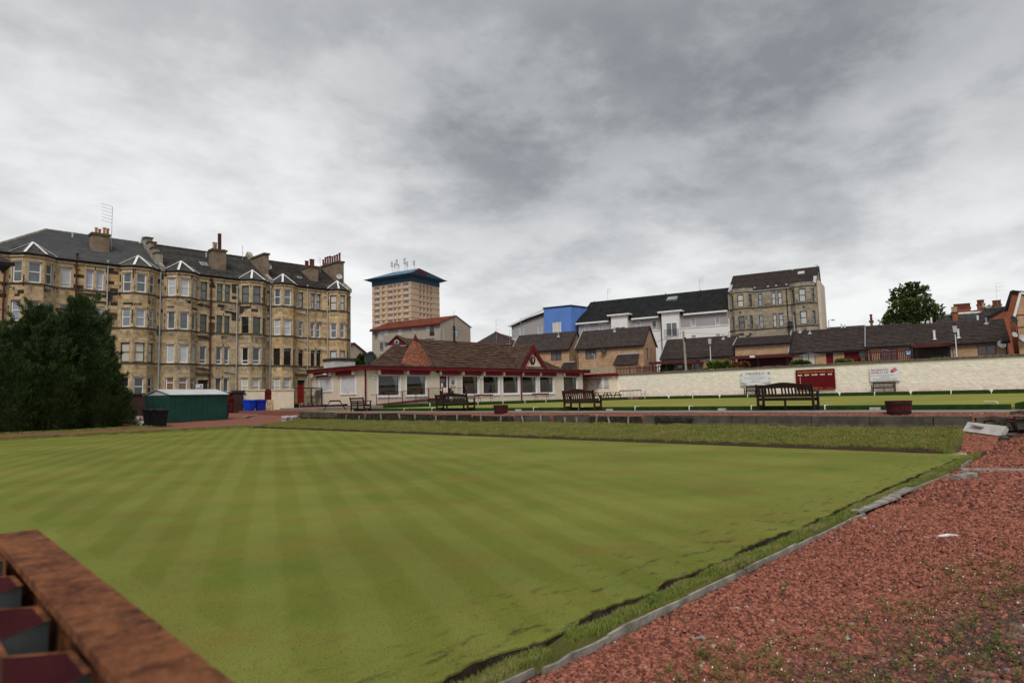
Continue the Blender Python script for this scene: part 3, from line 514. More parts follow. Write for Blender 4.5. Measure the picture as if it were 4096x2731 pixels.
# ------------------------------------------------------------------ foreground fence
f = thing('corrugated_fence', 'maroon corrugated steel fence under a thick rusty top rail', 'fence', (.25, 1.2, 0))
zt = 1.25; sk = lambda y: .033*(y-1.66)
def rbar(x0, x1, z0, z1, y0=-2.2, y1=1.66): a, b = sk(y0), sk(y1); return MB().hexa([(x0+a, y0, z0), (x1+a, y0, z0), (x1+b, y1, z0), (x0+b, y1, z0), (x0+a, y0, z1), (x1+a, y0, z1), (x1+b, y1, z1), (x0+b, y1, z1)])
rbar(.217, .290, zt-.012, zt).build('top_rail', 'rust_rail', f); rbar(.278, .290, zt-.34, zt-.0125).build('rail_web', 'rust_rail', f); rbar(.217, .2775, zt-.09, zt-.0125, 1.648, 1.66).build('end_plate', 'rust_rail', f)
# trapezoidal sheet: pitch .235 m, 45 mm deep, hung on the near side of the rail
def sheet(d, zt_, zb):
    pts = []; y = 1.60
    while y > -2.3: k = sk(y)-d; pts += [(.215+k, y), (.214+k, y-.085), (.155+k, y-.125), (.154+k, y-.195)]; y -= .235
    return pts, zt_, zb
pts, a, b = sheet(0, 1.222, .05); mb = MB()
for (x0, y0), (x1, y1) in zip(pts, pts[1:]): mb.quad((x0, y0, b), (x0, y0, a), (x1, y1, a), (x1, y1, b))
mb.build('corrugated_sheet', 'fence_paint', f)
mb = MB()
for (x0, y0), (x1, y1) in zip(pts, pts[1:]): mb.quad((x0+.003, y0, b), (x1+.003, y1, b), (x1+.003, y1, a), (x0+.003, y0, a))
mb.build('sheet_inner_face', 'zinc', f)
mb = MB()
for (x0, y0), (x1, y1) in zip(pts, pts[1:]): mb.quad((x0-.002, y0, a), (x0+.005, y0, a+.001), (x1+.005, y1, a+.001), (x1-.002, y1, a))
mb.build('sheet_edge', 'rust_rail', f)
for y in (1.62, -.6): MB().box(.235+sk(y), .277+sk(y), y-.02, y+.02, .02, zt-.0125).build('post', 'rust_rail', f)
rbar(.236, .276, .35, .39, -2.2, 1.6).build('lower_rail', 'rust_rail', f)
# ------------------------------------------------------------------ timber edging boards
bd = [(1.0, 2.335, 2.55, 2.36, 'grey timber edging board at the corner of the gravel by the fence'), (2.56, 2.30, 3.16, 2.31, 'short grey edging board with a white weathered top edge'), (3.18, 2.335, 4.11, 2.335, 'weathered edging board beside the bare red chips, butted between two others'), (4.13, 2.33, 6.08, 2.325, 'long straight edging board next to the tall weeds'), (6.1, 2.315, 6.95, 2.30, 'split edging board with pale flaking pieces on it'), (6.98, 2.30, 8.05, 2.30, 'edging board that ends where a loose plank lies across'), (8.0, 2.37, 9.3, 2.27, 'loose grey plank lying askew over the line of edging boards'), (9.1, 2.34, 10.2, 2.31, 'edging board tucked behind the loose askew plank'), (10.25, 2.325, 12.35, 2.25, 'edging board that stops short of the crosswise timber'), (13.75, 2.30, 14.9, 2.335, 'last edging board beyond the crosswise timber near the broken wall')]
for x0, y0, x1, y1, lb in bd:
    x0, x1, y0, y1 = x0*1.056, x1*1.056, y0*1.056, y1*1.056; mb = MB(); z = .022 if 'askew' not in lb else .04
    if 'askew' in lb: mb.beam((x0, y0, z), (x1, y1, z+.01), .12, .025)
    else:
        n = 5; P = [(x0+(x1-x0)*i/n, y0+(y1-y0)*i/n+rng.uniform(-.006, .006), z-.05+rng.uniform(-.010, .006)) for i in range(n+1)]
        for p, q in zip(P, P[1:]): mb.beam(p, q, .022, .11)
    tag(mb.build('edging_board', 'timber_grey', None, (x0, y0, -.08)), lb, 'board')
p, q = atz(2600+1950*.636, 1800+120*.636, 0), atz(4140, 1800+122*.636, 0); mb = MB().beam((p.x, p.y, -.012), (q.x+.1, q.y-.4, -.008), .19, .05); tag(mb.build('crosswise_plank', 'timber_grey', None, (p.x, p.y, -.03)), 'wide brown plank laid flat across the gravel path', 'plank')
p, q = atz(2600+1925*.636, 1800+172*.636, .02), atz(2600+2028*.636, 1800+152*.636, .02); tag(MB().beam((p.x, p.y, .012), (q.x, q.y, .018), .17, .07).build('timber_block', 'timber_grey', None, (p.x, p.y, -.03)), 'short squared block of old timber lying beside the crosswise plank', 'timber')
for x, y, L, a, m, lb in [(1830, 540, .34, .3, 'plastic_white', 'curled pale scrap of plastic lying on the red gravel'), (2165, 190, .30, .2, 'timber_grey', 'bent strip of wood lying beyond the pale scrap'), (300, 1180, .10, -.4, 'timber_grey', 'short dark stick lying on clean red chips'), (1650, 1298, .13, -.3, 'timber_pale', 'thin pale twig lying in the weedy dark gravel'), (2095, 55, .5, -1.1, 'timber_grey', 'broken grey stick lying near the end of the grass verge'), (1990, 183, .55, -.2, 'timber_grey', 'thin batten lying against the squared timber block')]:
    p = atz(2600+x*.636, 1800+y*.636, -.005); d = Vector((math.sin(YAW+a-.2), -math.cos(YAW+a-.2), 0))*L/2; mb = MB()
    for i in range(4):
        s, e = -1+i*.5, -.5+i*.5; mb.beam(p+d*s+Vector((0, 0, .012*math.sin(s*3))), p+d*e+Vector((0, 0, .012*math.sin(e*3))), .05 if 'plastic' in lb else .022, .012)
    tag(mb.build('scrap' if 'scrap' in lb else 'stick', m, None, tuple(p)), lb, 'scrap' if 'scrap' in lb else 'stick')
# ------------------------------------------------------------------ retaining wall: concrete blocks, then rotten boards and stakes
w = thing('retaining_wall', 'long low retaining wall of stained concrete blocks above the grass bank', 'wall', (20.4, 8, .3))
jt = [3.1, 3.95, 5.5, 7.1, 8.8, 9.62, 10.4, 11.5, 13.0]
for a, b in zip(jt, jt[1:]):
    MB().prism([(20.36, a+.012, .70), (20.36, a+.012, .47), (20.32, a+.012, .45), (20.31, a+.012, .28), (20.52, a+.012, .28), (20.52, a+.012, .705)], (rng.uniform(-.012, .012), b-a-.024, rng.uniform(-.012, .012))).build('concrete_block', 'concrete', w)
w2 = thing('timber_retaining_wall', 'sagging retaining wall of dark rotten boards held by stakes', 'wall', (20.4, 25, .3))
for a, b, z in [(13.1, 15.4, .50), (15.5, 17.3, .52), (17.5, 19.5, .53), (19.6, 22.2, .53), (22.3, 25.0, .56), (25.1, 28.0, .58), (28.1, 31.4, .60), (31.5, 34.2, .62), (34.3, 38.6, .66)]:
    t1, t2 = rng.uniform(-.05, .04), rng.uniform(-.05, .03); mb = MB(); P = Vector((20.36+rng.uniform(-.05, .03), a, z+t1)); Q = Vector((20.36+rng.uniform(-.05, .03), b, z+t2)); mb.beam(P, Q, .05, .34); mb.build('board', 'concrete' if a > 34 or 15 < a < 19 else 'timber_dark', w2)
    if 19 < a < 32: MB().beam(P+Vector((-.06, .2, -.14)), Q+Vector((-.05, -.4, -.17)), .03, .16).build('board', 'timber_dark', w2)
for y in (13.6, 14.4, 15.1, 16.0, 16.6, 17.9, 18.9, 20.3, 21.6, 23.2, 24.8, 26.4, 27.7, 29.4, 31.0, 31.6, 33.0):
    l = rng.uniform(-.12, .12); MB().beam((20.24, y, .26), (20.22, y+l, .70+rng.uniform(-.08, .07)), .05, .05).build('stake', 'timber_grey', w2)
mb = MB().beam((20.27, 11.0, .56), (20.27, 12.5, .58), .025, .12); 
for y in (11.2, 11.95, 12.4): mb.beam((20.24, y, .34), (20.24, y, .66), .04, .05)
tag(mb.build('propped_board', 'timber_dark', None, (20.27, 11.8, .34)), 'single dark board pegged against the face of the concrete blocks', 'board')
w3 = thing('broken_wall', 'crumbled end of the retaining wall of loose dark slabs and rubble', 'wall', (20.6, 2.3, .3))
for i, (y0, y1, z, h, dx) in enumerate([(2.35, 3.05, .64, .10, .12), (2.4, 3.0, .52, .10, .06), (2.3, 2.9, .42, .12, .02), (1.6, 2.25, .80, .10, -.15), (1.7, 2.2, .68, .07, -.2), (.6, 2.15, .55, .28, -.12), (2.2, 2.45, .46, .2, -.05), (.2, 1.5, .80, .10, -.1)]):
    mb = MB(); n = 4; P = [[20.42+dx+rng.uniform(-.04, .04), y0+(y1-y0)*k/n, z+rng.uniform(-.03, .03)] for k in range(n+1)]
    for p, q in zip(P, P[1:]): mb.beam(p, q, .34+rng.uniform(-.08, .05), h*rng.uniform(.75, 1.1))
    mb.build('slab', 'concrete', w3)
for i in range(16):
    x, y = rng.uniform(19.3, 20.3), rng.uniform(1.0, 2.35); s = rng.uniform(.06, .18); m = Matrix.Rotation(rng.uniform(0, 3), 3, 'Z') @ Matrix.Rotation(rng.uniform(-.5, .5), 3, 'X'); MB().obox((x, y, .20+.1*(x-19)), (s*1.7, s, s*.5), m).build('rubble', 'concrete', w3)
p, q = Vector((20.2, 3.2, .42)), Vector((19.75, 2.36, .34)); mb = MB(); mb.beam(p, q, .30, .13, up=(-.7, .2, .6)); mb.beam(p.lerp(q, .18)+Vector((-.07, 0, .11)), p.lerp(q, .48)+Vector((-.06, 0, .09)), .11, .03)
tag(mb.build('fallen_coping', 'concrete_pale', None, tuple(p)), 'fallen pale concrete coping with a broken hole in it', 'slab')
for x, y, s, lb in [(3950, 1783, .11, 'round white stone at the corner of the grass bank'), (3925, 1795, .09, 'smooth grey stone beside the round white one')]:
    p = atz(x, y, .0); tag(MB().lathe((p.x, p.y, -.06), [(0, 0), (s*.8, .02), (s, s*.5), (s*.7, s*.95), (0, s*1.1)], 9).build('stone', 'marker_white' if 'white' in lb and 'beside' not in lb else 'concrete_pale', None, (p.x, p.y, -.06), True), lb, 'stone')
# ------------------------------------------------------------------ benches (built facing +y)
def bench(name, label, loc, rz, L, mat, style, gap=None):
    t = local(name, label, 'bench', loc, rz); h = L/2; B = lambda nm, mb: mb.build(nm, mat, t)
    for s in (-1, 1):
        B('leg', MB().beam((s*(h-.035), -.27, 0), (s*(h-.035), -.27, .44), .07, .07).beam((s*(h-.035), -.27, .44), (s*(h-.035), -.37, .90), .07, .06)); B('leg', MB().beam((s*(h-.035), .20, 0), (s*(h-.035), .20, .62), .07, .065)); B('armrest', MB().beam((s*(h-.035), -.34, .645), (s*(h-.035), .27, .645), .085, .045)); B('stretcher', MB().beam((s*(h-.035), -.24, .16), (s*(h-.035), .17, .16), .035, .06))
    if L > 1.7:
        B('leg', MB().beam((-L*.17 if style == 'panel' else 0, -.24, 0), (-L*.17 if style == 'panel' else 0, -.24, .38), .06, .06))
        if style == 'panel': B('leg', MB().beam((L*.17, .18, 0), (L*.17, .18, .38), .06, .06))
    for i in range(5): B('seat_slat', MB().box(-h+.02, h-.02, -.235+i*.095, -.16+i*.095, .405, .43))
    B('seat_rail', MB().box(-h+.07, h-.07, .215, .24, .32, .40)); B('seat_rail', MB().box(-h+.07, h-.07, -.262, -.237, .33, .425))
    yb = lambda z: -.27-(z-.44)*.217
    n = 14; arch = .10 if style in ('arch', 'panel') else 0; mb = MB()
    for i in range(n):
        x0, x1 = -h+.07+(L-.14)*i/n, -h+.07+(L-.14)*(i+1)/n; g = lambda x: .86+arch*(math.exp(-(x/(h*.55))**2)) - (.0 if arch else .0)
        z0, z1 = g(x0), g(x1); mb.hexa([(x0, yb(.85)-.02, .76), (x1, yb(.85)-.02, .76), (x1, yb(.85)+.02, .76), (x0, yb(.85)+.02, .76), (x0, yb(.9)-.02, z0), (x1, yb(.9)-.02, z1), (x1, yb(.9)+.02, z1), (x0, yb(.9)+.02, z0)])
    B('top_rail', mb); B('back_rail', MB().beam((-h+.07, yb(.47), .49), (h-.07, yb(.47), .49), .035, .06))
    if style == 'hslat':
        for z in (.56, .66): B('back_slat', MB().beam((-h+.07, yb(z), z), (h-.07, yb(z), z), .03, .07))
        return t
    k = int((L-.2)/.105)
    for i in range(k):
        x = -h+.12+(L-.24)*i/(k-1)
        if gap is not None and i == gap: continue
        if style == 'panel' and abs(abs(x)-.0) < .10: continue
        B('back_slat', MB().beam((x, yb(.5), .515), (x, yb(.78), .765), .02 if style != 'panel' else .02, .055, up=(1, 0, 0)))
    return t
mid = lambda a, b: (a+b)/2
bench('park_bench', 'dark arched back bench with one missing slat, beside the oxblood tub planter', (22.85, 8.72, .81), -math.pi/2, 1.95, 'bench_dark', 'arch', 6)
bench('park_bench', 'brown bench with an arched wavy slatted back, alone on the concrete path', (22.85, 17.7, .81), -math.pi/2, 1.75, 'bench_brown', 'arch')
bench('park_bench', 'dark three seat bench with a panelled back before the ramp railing', (22.85, 26.3, .81), -math.pi/2, 2.6, 'bench_dark', 'panel')
p = atx(1200+915*.2679, 1280+1345*.2679, 23.0); bench('park_bench', 'small dark bench with horizontal back slats near the picnic table', (23.0, p.y, .80), -math.pi/2, 1.55, 'bench_dark', 'hslat')
bench('park_bench', 'slatted bench standing under the undertaker sign on the cream wall', (66.75, 28.9, 1.14), math.pi/2, 2.0, 'bench_dark', 'flat'); bench('park_bench', 'reddish slatted bench standing under the builders sign on the cream wall', (66.75, 16.7, 1.14), math.pi/2, 1.9, 'bench_brown', 'flat')
def red_bench(loc, rz, L, lb):
    t = local('red_bench', lb, 'bench', loc, rz)
    for s in (-1, 1): MB().tube([(s*L*.36, .16, 0), (s*L*.33, .12, .42), (s*L*.33, -.18, .42)], .02, 6).tube([(s*L*.36, -.26, 0), (s*L*.33, -.16, .42), (s*L*.33, -.26, .84)], .02, 6).build('leg_frame', 'metal_dark', t)
    MB().box(-L/2, L/2, .0, .18, .44, .475).build('seat_slat', 'bench_oxblood', t); MB().box(-L/2, L/2, -.19, -.01, .44, .475).build('seat_slat', 'bench_oxblood', t); MB().beam((-L/2, -.225, .72), (L/2, -.225, .72), .03, .17).build('back_slat', 'bench_oxblood', t)
a = aty(1700+640*.3231, 1600, 48.6); b = aty(1700+865*.3231, 1600, 48.6); red_bench((mid(a.x, b.x), 48.6, 1.0), math.pi, b.x-a.x, 'oxblood plank bench against the clubhouse wall close to the ramp')
a = aty(1700+1345*.3231, 1600, 48.6); b = aty(1700+1555*.3231, 1600, 48.6); red_bench((mid(a.x, b.x), 48.6, 1.0), math.pi, b.x-a.x, 'oxblood plank bench against the clubhouse wall under the crest gable')
# picnic tables, folding tables
def picnic(loc, rz, lb, mat='bench_dark', L=1.8):
    t = local('picnic_table', lb, 'picnic table', loc, rz)
    for i in range(5): MB().box(-L/2, L/2, -.35+i*.142, -.22+i*.142, .71, .745).build('top_plank', mat, t)
    for s in (-1, 1):
        for i in range(2): MB().box(-L/2, L/2, s*.66-.14+i*.145, s*.66-.01+i*.145, .42, .455).build('seat_plank', mat, t)
        MB().box(s*L*.36-.02, s*L*.36+.02, -.80, .80, .33, .42).build('bearer', mat, t)
        for q in (-1, 1): MB().beam((s*(L*.36-.045), q*.72, 0), (s*(L*.36-.045), q*.28, .71), .045, .10, up=(1, 0, 0)).build('leg', mat, t)
        MB().beam((s*(L*.36-.045), -.35, .68), (s*(L*.36-.045), .35, .68), .045, .07).build('brace', mat, t)
    return t
p = atz(1200+520*.2679, 1280+1335*.2679, .81); picnic((p.x*.93, p.y*.93, .80), R_(60), 'dark wooden picnic table beside the shuttered end of the clubhouse').scale = (1.12, 1.12, 1.0)
picnic((61.5, 44.9, 1.0), math.pi/2+.1, 'brown picnic table by the end of the clubhouse nearest the corner', 'bench_brown'); picnic((63.6, 44.7, 1.0), math.pi/2, 'brown picnic table next to the folding tables under the cream wall', 'bench_brown')
for y, lb in ((43.9, 'black topped table on thin steel legs beside the picnic tables'), (42.5, 'black topped table on thin steel legs beside the grey plastic chair')):
    t = local('folding_table', lb, 'table', (65.0, y, .98)); MB().box(-.4, .4, -.6, .6, .86, .96).build('top', 'plastic_black', t)
    for sx in (-1, 1):
        for sy in (-1, 1): MB().tube([(sx*.34, sy*.54, 0), (sx*.34, sy*.54, .86)], .022, 6).build('leg', 'metal_grey', t)
t = local('plastic_chair', 'grey plastic chair beside the black topped table', 'chair', (65.1, 41.5, 1.0), .4)
MB().box(-.22, .22, -.2, .22, .42, .45).build('seat', 'plastic_grey', t); MB().beam((0, -.21, .45), (0, -.29, .85), .42, .03, up=(0, 1, 0)).build('backrest', 'pipe_grey', t)
for sx in (-1, 1):
    for sy in (-1, 1): MB().tube([(sx*.2, sy*.18, .42), (sx*.24, sy*.24, 0)], .014, 5).build('leg', 'metal_grey', t)
# tub planters
def tub(loc, r, h, lb, flip):
    t = local('tub_planter', lb, 'planter', loc); n = 18
    for i in range(n):
        a0, a1 = 2*math.pi*i/n+.012, 2*math.pi*(i+1)/n-.012; q = lambda rr, a, z: (rr*math.cos(a), rr*math.sin(a), z); ra = r*.86
        MB().hexa([q(ra, a0, 0), q(ra, a1, 0), q(ra-.03, a1, 0), q(ra-.03, a0, 0), q(r, a0, h), q(r, a1, h), q(r-.03, a1, h), q(r-.03, a0, h)]).build('stave', 'oxblood_dull', t)
    for z in (.16, .70): rr = r*(.86+.14*z); MB().lathe((0, 0, h*z), [(rr+.001, 0), (rr+.007, .004), (rr+.013, .056), (rr+.008, .06)], 24).build('hoop', 'metal_dark', t)
    MB().lathe((0, 0, h*.82), [(0, 0), (r*.92, 0)], 18).build('earth', 'soil', t); return t
p = atx(1700+940*.3231, 1655, 21.1); tub((21.1, p.y, .70), .345, .43, 'oxblood half barrel planter with black hoops beside the dark panelled bench', 0)
p = atx(3200+1040*.381, 1655, 21.15); tub((21.15, p.y, .70), .345, .42, 'oxblood half barrel planter standing alone near the broken end of the wall', 0)
MB_ = MB().beam((21.2, p.y-.52, .715), (21.2, p.y-.28, .715), .3, .04); tag(MB_.build('flat_stone', 'timber_grey', None, (21.2, p.y-.4, .69)), 'flat stone wedged beside the planter at the broken wall end', 'stone')
for x, y, lb in [(1275, 573, 'small pale concrete block in front of the ditch before the dark arched bench'), (98, 575, 'small pale concrete block in front of the ditch before the wavy backed bench')]:
    p = atx(2400+x*.3827, 1420+y*.3827, 23.0); tag(MB().box(22.95, 23.07, p.y-.14, p.y+.14, .80, .875).build('concrete_block', 'concrete_pale', None, (23, p.y, .80)), lb, 'block')
p = atx(3200+788*.381, 1400+618*.381, 23.0); tag(MB().box(22.95, 23.07, p.y-.15, p.y+.15, .80, .885).build('concrete_block', 'concrete_pale', None, (23, p.y, .80)), 'small pale concrete block in front of the ditch close to the tub planter', 'block')
p = atx(1700+1155*.3231, 1280+1115*.3231, 23.0); tag(MB().box(22.95, 23.07, p.y-.16, p.y+.16, .80, .88).build('concrete_block', 'concrete_pale', None, (23, p.y, .80)), 'small pale concrete block in front of the ditch just past the barrel planter', 'block')
# rink markers on the ditch banks
def hook(p, dx, dy, h, w=.032):
    q = Vector(p); d = Vector((dx, dy, 0)); s = Vector((-dy, dx, 0)).normalized()*w/2; L = d.length; prof = [(0, 0), (0, h*.72), (.03, h*.93), (.08, h), (L, h)]; mb = MB(); u = d.normalized()
    for (a, b), (c, e) in zip(prof, prof[1:]): mb.hexa([q+u*a+Vector((0, 0, b))-s, q+u*a+Vector((0, 0, b))+s, q+u*(a+.012)+Vector((0, 0, b-.012))+s, q+u*(a+.012)+Vector((0, 0, b-.012))-s, q+u*c+Vector((0, 0, e))-s, q+u*c+Vector((0, 0, e))+s, q+u*(c+.006)+Vector((0, 0, e-.016))+s, q+u*(c+.006)+Vector((0, 0, e-.016))-s])
    return mb
G = 'markers hooked on the ditch banks'
for y in (35.3, 31.4, 28.6, 20.87, 18.12, 15.13, 12.63, 10.13, 7.58): x = 23.06 if y < 31 else 23.2; tag(hook((x, y, .815), .34, 0, .16).build('rink_marker', 'marker_white', None, (x, y, .81)), 'white bent metal rink marker hooked over the ditch bank beside the concrete path', 'marker', G)
tag(hook((24.9, 3.08, .82), .1, .36, .19).build('rink_marker', 'marker_white', None, (24.9, 3.08, .81)), 'white marker over the stray corner piece of the ditch bank', 'marker')
for i, y in enumerate((45.8, 43.5, 41.7, 38.5, 35.5, 32.3, 29.2, 20.2, 17.2, 14.3, 11.3, 8.5, 5.6)):
    if i in (3, 5, 7, 9, 11): mb = MB().lathe((0, 0, 0), [(0, 0), (.12, 0), (.12, .02), (0, .02)], 12); mb.v = [(65.72+c*.5, y+a, 1.11+b) for a, b, c in mb.v]; mb.box(65.71, 65.73, y-.03, y+.03, .84, 1.1); tag(mb.build('rink_number', 'marker_white', None, (65.72, y, .84)), 'round white rink number disc on the ditch bank below the cream wall', 'marker', 'rink number discs below the wall')
    else: tag(hook((65.74, y, .84), .4, 0, .32, .07).build('rink_marker', 'marker_white', None, (65.74, y, .84)), 'white bent metal rink marker on the ditch bank below the cream wall', 'marker', 'markers below the wall')
for i, x in enumerate((1720, 1912, 2012, 2100, 2184, 2255, 2398)):
    p = aty(x, 1610, 43.6); tag(hook((p.x, 43.6, .83), 0, .36, .29, .06).build('rink_marker', 'marker_white', None, (p.x, 43.6, .82)), 'white bent metal rink marker on the ditch bank in front of the clubhouse', 'marker', 'markers before the clubhouse')
# ------------------------------------------------------------------ whitewashed rubble wall with stone coping
bw = thing('boundary_wall', 'tall cream whitewashed rubble wall with a dark stone coping behind the upper green', 'wall', (67.5, 20, 1.1))
ys = np.linspace(-36, 50.2, 1150); zs = np.linspace(1.1, 3.86, 44); Yg, Zg = np.meshgrid(ys, zs, indexing='ij')
cells = np.random.RandomState(12); row = .27; dsp = np.zeros_like(Yg)
wob = .30*vnoise(Yg*.9, Zg*.7, 41)+.12*vnoise(Yg*2.6, Zg*2.2, 47); r_i = np.floor((Zg+wob)/row); wid = .22+.30*vnoise(r_i*7.7, r_i*0, 42); c_i = np.floor((Yg+vnoise(r_i*3.3, r_i*0+.5, 43)*5+.10*(vnoise(Yg*3, Zg*3, 44)-.5))/wid); hh = vnoise(c_i*12.37+.5, r_i*9.71+.5, 45)
fu = ((Yg+vnoise(r_i*3.3, r_i*0+.5, 43)*5)/wid) % 1; fv = ((Zg+wob)/row) % 1; dome = np.clip(np.minimum(np.minimum(fu, 1-fu)*wid, np.minimum(fv, 1-fv)*row)/.055, 0, 1)
dsp = .016+dome*(.003+.014*hh)+.014*(vnoise(Yg*2.2, Zg*3.2, 48)-.5)+.022*(vnoise(Yg*7, Zg*8, 46)-.5)
V = np.stack([67.55-dsp, Yg, Zg], -1).reshape(-1, 3); n, m = Yg.shape; i = np.arange(n*m).reshape(n, m); F = np.stack([i[:-1, :-1], i[:-1, 1:], i[1:, 1:], i[1:, :-1]], -1).reshape(-1, 4)
npmesh('rubble_face', V, F, 'whitewash', bw); MB().box(67.551, 67.95, -36, 50.2, .8, 3.855).build('wall_core', 'whitewash', bw)
y = -20.0
while y < 50.2:
    L = rng.uniform(.8, 1.7); MB().prism([(67.40, y+.006, 3.865), (67.38, y+.006, 3.98+rng.uniform(-.02, .02)), (67.75, y+.006, 4.04+rng.uniform(-.02, .03)), (68.05, y+.006, 3.99), (68.05, y+.006, 3.865)], (0, min(L, 50.2-y)-.012, 0)).build('coping_stone', 'coping', bw); y += L
MB().box(67.40, 68.0, -36, -20.01, 3.865, 4.0).build('coping_stone', 'coping', bw)
# ------------------------------------------------------------------ signs and scoreboard on the wall
RT, UP = (0, -1, 0), (0, 0, 1)
def bars(t, P, u0, u1, v, h, mat):
    mb = MB(); u = u0                                    # print too small to read: a line of short strokes
    while u < u1-.01: w_ = min(rng.uniform(.012, .035), u1-u); mb.quad(P(u, v), P(u+w_, v), P(u+w_, v-h), P(u, v-h)); u += w_+.006
    mb.build('small_print', mat, t)
def board(name, label, cat, y0, y1, z0, z1, mat): # y0 is the end shown left
    t = thing(name, label, cat, (67.35, (y0+y1)/2, z0)); MB().box(67.33, 67.37, y1, y0, z0, z1).build('panel', mat, t)
    for y in (y0-.3, y1+.3): MB().box(67.371, 67.5, y-.03, y+.03, z0+.15, z1-.15).build('batten', 'timber_dark', t)
    return t, (lambda u, v, d=.005: (67.33-d, y0+(y1-y0)*u, z1+(z0-z1)*v))
t, P = board('scoreboard', 'maroon bowling scoreboard lettered in gold and white on the cream wall', 'scoreboard', 24.75, 21.0, 1.50, 3.52, 'sign_maroon'); Wd = 3.75
textmesh(t, 'WELLMEADOW BOWLING CLUB', P(.5, .17), RT, UP, .27, 'gold', bold=.004, sx=.86)
for u, s in ((.115, 'RINK'), (.29, 'TEAM'), (.49, 'SCORE'), (.69, 'TEAM'), (.88, 'END')): textmesh(t, s, P(u, .305), RT, UP, .185, 'letter_white', bold=.006)
for i in range(6): textmesh(t, str(i+1), P(.115, .41+i*.092), RT, UP, .16, 'letter_white', bold=.005)
textmesh(t, 'INSTITUTED 1854', P(.5, .955), RT, UP, .17, 'gold', bold=.003); bars(t, P, .76, .94, .945, .018, 'gold')
t, P = board('sponsor_sign', 'white undertaker sign with small emblems in its corners on the cream wall', 'sign', 30.6, 27.3, 2.10, 3.48, 'sign_white')
textmesh(t, 'D.MOODIE & Co', P(.5, .16), RT, UP, .27, 'ink', bold=.003)
for v, s, z, u, al in ((.28, 'FUNERAL DIRECTORS', .115, .5, 'CENTER'), (.435, 'Independent Family Company With Three Generations Of Experience', .085, .5, 'CENTER'), (.53, '24 Hour Personal Service - Fully Qualified Staff', .085, .5, 'CENTER'), (.66, 'GOLDEN CHARTER', .085, .5, 'CENTER'), (.75, 'PRE-PAID FUNERAL PLANS', .085, .5, 'CENTER'), (.80, 'BARRHEAD', .08, .01, 'LEFT'), (.77, 'PAISLEY', .08, .99, 'RIGHT')): textmesh(t, s, P(u, v), RT, UP, z, 'ink' if al != 'CENTER' else 'ink_grey', 'small_print', al, .001)
for a, b, v in ((.01, .17, .85), (.01, .26, .91), (.01, .19, .97), (.70, .99, .85), (.79, .99, .905), (.81, .99, .97)): bars(t, P, a, b, v, .028, 'ink')
def flat(par, P, poly, mat, nm='emblem', d=.006): return MB().quad(*[P(u, v, d) for u, v in poly]).build(nm, mat, par)
sh = [(.02, .10), (.055, .09), (.055, .20), (.037, .27), (.02, .20)]; flat(t, P, sh, 'ink'); flat(t, P, [(.027, .13), (.048, .13), (.048, .17), (.027, .17)], 'sign_white', d=.008); flat(t, P, [(.03, .55), (.05, .67), (.01, .67)], 'ink_grey'); flat(t, P, [(.033, .60), (.042, .66), (.022, .66)], 'sign_white', d=.008); flat(t, P, [(.90, .10), (.965, .03), (.97, .18), (.92, .19)], 'ink'); flat(t, P, [(.925, .13), (.955, .12), (.955, .145), (.925, .15)], 'sign_white', d=.008); flat(t, P, [(.91, .47), (.945, .52), (.975, .51), (.955, .57), (.965, .60), (.94, .57)], 'ink')
t, P = board('sponsor_sign', 'white builders sign in red lettering with a roof drawing on the cream wall', 'sign', 17.9, 15.42, 2.12, 3.46, 'sign_white')
textmesh(t, 'Peter Stewart & Son', P(.04, .27), RT, UP, .30, 'ink_red', align='LEFT', bold=.004, sx=.60); textmesh(t, '(BUILDERS) LTD.', P(.04, .46), RT, UP, .25, 'ink_red', align='LEFT', bold=.003, sx=.56)
textmesh(t, 'Tel / Fax: 0141 887 3337  Mobile: 07798 765 949', P(.03, .62), RT, UP, .10, 'ink_red', 'small_print', 'LEFT', .002, .95)
for v, s in ((.74, 'Are delighted to sponsor'), (.855, 'Wellmeadow Bowling Club Invitation Fours Competition'), (.965, '& The Renfrewshire Bowling Association County Cup')): textmesh(t, s, P(.5, v), RT, UP, .088, 'ink', 'small_print', 'CENTER', .001)
flat(t, P, [(.495, .35), (.62, .345), (.62, .44), (.495, .445)], 'ink_grey'); flat(t, P, [(.515, .375), (.60, .37), (.60, .415), (.515, .42)], 'sign_white', d=.008)
flat(t, P, [(.67, .44), (.74, .22), (.77, .30), (.80, .42), (.74, .43), (.72, .39), (.69, .41)], 'ink_red', 'roof_drawing'); flat(t, P, [(.74, .20), (.87, .07), (.94, .26), (.80, .42)], 'ink_pink', 'roof_drawing', .008)
# ------------------------------------------------------------------ clubhouse
CY, CX0, CX1 = 50.0, 32.6, 64.8
ch = thing('clubhouse', 'low cream bowling clubhouse with brown tiled roof, oxblood fascia and tiled turret', 'clubhouse', (48, 54, 1.0))
FF = Fr(CX0, CY, 1, 0); FS = Fr(CX0, 59.2, 0, -1)                      # front (faces the green), shuttered side
def fu(zx, z7=True): return aty((1700+zx*.3231) if z7 else (1200+zx*.2679), 1540, CY).x-CX0
wins = [(1165, 1490, 0), (1590, 1885, 0), (460, 662, 1), (720, 915, 1), (965, 1160, 1), (1200, 1382, 1), (1420, 1592, 1), (1712, 1882, 1)]
ops = [(fu(a, k), fu(b, k), 1.80, 3.80) for a, b, k in wins]; door = (fu(180), fu(275), 1.45, 3.72); sidel = (fu(278), fu(392), 1.45, 3.72)
MB().fwall(FF, 0, CX1-CX0, .8, 4.3, ops+[(door[0], sidel[1], 1.45, 3.72)], .16).build('front_wall', 'render_cream', ch)
sw = [(1.25, 3.65, 2.50, 3.86), (5.25, 7.75, 2.16, 3.82)]
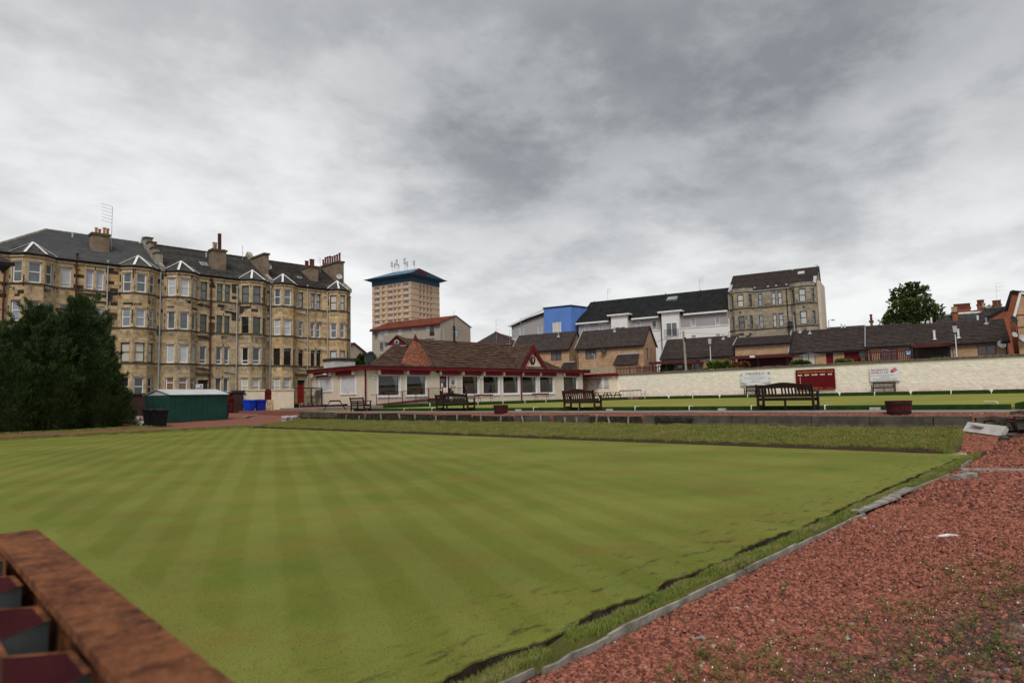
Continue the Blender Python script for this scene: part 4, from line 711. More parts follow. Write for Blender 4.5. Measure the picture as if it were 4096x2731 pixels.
MB().fwall(FS, 0, 9.2, .8, 4.3, sw, .16).build('side_wall', 'render_cream', ch)
MB().quad((CX1, CY, .8), (CX1, 59.2, .8), (CX1, 59.2, 4.3), (CX1, CY, 4.3)).quad((CX0, 59.2, .8), (CX0, 59.2, 4.3), (CX1, 59.2, 4.3), (CX1, 59.2, .8)).build('rear_wall', 'render_cream', ch)
MB().fbox(FS, .02, 9.18, -.05, .03, .78, 1.04).build('plinth', 'brick_dark', ch)
MB().quad((CX0+.2, 56, 1.2), (CX1-.2, 56, 1.2), (CX1-.2, 56, 4.25), (CX0+.2, 56, 4.25)).build('inner_wall', 'interior', ch); MB().quad((CX0+.2, 50.2, 1.25), (CX1-.2, 50.2, 1.25), (CX1-.2, 56, 1.25), (CX0+.2, 56, 1.25)).build('inner_floor', 'floor_room', ch); MB().quad((CX0+.2, 50.2, 4.24), (CX0+.2, 56, 4.24), (CX1-.2, 56, 4.24), (CX1-.2, 50.2, 4.24)).build('inner_ceiling', 'interior', ch)
for i, (o, (a, b, k)) in enumerate(zip(ops, wins)):
    w = window(ch, FF, o[0], o[1], o[2], o[3], 'upvc', 'glazing', 'plain', .06, .09)
    MB().fbox(FF, o[0]-.10, o[1]+.10, .0, .10, o[2]-.10, o[2]-.01).build('sill', 'upvc', w); MB().fbox(FF, o[0]-.09, o[0]-.005, .0, .05, o[2]-.01, o[3]+.35).build('guide_rail', 'upvc', w); MB().fbox(FF, o[1]+.005, o[1]+.09, .0, .05, o[2]-.01, o[3]+.02).build('guide_rail', 'upvc', w)
    s = MB().fbox(FF, o[0]+.14, o[1]+.26, .0, .30, 3.82, 4.22).build('shutter_box', 'oxblood', ch); MB().fbox(FF, o[0]-.13, o[0]+.135, .0, .285, 3.84, 4.21).build('box_end', 'render_cream', s)
    # tied-back curtain on the right of each window
    mb = MB(); n = 10; cw = .24*(o[1]-o[0])
    for j in range(n):
        for (za, zb) in ((3.75, 2.7), (2.7, 1.85)):
            f0 = lambda q, z: o[1]-.06-cw*(1-q)*(1 if z > 3.5 else (.42 if z > 2.5 else .34)); q0, q1 = j/n, (j+1)/n; dd = lambda q: -.26-.03*math.cos(q*n*math.pi)
            mb.quad(FF.P(f0(q0, zb), dd(q0), zb), FF.P(f0(q1, zb), dd(q1), zb), FF.P(f0(q1, za), dd(q1), za), FF.P(f0(q0, za), dd(q0), za))
    mb.build('curtain', 'curtain', w)
    if i == 1:
        mb = MB(); mb.quad(FF.P(o[0]+.05, -.27, 2.9), FF.P(o[0]+.12, -.25, 2.9), FF.P(o[0]+.28, -.25, 3.75), FF.P(o[0]+.05, -.27, 3.75)); mb.build('curtain', 'curtain', w)
# door and side light
d = MB().fbox(FF, door[0]+.05, door[1]-.05, -.14, -.08, 1.45, 2.30).fbox(FF, door[0]+.05, door[0]+.17, -.14, -.08, 2.30, 3.68).fbox(FF, door[1]-.17, door[1]-.05, -.14, -.08, 2.30, 3.68).fbox(FF, door[0]+.17, door[1]-.17, -.14, -.08, 3.45, 3.68).build('door', 'oxblood', ch)
MB().quad(FF.P(door[0]+.16, -.11, 2.29), FF.P(door[1]-.16, -.11, 2.29), FF.P(door[1]-.16, -.11, 3.46), FF.P(door[0]+.16, -.11, 3.46)).build('pane', 'glass_dark', d); MB().fbox(FF, door[0]+.28, door[0]+.52, -.105, -.10, 2.62, 3.02).build('notice', 'sign_white', d); MB().fbox(FF, door[0]+.06, door[0]+.10, -.08, -.03, 2.25, 2.45).build('handle', 'metal_grey', d)
MB().fbox(FF, door[1]-.04, door[1]+.08, -.14, -.02, 1.45, 3.72).fbox(FF, sidel[1]-.08, sidel[1], -.14, -.02, 1.45, 3.72).fbox(FF, door[0], door[0]+.045, -.14, -.02, 1.45, 3.72).build('door_frame', 'upvc', ch)
MB().fbox(FF, sidel[0]+.15, sidel[0]+.25, -.12, -.05, 1.45, 3.70).build('side_panel', 'oxblood', ch); MB().fbox(FF, sidel[0]+.26, sidel[1]-.08, -.13, -.06, 1.45, 3.70).build('side_panel', 'render_cream', ch); window(ch, FF, sidel[0]+.38, sidel[1]-.2, 2.75, 3.62, 'upvc', 'glass_grey', 'top', -.04, .07)
MB().fbox(FF, door[0]+.1, sidel[1]+.3, 0, .30, 3.83, 4.22).build('shutter_box', 'oxblood', ch); MB().fbox(FF, door[0]-.14, door[0]+.095, 0, .29, 3.84, 4.21).build('box_end', 'render_cream', ch)
# roller shutters on the side
for u0, u1, z0, z1 in sw:
    w = MB().fbox(FS, u0-.08, u0, -.02, .06, z0-.06, z1+.02).fbox(FS, u1, u1+.08, -.02, .06, z0-.06, z1+.02).fbox(FS, u0-.09, u1+.09, -.02, .08, z0-.13, z0-.055).build('shutter_frame', 'upvc', ch)
    n = int((z1-z0)/.085)
    for i in range(n): a = z0+(z1-z0)*i/n; MB().prism([FS.P(u0, -.05, a), FS.P(u0, .0, a+.012), FS.P(u0, .012, a+.04), FS.P(u0, .0, a+.07), FS.P(u0, -.05, a+.078)], (0, -(u1-u0), 0)).build('shutter_slat', 'upvc', w)
    MB().fbox(FS, mid(u0, u1)-.1, mid(u0, u1)+.1, .013, .025, z0+.05, z0+.13).build('lock_plate', 'pot_buff', w)
    s = MB().fbox(FS, u0-.55, u1-.25, 0, .28, z1+.03, z1+.42).build('shutter_box', 'oxblood', ch); MB().fbox(FS, u1-.245, u1+.16, 0, .27, z1+.04, z1+.41).build('box_end', 'render_cream', s)
# fascia and flat eaves
for nm, args in (('fascia', (FF, -.55, CX1-CX0+.85, .42, .50, 4.22, 4.58)), ('fascia', (FS, -.4, 9.62, .42, .50, 4.24, 4.58))): MB().fbox(*args).build(nm, 'oxblood', ch)
MB().box(CX0-.42, CX1+.85, CY-.42, 59.6, 4.30, 4.50).build('flat_roof', 'slate', ch); MB().fbox(FF, -.56, CX1-CX0+.86, .40, .56, 4.582, 4.66).fbox(FS, -.4, 9.62, .40, .56, 4.584, 4.66).build('roof_edge', 'slate', ch); MB().box(CX1+.78, CX1+.85, CY-.42, 59.6, 4.22, 4.58).build('fascia', 'oxblood', ch)
# main hipped roof
RY, RZ, RX0, RX1 = 55.2, 7.80, 40.6, 56.2; e0, e1 = CY-.30, 60.3
roof_slope(ch, (33.1, e0, 4.60), (60.5, e0, 4.60), (RX1, RY, RZ), (RX0, RY, RZ), 15, 'tile_club', 'roof_tile', .12, .62)
roof_slope(ch, (39.6, e1, 4.60), (33.1, e0, 4.60), (RX0, RY, RZ), (RX0, RY, RZ), 15, 'tile_club', 'roof_tile', .12, .62, 60)
roof_slope(ch, (60.5, e0, 4.60), (60.5, e1, 4.60), (RX1, RY, RZ), (RX1, RY, RZ), 12, 'tile_club', 'tile_course', .06)
MB().quad((60.5, e1, 4.6), (39.6, e1, 4.6), (RX0, RY, RZ), (RX1, RY, RZ)).build('rear_roof', 'tile_club', ch)
for i in range(34): x = RX0+(RX1-RX0)*(i+.5)/34; MB().tube([(x-.235, RY, RZ+.01), (x+.215, RY, RZ+.02)], .13, 8).build('ridge_tile', 'tile_club', ch)
for i in range(24):
    t0, t1 = i/24, (i+.95)/24; A = Vector((33.1, e0, 4.66)); B = Vector((RX0, RY, RZ+.02)); MB().tube([A.lerp(B, t0), A.lerp(B, t1)], .11, 6).build('hip_tile', 'tile_club', ch)
# small gablet with a round vent at the top of the left hip
gc = Vector((39.0, 53.9, 0)); gt = Vector((.80, -.60, 0)); gn = Vector((-.60, -.80, 0)); gz = 6.98
G3 = lambda u, d, z: tuple(gc+gt*u+gn*d+Vector((0, 0, z)))
g = MB().prism([G3(-.95, 0, gz), G3(.95, 0, gz), G3(0, 0, RZ+.12)], gn*-.08).build('gablet', 'oxblood', ch); n_ = 14
MB().prism([G3(.25*math.cos(2*math.pi*i/n_), .03, gz+.34+.25*math.sin(2*math.pi*i/n_)) for i in range(n_)], gn*.04).build('vent', 'pipe_grey', g); MB().prism([G3(.15*math.cos(2*math.pi*i/n_), .075, gz+.34+.15*math.sin(2*math.pi*i/n_)) for i in range(n_)], gn*.01).build('vent', 'interior', g); MB().beam(G3(-1.05, .06, gz-.03), G3(1.0, .06, gz-.03), .1, .07).build('flashing', 'lead', g)
for s_ in (-1, 1): MB().hexa([G3(s_*1.12, .14, gz-.06), G3(0, .14, RZ+.18), (RX0+.5, RY, RZ+.08), G3(s_*1.12, -1.0, gz-.06), G3(s_*1.12, .14, gz+.02), G3(0, .14, RZ+.27), (RX0+.5, RY, RZ+.16), G3(s_*1.12, -1.0, gz+.02)]).build('gablet_roof', 'tile_club', ch)
# turret
tx, ty, tr, te = 38.75, 50.45, 2.05, .48; tn = 12; rows = 20; small = []
def tp_(k, s): r_ = tr*(1-s)+.30*s; return Vector((tx+r_*math.cos(k), ty+r_*math.sin(k)*te, 4.66+2.58*s))
for i in range(rows):
    s0, s1 = i/rows, (i+1.1)/rows
    for f in range(tn):
        a0, a1 = 2*math.pi*f/tn, 2*math.pi*(f+1)/tn; k = max(1, round((tr*(1-s0)+.3*s0)*.52/.19)); A, B, C, D = tp_(a0, s0), tp_(a1, s0), tp_(a1, s1), tp_(a0, s1); nrm = (B-A).cross(D-A).normalized(); of = .5/k if i % 2 else 0
        ed = sorted({0, 1, *[min(1, max(0, j/k+of)) for j in range(k)]})
        for p, q in zip(ed, ed[1:]):
            if q-p < .03: continue
            g_ = .03/k; small.append([A.lerp(B, p+g_), A.lerp(B, q-g_), D.lerp(C, q-g_), D.lerp(C, p+g_)]+[v+nrm*t_ for v, t_ in ((A.lerp(B, p+g_), .035), (A.lerp(B, q-g_), .035), (D.lerp(C, q-g_), .01), (D.lerp(C, p+g_), .01))])
tl = MB().lathe((0, 0, 4.60), [(tr-.04, 0), (.26, 2.62)], tn); tl.v = [(tx+a, ty+b*te, c) for a, b, c in tl.v]; tu = tl.build('turret', 'tile_club', ch)
small = [p for p in small if (p[0].y < ty+.6)]; small.sort(key=lambda p: p[0].y)
for p in small[:300]: MB().hexa(p).build('turret_tile', 'tile_turret', tu)
mb = MB()
for p in small[300:]: mb.hexa(p)
stuff(mb.build('turret_tiles', 'tile_turret', tu)); MB().lathe((tx, ty, 7.22), [(.36, 0), (.30, .06), (.13, .34), (.07, .52), (.04, .56)], 10).build('finial_cone', 'oxblood_dull', tu); MB().lathe((tx, ty, 7.78), [(0, 0), (.10, .05), (.13, .13), (.09, .22), (0, .25)], 10).build('finial_ball', 'pot_buff', tu)
# crest gable over the front
gx0, gx1, gxm, gy, gz0, gz1 = 53.0, 57.5, 55.2, CY-.25, 4.66, 7.42
MB().prism([(gx0+.35, gy+.12, gz0+.1), (gx1-.35, gy+.12, gz0+.1), (gxm, gy+.12, gz1-.5)], (0, .1, 0)).build('gable_panel', 'render_cream', ch)
by = RY-(RZ-gz1)/((RZ-4.6)/(RY-e0))
for s, xe in ((-1, gx0), (1, gx1)):
    MB().hexa([(xe, gy-.12, gz0), (xe-s*.55, gy-.12, gz0), (xe-s*.55, gy+.05, gz0), (xe, gy+.05, gz0), (gxm, gy-.12, gz1), (gxm, gy-.12, gz1-.72), (gxm, gy+.05, gz1-.72), (gxm, gy+.05, gz1)]).build('bargeboard', 'oxblood', ch)
    A, D = (xe+s*.12, gy-.05, gz0-.05), (gxm, gy-.05, gz1+.05); B, C = (xe+s*.12, e0+.3, gz0-.02), (gxm, by+.1, gz1+.05)
    if s < 0: roof_slope(ch, B, A, D, C, 11, 'tile_club', 'roof_tile', .11, .62)
    else: roof_slope(ch, A, B, C, D, 11, 'tile_club', 'tile_course', .06)
MB().box(gx0+.4, gx1-.4, gy+.04, gy+.14, gz0+.14, gz0+.24).build('gable_rail', 'oxblood', ch); MB().box(gx0+.3, gx1-.3, gy-.05, gy+.16, gz0-.06, gz0+.1).build('flashing', 'lead', ch)
# club crest: interlaced letters with a scroll each side
def crest(poly, mat, d=0.0): MB().prism([(gxm-.05+x*1.0, gy+.10-d, 5.0+z*1.0) for x, z in poly], (0, -.02, 0)).build('crest', mat, ch)
D_out = [(-.28, .12), (.16, .12), (.30, .22), (.34, .40), (.32, .75), (.22, 1.0), (.22, .80), (.18, .45), (.12, .30), (-.08, .30), (-.12, .80), (-.12, .98), (-.28, .98)]
crest(D_out, 'emblem_black', .004); crest([(.05, .95), (.25, .95), (.28, 1.02), (.08, 1.06)], 'emblem_black', .004)
crest([(-.05, .35), (.12, .30), (.04, .5), (.04, .9), (.10, 1.10), (-.10, 1.10), (-.03, .9), (-.03, .5)], 'emblem_red', .008)
def arc(cx, cz, rx, rz, a0, a1, w): n = 8; A = [a0+(a1-a0)*i/n for i in range(n+1)]; return [(cx+rx*math.cos(R_(a)), cz+rz*math.sin(R_(a))) for a in A]+[(cx+(rx-w)*math.cos(R_(a)), cz+(rz-w)*math.sin(R_(a))) for a in A[::-1]]
crest(arc(0, .75, .50, .62, 165, 245, .13), 'emblem_red'); crest(arc(0, .75, .50, .62, -50, 25, .13), 'emblem_red'); crest([(.28, 1.35), (.42, 1.38), (.62, 1.10), (.46, 1.14), (.46, .95), (.36, 1.0)], 'emblem_red'); crest(arc(-.02, 1.22, .26, .32, 10, 190, .14), 'emblem_black')
# downpipes, wall lamps, vents, ridge finial, dish, chimney on the flat roof
for u, z1 in ((.06, 4.3), (fu(1188), 4.3), (CX1-CX0-.08, 4.3)): MB().fbox(FF, u-.055, u+.055, .02, .13, 1.0, z1).build('downpipe', 'oxblood', ch)
def disc(fr, u, z, r, mat, nm, d=.09):
    mb = MB(); n = 14
    mb.prism([fr.P(u+r*math.cos(2*math.pi*i/n), .0, z+r*math.sin(2*math.pi*i/n)) for i in range(n)], (fr.nn[0]*d, fr.nn[1]*d, 0)); return mb.build(nm, mat, ch)
disc(FF, fu(1105, False), 3.62, .22, 'white_paint', 'wall_vent'); disc(FF, fu(1105, False), 3.62, .14, 'pipe_grey', 'wall_vent', .11)
for zx in (692, 1400, 1897): disc(FF, fu(zx), 3.70-(.0), .22, 'white_paint', 'bulkhead_lamp', .14); disc(FF, fu(zx), 3.70, .15, 'glass_cream', 'lamp_glass', .17)
for u, m in ((fu(1155, False), 'white_paint'), (fu(1960, False), 'white_paint'), (fu(2045, False), 'metal_dark'), (fu(960), 'render_cream'), (fu(1412), 'render_cream')): MB().lathe(FF.P(u, .18, 4.02), [(.03, 0), (.11, .04), (.13, .14), (.08, .22)], 10).build('spot_lamp', m, ch)
MB().tube([FS.P(2.9, .5, 4.06), FS.P(1.6, .55, 4.0), FS.P(.1, .58, 3.86)], .03, 6).lathe(FS.P(3.2, .5, 3.98), [(.05, 0), (.26, .03), (.22, .12), (.08, .18)], 12).build('arm_lamp', 'pipe_grey', ch); MB().lathe(FS.P(.75, .1, 3.72), [(.09, 0), (.09, .14), (.04, .2)], 10).build('alarm_lamp', 'white_paint', ch)
fx = 47.9; MB().lathe((fx, RY, RZ+.02), [(.30, 0), (.26, .05), (.13, .12), (.12, 1.0), (.09, 1.35), (.20, 1.45), (.20, 1.5), (.08, 1.56), (.15, 1.68), (.15, 1.78), (.05, 1.9), (.03, 2.6), (.06, 2.64), (.06, 2.7), (.02, 2.75), (.012, 3.6)], 10).build('finial', 'metal_dark', ch)
ca, cb = aty(1339, 1431, 56.5), aty(1421, 1470, 56.5); t = thing('flat_roof_chimney', 'squat white painted brick stack with a dark cap on the clubhouse flat roof', 'chimney', (ca.x+1, 57, 4.5)); MB().box(ca.x, cb.x, 56.5, 58.6, 4.5, ca.z-.26).build('stack', 'brick_white', t); MB().box(ca.x-.08, cb.x+.06, 56.42, 58.68, ca.z-.258, ca.z).build('cap', 'slate_dark', t)
def dish(par, c, r, az, mat='pipe_grey', tilt=.35):
    c = Vector(c); d = Vector((math.cos(az)*math.cos(tilt), math.sin(az)*math.cos(tilt), math.sin(tilt))); m = d.to_track_quat('Z', 'Y').to_matrix(); mb = MB()
    mb.lathe((0, 0, 0), [(.001, 0), (r*.5, r*.07), (r, r*.26), (r*1.01, r*.24), (r*.5, r*.04), (.001, -.02)], 16); mb.v = [tuple(c+m@Vector(v)) for v in mb.v]; o = mb.build('dish', mat, par)
    MB().tube([c+m@Vector((0, -r*.9, r*.1)), c+m@Vector((0, -r*.45, r*.75))], r*.04, 5).tube([c+m@Vector((0, -r*.45, r*.75)), c+m@Vector((0, -r*.3, r*.85))], r*.09, 6).tube([c-d*.05, c-d*.3-Vector((0, 0, r*.6))], r*.07, 6).build('arm', mat, par); return o
t = thing('satellite_dish', 'large dark satellite dish at the corner of the clubhouse roof', 'satellite dish', (34.2, 51.5, 4.66)); MB().tube([(34.2, 51.6, 4.66), (34.2, 51.6, 5.4)], .04, 6).build('pole', 'pipe_black', t); dish(t, (34.2, 51.4, 5.42), .62, R_(195), 'plastic_grey', .25)
# chairs inside, a member by the window
def red_chair(loc, rz, lb):
    t = local('lounge_chair', lb, 'chair', loc, rz, 'red chairs inside the clubhouse'); MB().box(-.24, .24, -.22, .24, .40, .48).build('seat', 'chair_red', t); MB().beam((0, -.22, .5), (0, -.28, .98), .44, .06, up=(0, 1, 0)).build('backrest', 'chair_red', t)
    for sx in (-1, 1):
        for sy in (-1, 1): MB().tube([(sx*.2, sy*.19, 0), (sx*.2, sy*.19, .4)], .018, 5).build('leg', 'metal_dark', t)
for zx in (490, 575, 765, 820, 1030, 1080, 1230, 1270, 1310, 1755, 1800): red_chair((CX0+fu(zx)*1.012, 50.75, 1.25), math.pi, 'red upholstered chair with its back to a clubhouse window')
pe = thing('person', 'white haired person in a dark top sitting inside a clubhouse window', 'person', (CX0+fu(585)*1.012, 50.95, 1.25))
x, y = CX0+fu(570)*1.012, 50.95; mb = MB()
for cc, rings in (((x, y, 0), [((0, 0, 1.72), .17, .13), ((0, 0, 1.95), .18, .13), ((0, 0, 2.20), .21, .13), ((0, 0, 2.33), .19, .11), ((0, 0, 2.40), .07, .07), ((0, -.01, 2.47), .065, .07), ((0, -.02, 2.52), .08, .095), ((0, -.02, 2.60), .088, .105), ((0, -.015, 2.68), .08, .10), ((0, 0, 2.74), .03, .04)]),):
    base = len(mb.v); n = 12
    for (dx, dy, z), rx, ry in rings: mb.v += [(cc[0]+dx+rx*math.cos(2*math.pi*j/n), cc[1]+dy+ry*math.sin(2*math.pi*j/n), z) for j in range(n)]
    for i in range(len(rings)-1):
        for j in range(n): k = (j+1) % n; a = base+i*n; mb.f.append((a+j, a+k, a+n+k, a+n+j))
mb.tube([(x-.2, y, 2.26), (x-.25, y-.08, 2.0), (x-.12, y-.3, 1.92)], .06, 7, .035).tube([(x+.2, y, 2.26), (x+.27, y-.08, 2.02), (x+.2, y-.3, 2.1)], .06, 7, .035).tube([(x-.09, y, 1.75), (x-.1, y-.42, 1.74), (x-.1, y-.45, 1.27)], .09, 8, .05).tube([(x+.09, y, 1.75), (x+.1, y-.42, 1.74), (x+.1, y-.45, 1.27)], .09, 8, .05)
b = mb.build('body', 'coat_dark', pe, smooth=True); b.data.materials.append(MATS['skin'])
for p in b.data.polygons:
    if p.center.z+1.25 > 2.40: p.material_index = 1
MB().lathe((x, y+.01, 2.585), [(.098, 0), (.104, .06), (.09, .12), (.05, .165), (0, .175)], 12).build('hair', 'hair_grey', pe, smooth=True)
# annexe at the far end, under the coping of the boundary wall
an = thing('annexe', 'small cream lean-to with boarded windows and an oxblood edge past the clubhouse end', 'building', (66.6, 48, 1.0)); FA = Fr(66.5, 51.6, 0, -1)
ao = [(.2, .9, 2.35, 3.6), (2.35, 3.2, 2.35, 3.6), (3.5, 4.25, 2.35, 3.6)]; MB().fwall(FA, 0, 4.8, .8, 3.75, ao, .1).quad((66.5, 46.8, .8), (67.5, 46.8, .8), (67.5, 46.8, 3.75), (66.5, 46.8, 3.75)).build('wall', 'render_wall', an)
for o in ao: MB().fbox(FA, o[0], o[1], -.1, -.04, o[2], o[3]).build('window_board', 'glass_blind', an); MB().fbox(FA, o[0]-.05, o[1]+.05, -.03, .03, o[2]-.08, o[2]).build('sill', 'stone_grey', an)
MB().fbox(FA, -.3, 5.1, -.9, .35, 3.76, 4.12).build('fascia', 'oxblood', an); MB().fbox(FA, 0, 3.2, .1, 1.6, 3.45, 3.52).build('canopy', 'oxblood_dull', an)
for u in (.5, 1.9): MB().beam(FA.P(u, .1, 2.6), FA.P(u, 1.4, 3.44), .04, .04).build('bracket', 'metal_dark', an)
# ramp and railing before the door
rp = thing('access_ramp', 'access ramp with thin oxblood railings leading to the clubhouse door', 'ramp', (39, 48.6, 1.0))
xr = lambda zx, k=True: aty((1700+zx*.3231) if k else (1200+zx*.2679), 1560, 48.7).x
x0, x1, x2, x3 = xr(1130, False), xr(1890, False), xr(0), xr(600)
MB().hexa([(x0, 48.6, .99), (x1, 48.6, .99), (x1, 49.95, .99), (x0, 49.95, .99), (x0, 48.6, 1.02), (x1, 48.6, 1.42), (x1, 49.95, 1.42), (x0, 49.95, 1.02)]).build('ramp', 'concrete_path', rp); MB().beam((x0, 48.57, 1.02), (x1, 48.57, 1.40), .05, .12).build('kerb', 'oxblood', rp); MB().box(x1+.002, xr(480), 48.6, 49.95, .99, 1.44).build('landing', 'concrete', rp); MB().box(x1, xr(180), 48.55, 48.595, 1.40, 1.50).build('kerb', 'oxblood', rp)
for i in range(2): MB().box(xr(480)+.002+i*.3, xr(480)+.3+i*.3, 48.6, 49.95, .99, 1.29-i*.15).build('step', 'concrete', rp)
top = lambda x: (1.98+.50*(x-x0)/(x1-x0)) if x < x1 else 2.48
bot = lambda x: (1.06+.40*(x-x0)/(x1-x0)) if x < x1 else 1.50
MB().tube([(x0-.55, 48.6, 1.93), (x0, 48.6, 1.98), (x1, 48.6, 2.48), (x3, 48.6, 2.48), (x3+.05, 48.6, 1.2)], .026, 6).build('handrail', 'rail_paint', rp); MB().tube([(x0, 48.6, 1.1), (x1, 48.6, 1.52), (x3, 48.6, 1.52)], .018, 5).build('bottom_rail', 'rail_paint', rp)
x = x0
while x < x3: MB().beam((x, 48.6, bot(x)), (x, 48.6, top(x)), .014, .014).build('baluster', 'rail_paint', rp); x += .145
for x in (x0, xr(1315, False), xr(1520, False), xr(1720, False), xr(1910, False), xr(40), xr(600)): MB().beam((x, 48.6, 1.0), (x, 48.6, top(x)), .05, .05).build('post', 'rail_paint', rp)
for zx, m, lb, tr_ in ((190, 'cloth_black', 'black towel with a yellow end hung on the ramp railing', 'yellow'), (228, 'cloth_white', 'white towel with a red motif hung beside the black and yellow towel', 'ink_red'), (257, 'cloth_white', 'white towel hung on the railing next to the black one', 'ink_red'), (297, 'cloth_black', 'plain black towel hung on the ramp railing', None), (330, 'cloth_black', 'dark towel with a broad yellow end hung last on the railing', 'yellow')):
    x = xr(zx); t = thing('towel', lb, 'towel', (x, 48.6, 1.9)); w_, h_ = .19, .62; mb = MB(); n = 6
    pr = [(-.05, 1.86), (-.045, 2.2), (-.035, 2.49), (0, 2.52), (.035, 2.49), (.045, 2.25), (.05, 1.95)]
    for (a, za), (b, zb) in zip(pr, pr[1:]): mb.quad((x-w_/1.6, 48.6+a, za), (x+w_/1.6, 48.6+a, za), (x+w_/1.6, 48.6+b, zb), (x-w_/1.6, 48.6+b, zb))
    mb.build('cloth', m, t)
    if tr_: z0, z1 = (2.22, 2.48) if tr_ == 'yellow' else (1.92, 2.08); k = .055; MB().quad((x-.1, 48.6-k, z0), (x+.1, 48.6-k, z0), (x+.1, 48.6-k+.006, z1), (x-.1, 48.6-k+.006, z1)).build('motif', tr_, t)
# ------------------------------------------------------------------ tenements
TY = 67.0; EZ = 14.45; RYT, RZT = 72.4, 18.1; SL = (RZT-EZ)/(RYT-66.7)
FLOORS = [(12.0, 13.8), (8.75, 10.5), (5.5, 7.3), (2.3, 4.1)]
def on_roof(x, y, ze=EZ, y0=66.7, sl=SL):
    d = ray(x, y); k = ((y0*sl)-ze+CAMZ)/(d.y*sl-d.z); return Vector((0, 0, CAMZ))+d*k
GL = ['glass_grey', 'glass_dark', 'glass_blind', 'glass_cream', 'glass_sky', 'glass_lilac', 'glass_board']
def chimney(par, x0, x1, y0, y1, zb, zt, pots, pm='pot_red', ph=.75, cap=True, mat='chimney_render'):
    c = MB().box(x0, x1, y0, y1, zb, zt).build('chimney', mat, par)
    if cap: MB().box(x0-.1, x1+.1, y0-.1, y1+.1, zt+.002, zt+.2).build('chimney_cap', 'stone_band', c)
    for i, (px_, py_) in enumerate(pots):
        h = ph*rng.uniform(.85, 1.15); MB().lathe((px_, py_, zt+.2), [(.13, 0), (.155, .04), (.12, .10), (.115, h*.85), (.15, h*.9), (.15, h), (.09, h), (.09, h*.8)], 10).build('chimney_pot', pm, c)
    return c
SIDE = [0]
def tenement(label, x0, x1, cols, mat, roofm, sty, ground, ridge, hip=None):
    t = thing('tenement', label, 'tenement', (mid(x0, x1), TY, 1.28)); F = Fr(0, TY, 1, 0); ops = []; st = []
    b1, sg, db, b2 = cols; bays = []
    for (a, b, c, d) in (b1, b2):                       # canted bay: lit window each on the left cant, the front and the right cant
        y0 = TY-.95; f0, f1 = c*y0/TY-.22, d*y0/TY+.22; l0 = a*.9955-.26; bays.append([(l0, TY), (f0, y0), (f1, y0), (f1+f0-l0, TY)])
    spans = [(P[0][0], P[3][0]) for P in bays]
    for r, (z0, z1) in enumerate(FLOORS):
        for a, b in (sg, db[:2], db[2:]):
            if r == 3 and (a, b) == sg: continue
            ops.append((a, b, z0, z1))
    if ground: ops.append((sg[0]-.1, sg[1]+.25, 1.3, 3.9))
    hide = [(s[0]+.05, s[1]-.05, 1.2, 14.3) for s in spans]
    MB().fwall(F, x0, x1, 1.2, 14.3, ops, .28).quad((x1, TY, 1.2), (x1, 78, 1.2), (x1, 78, 14.3), (x1, 72.4, RZT), (x1, TY, 14.3)).quad((x0, TY, 1.2), (x0, TY, 14.3), (x0, 78, 14.3), (x0, 78, 1.2)).quad((x0, 78, 1.2), (x0, 78, 14.3), (x1, 78, 14.3), (x1, 78, 1.2)).build('wall', 'stone_trim', t)
    bands = [z0-.14 for z0, z1 in FLOORS[:3]]
    st += ashlar(F, x0+.02, x1-.02, 1.3, 14.25, ops+hide+[(x0, x1, b-.04, b+.16) for b in ()], .325, .85, margin=.16)
    faces = []
    for P in bays:
        for k in range(3):
            fr = face_to(P[k], P[k+1]); L = fr.len; q = (.2, .2) if k == 1 else (L*.20, L*.20); fo = [(q[0], L-q[1], z0, z1) for z0, z1 in FLOORS]
            MB().fwall(fr, 0, L, 1.2, 14.3, fo, .22).build('bay_wall', 'stone_trim', t); st += ashlar(fr, .01, L-.01, 1.3, 14.25, fo, .325, .7, margin=.12); faces.append((fr, L, fo, k))
    for fi, (fr, L, fo, k) in enumerate(faces):
        SIDE[0] = fi//3
        for zb in bands: MB().fbox(fr, -.03 if k == 1 else 0, L+.03 if k == 1 else L, -.05, .085, zb, zb+.137).build('string_course', 'stone_band', t)
        MB().fbox(fr, -.04 if k == 1 else 0, L+.04 if k == 1 else L, -.05, .12, 14.15, 14.33).build('cornice', 'stone_trim', t); MB().fbox(fr, -.1, L+.1, .02, .20, 14.335, 14.45).build('gutter', 'pipe_black', t)
        for j, o in enumerate(fo):
            fl = FLOORS.index((o[2], o[3])); fm, gm, s = sty(fl, k, j); window(t, fr, *o, fm, gm, s, .11, .10 if fm == 'upvc' else .075)
            MB().fbox(fr, o[0]-.10, o[1]+.10, -.04, .03, o[3]+.005, o[3]+.30).build('lintel', 'stone_trim', t)
    flat = [(x0, spans[0][0]), (spans[0][1], spans[1][0]), (spans[1][1], x1)]
    for a, b in flat:
        if b-a < .05: continue
        for zb in bands: MB().fbox(F, a, b, -.05, .08, zb, zb+.137).build('string_course', 'stone_band', t)
        MB().fbox(F, a, b, -.05, .115, 14.15, 14.33).build('cornice', 'stone_trim', t); MB().fbox(F, a, b, .02, .20, 14.335, 14.45).build('gutter', 'pipe_black', t)
    for o in ops:
        if o[2] < 1.5:
            MB().fbox(F, o[0], o[1], -.5, -.27, 1.3, 3.9).build('doorway', 'interior', t)
            MB().fbox(F, o[0]+.06, o[1]-.1, -.24, -.18, 1.3, 3.3).build('door', 'door_red' if ground == 'red' else 'interior', t); MB().fbox(F, o[0]-.3, o[1]+.3, -.05, .22, 4.42, 4.62).build('door_hood', 'stone_band', t); continue
        fl = FLOORS.index((o[2], o[3])); fm, gm, s = sty(fl, 3, ops.index(o)); window(t, F, *o, fm, gm, s, .14, .085); MB().fbox(F, o[0]-.14, o[1]+.14, -.04, .028, o[3]+.005, o[3]+.30).build('lintel', 'stone_trim', t)
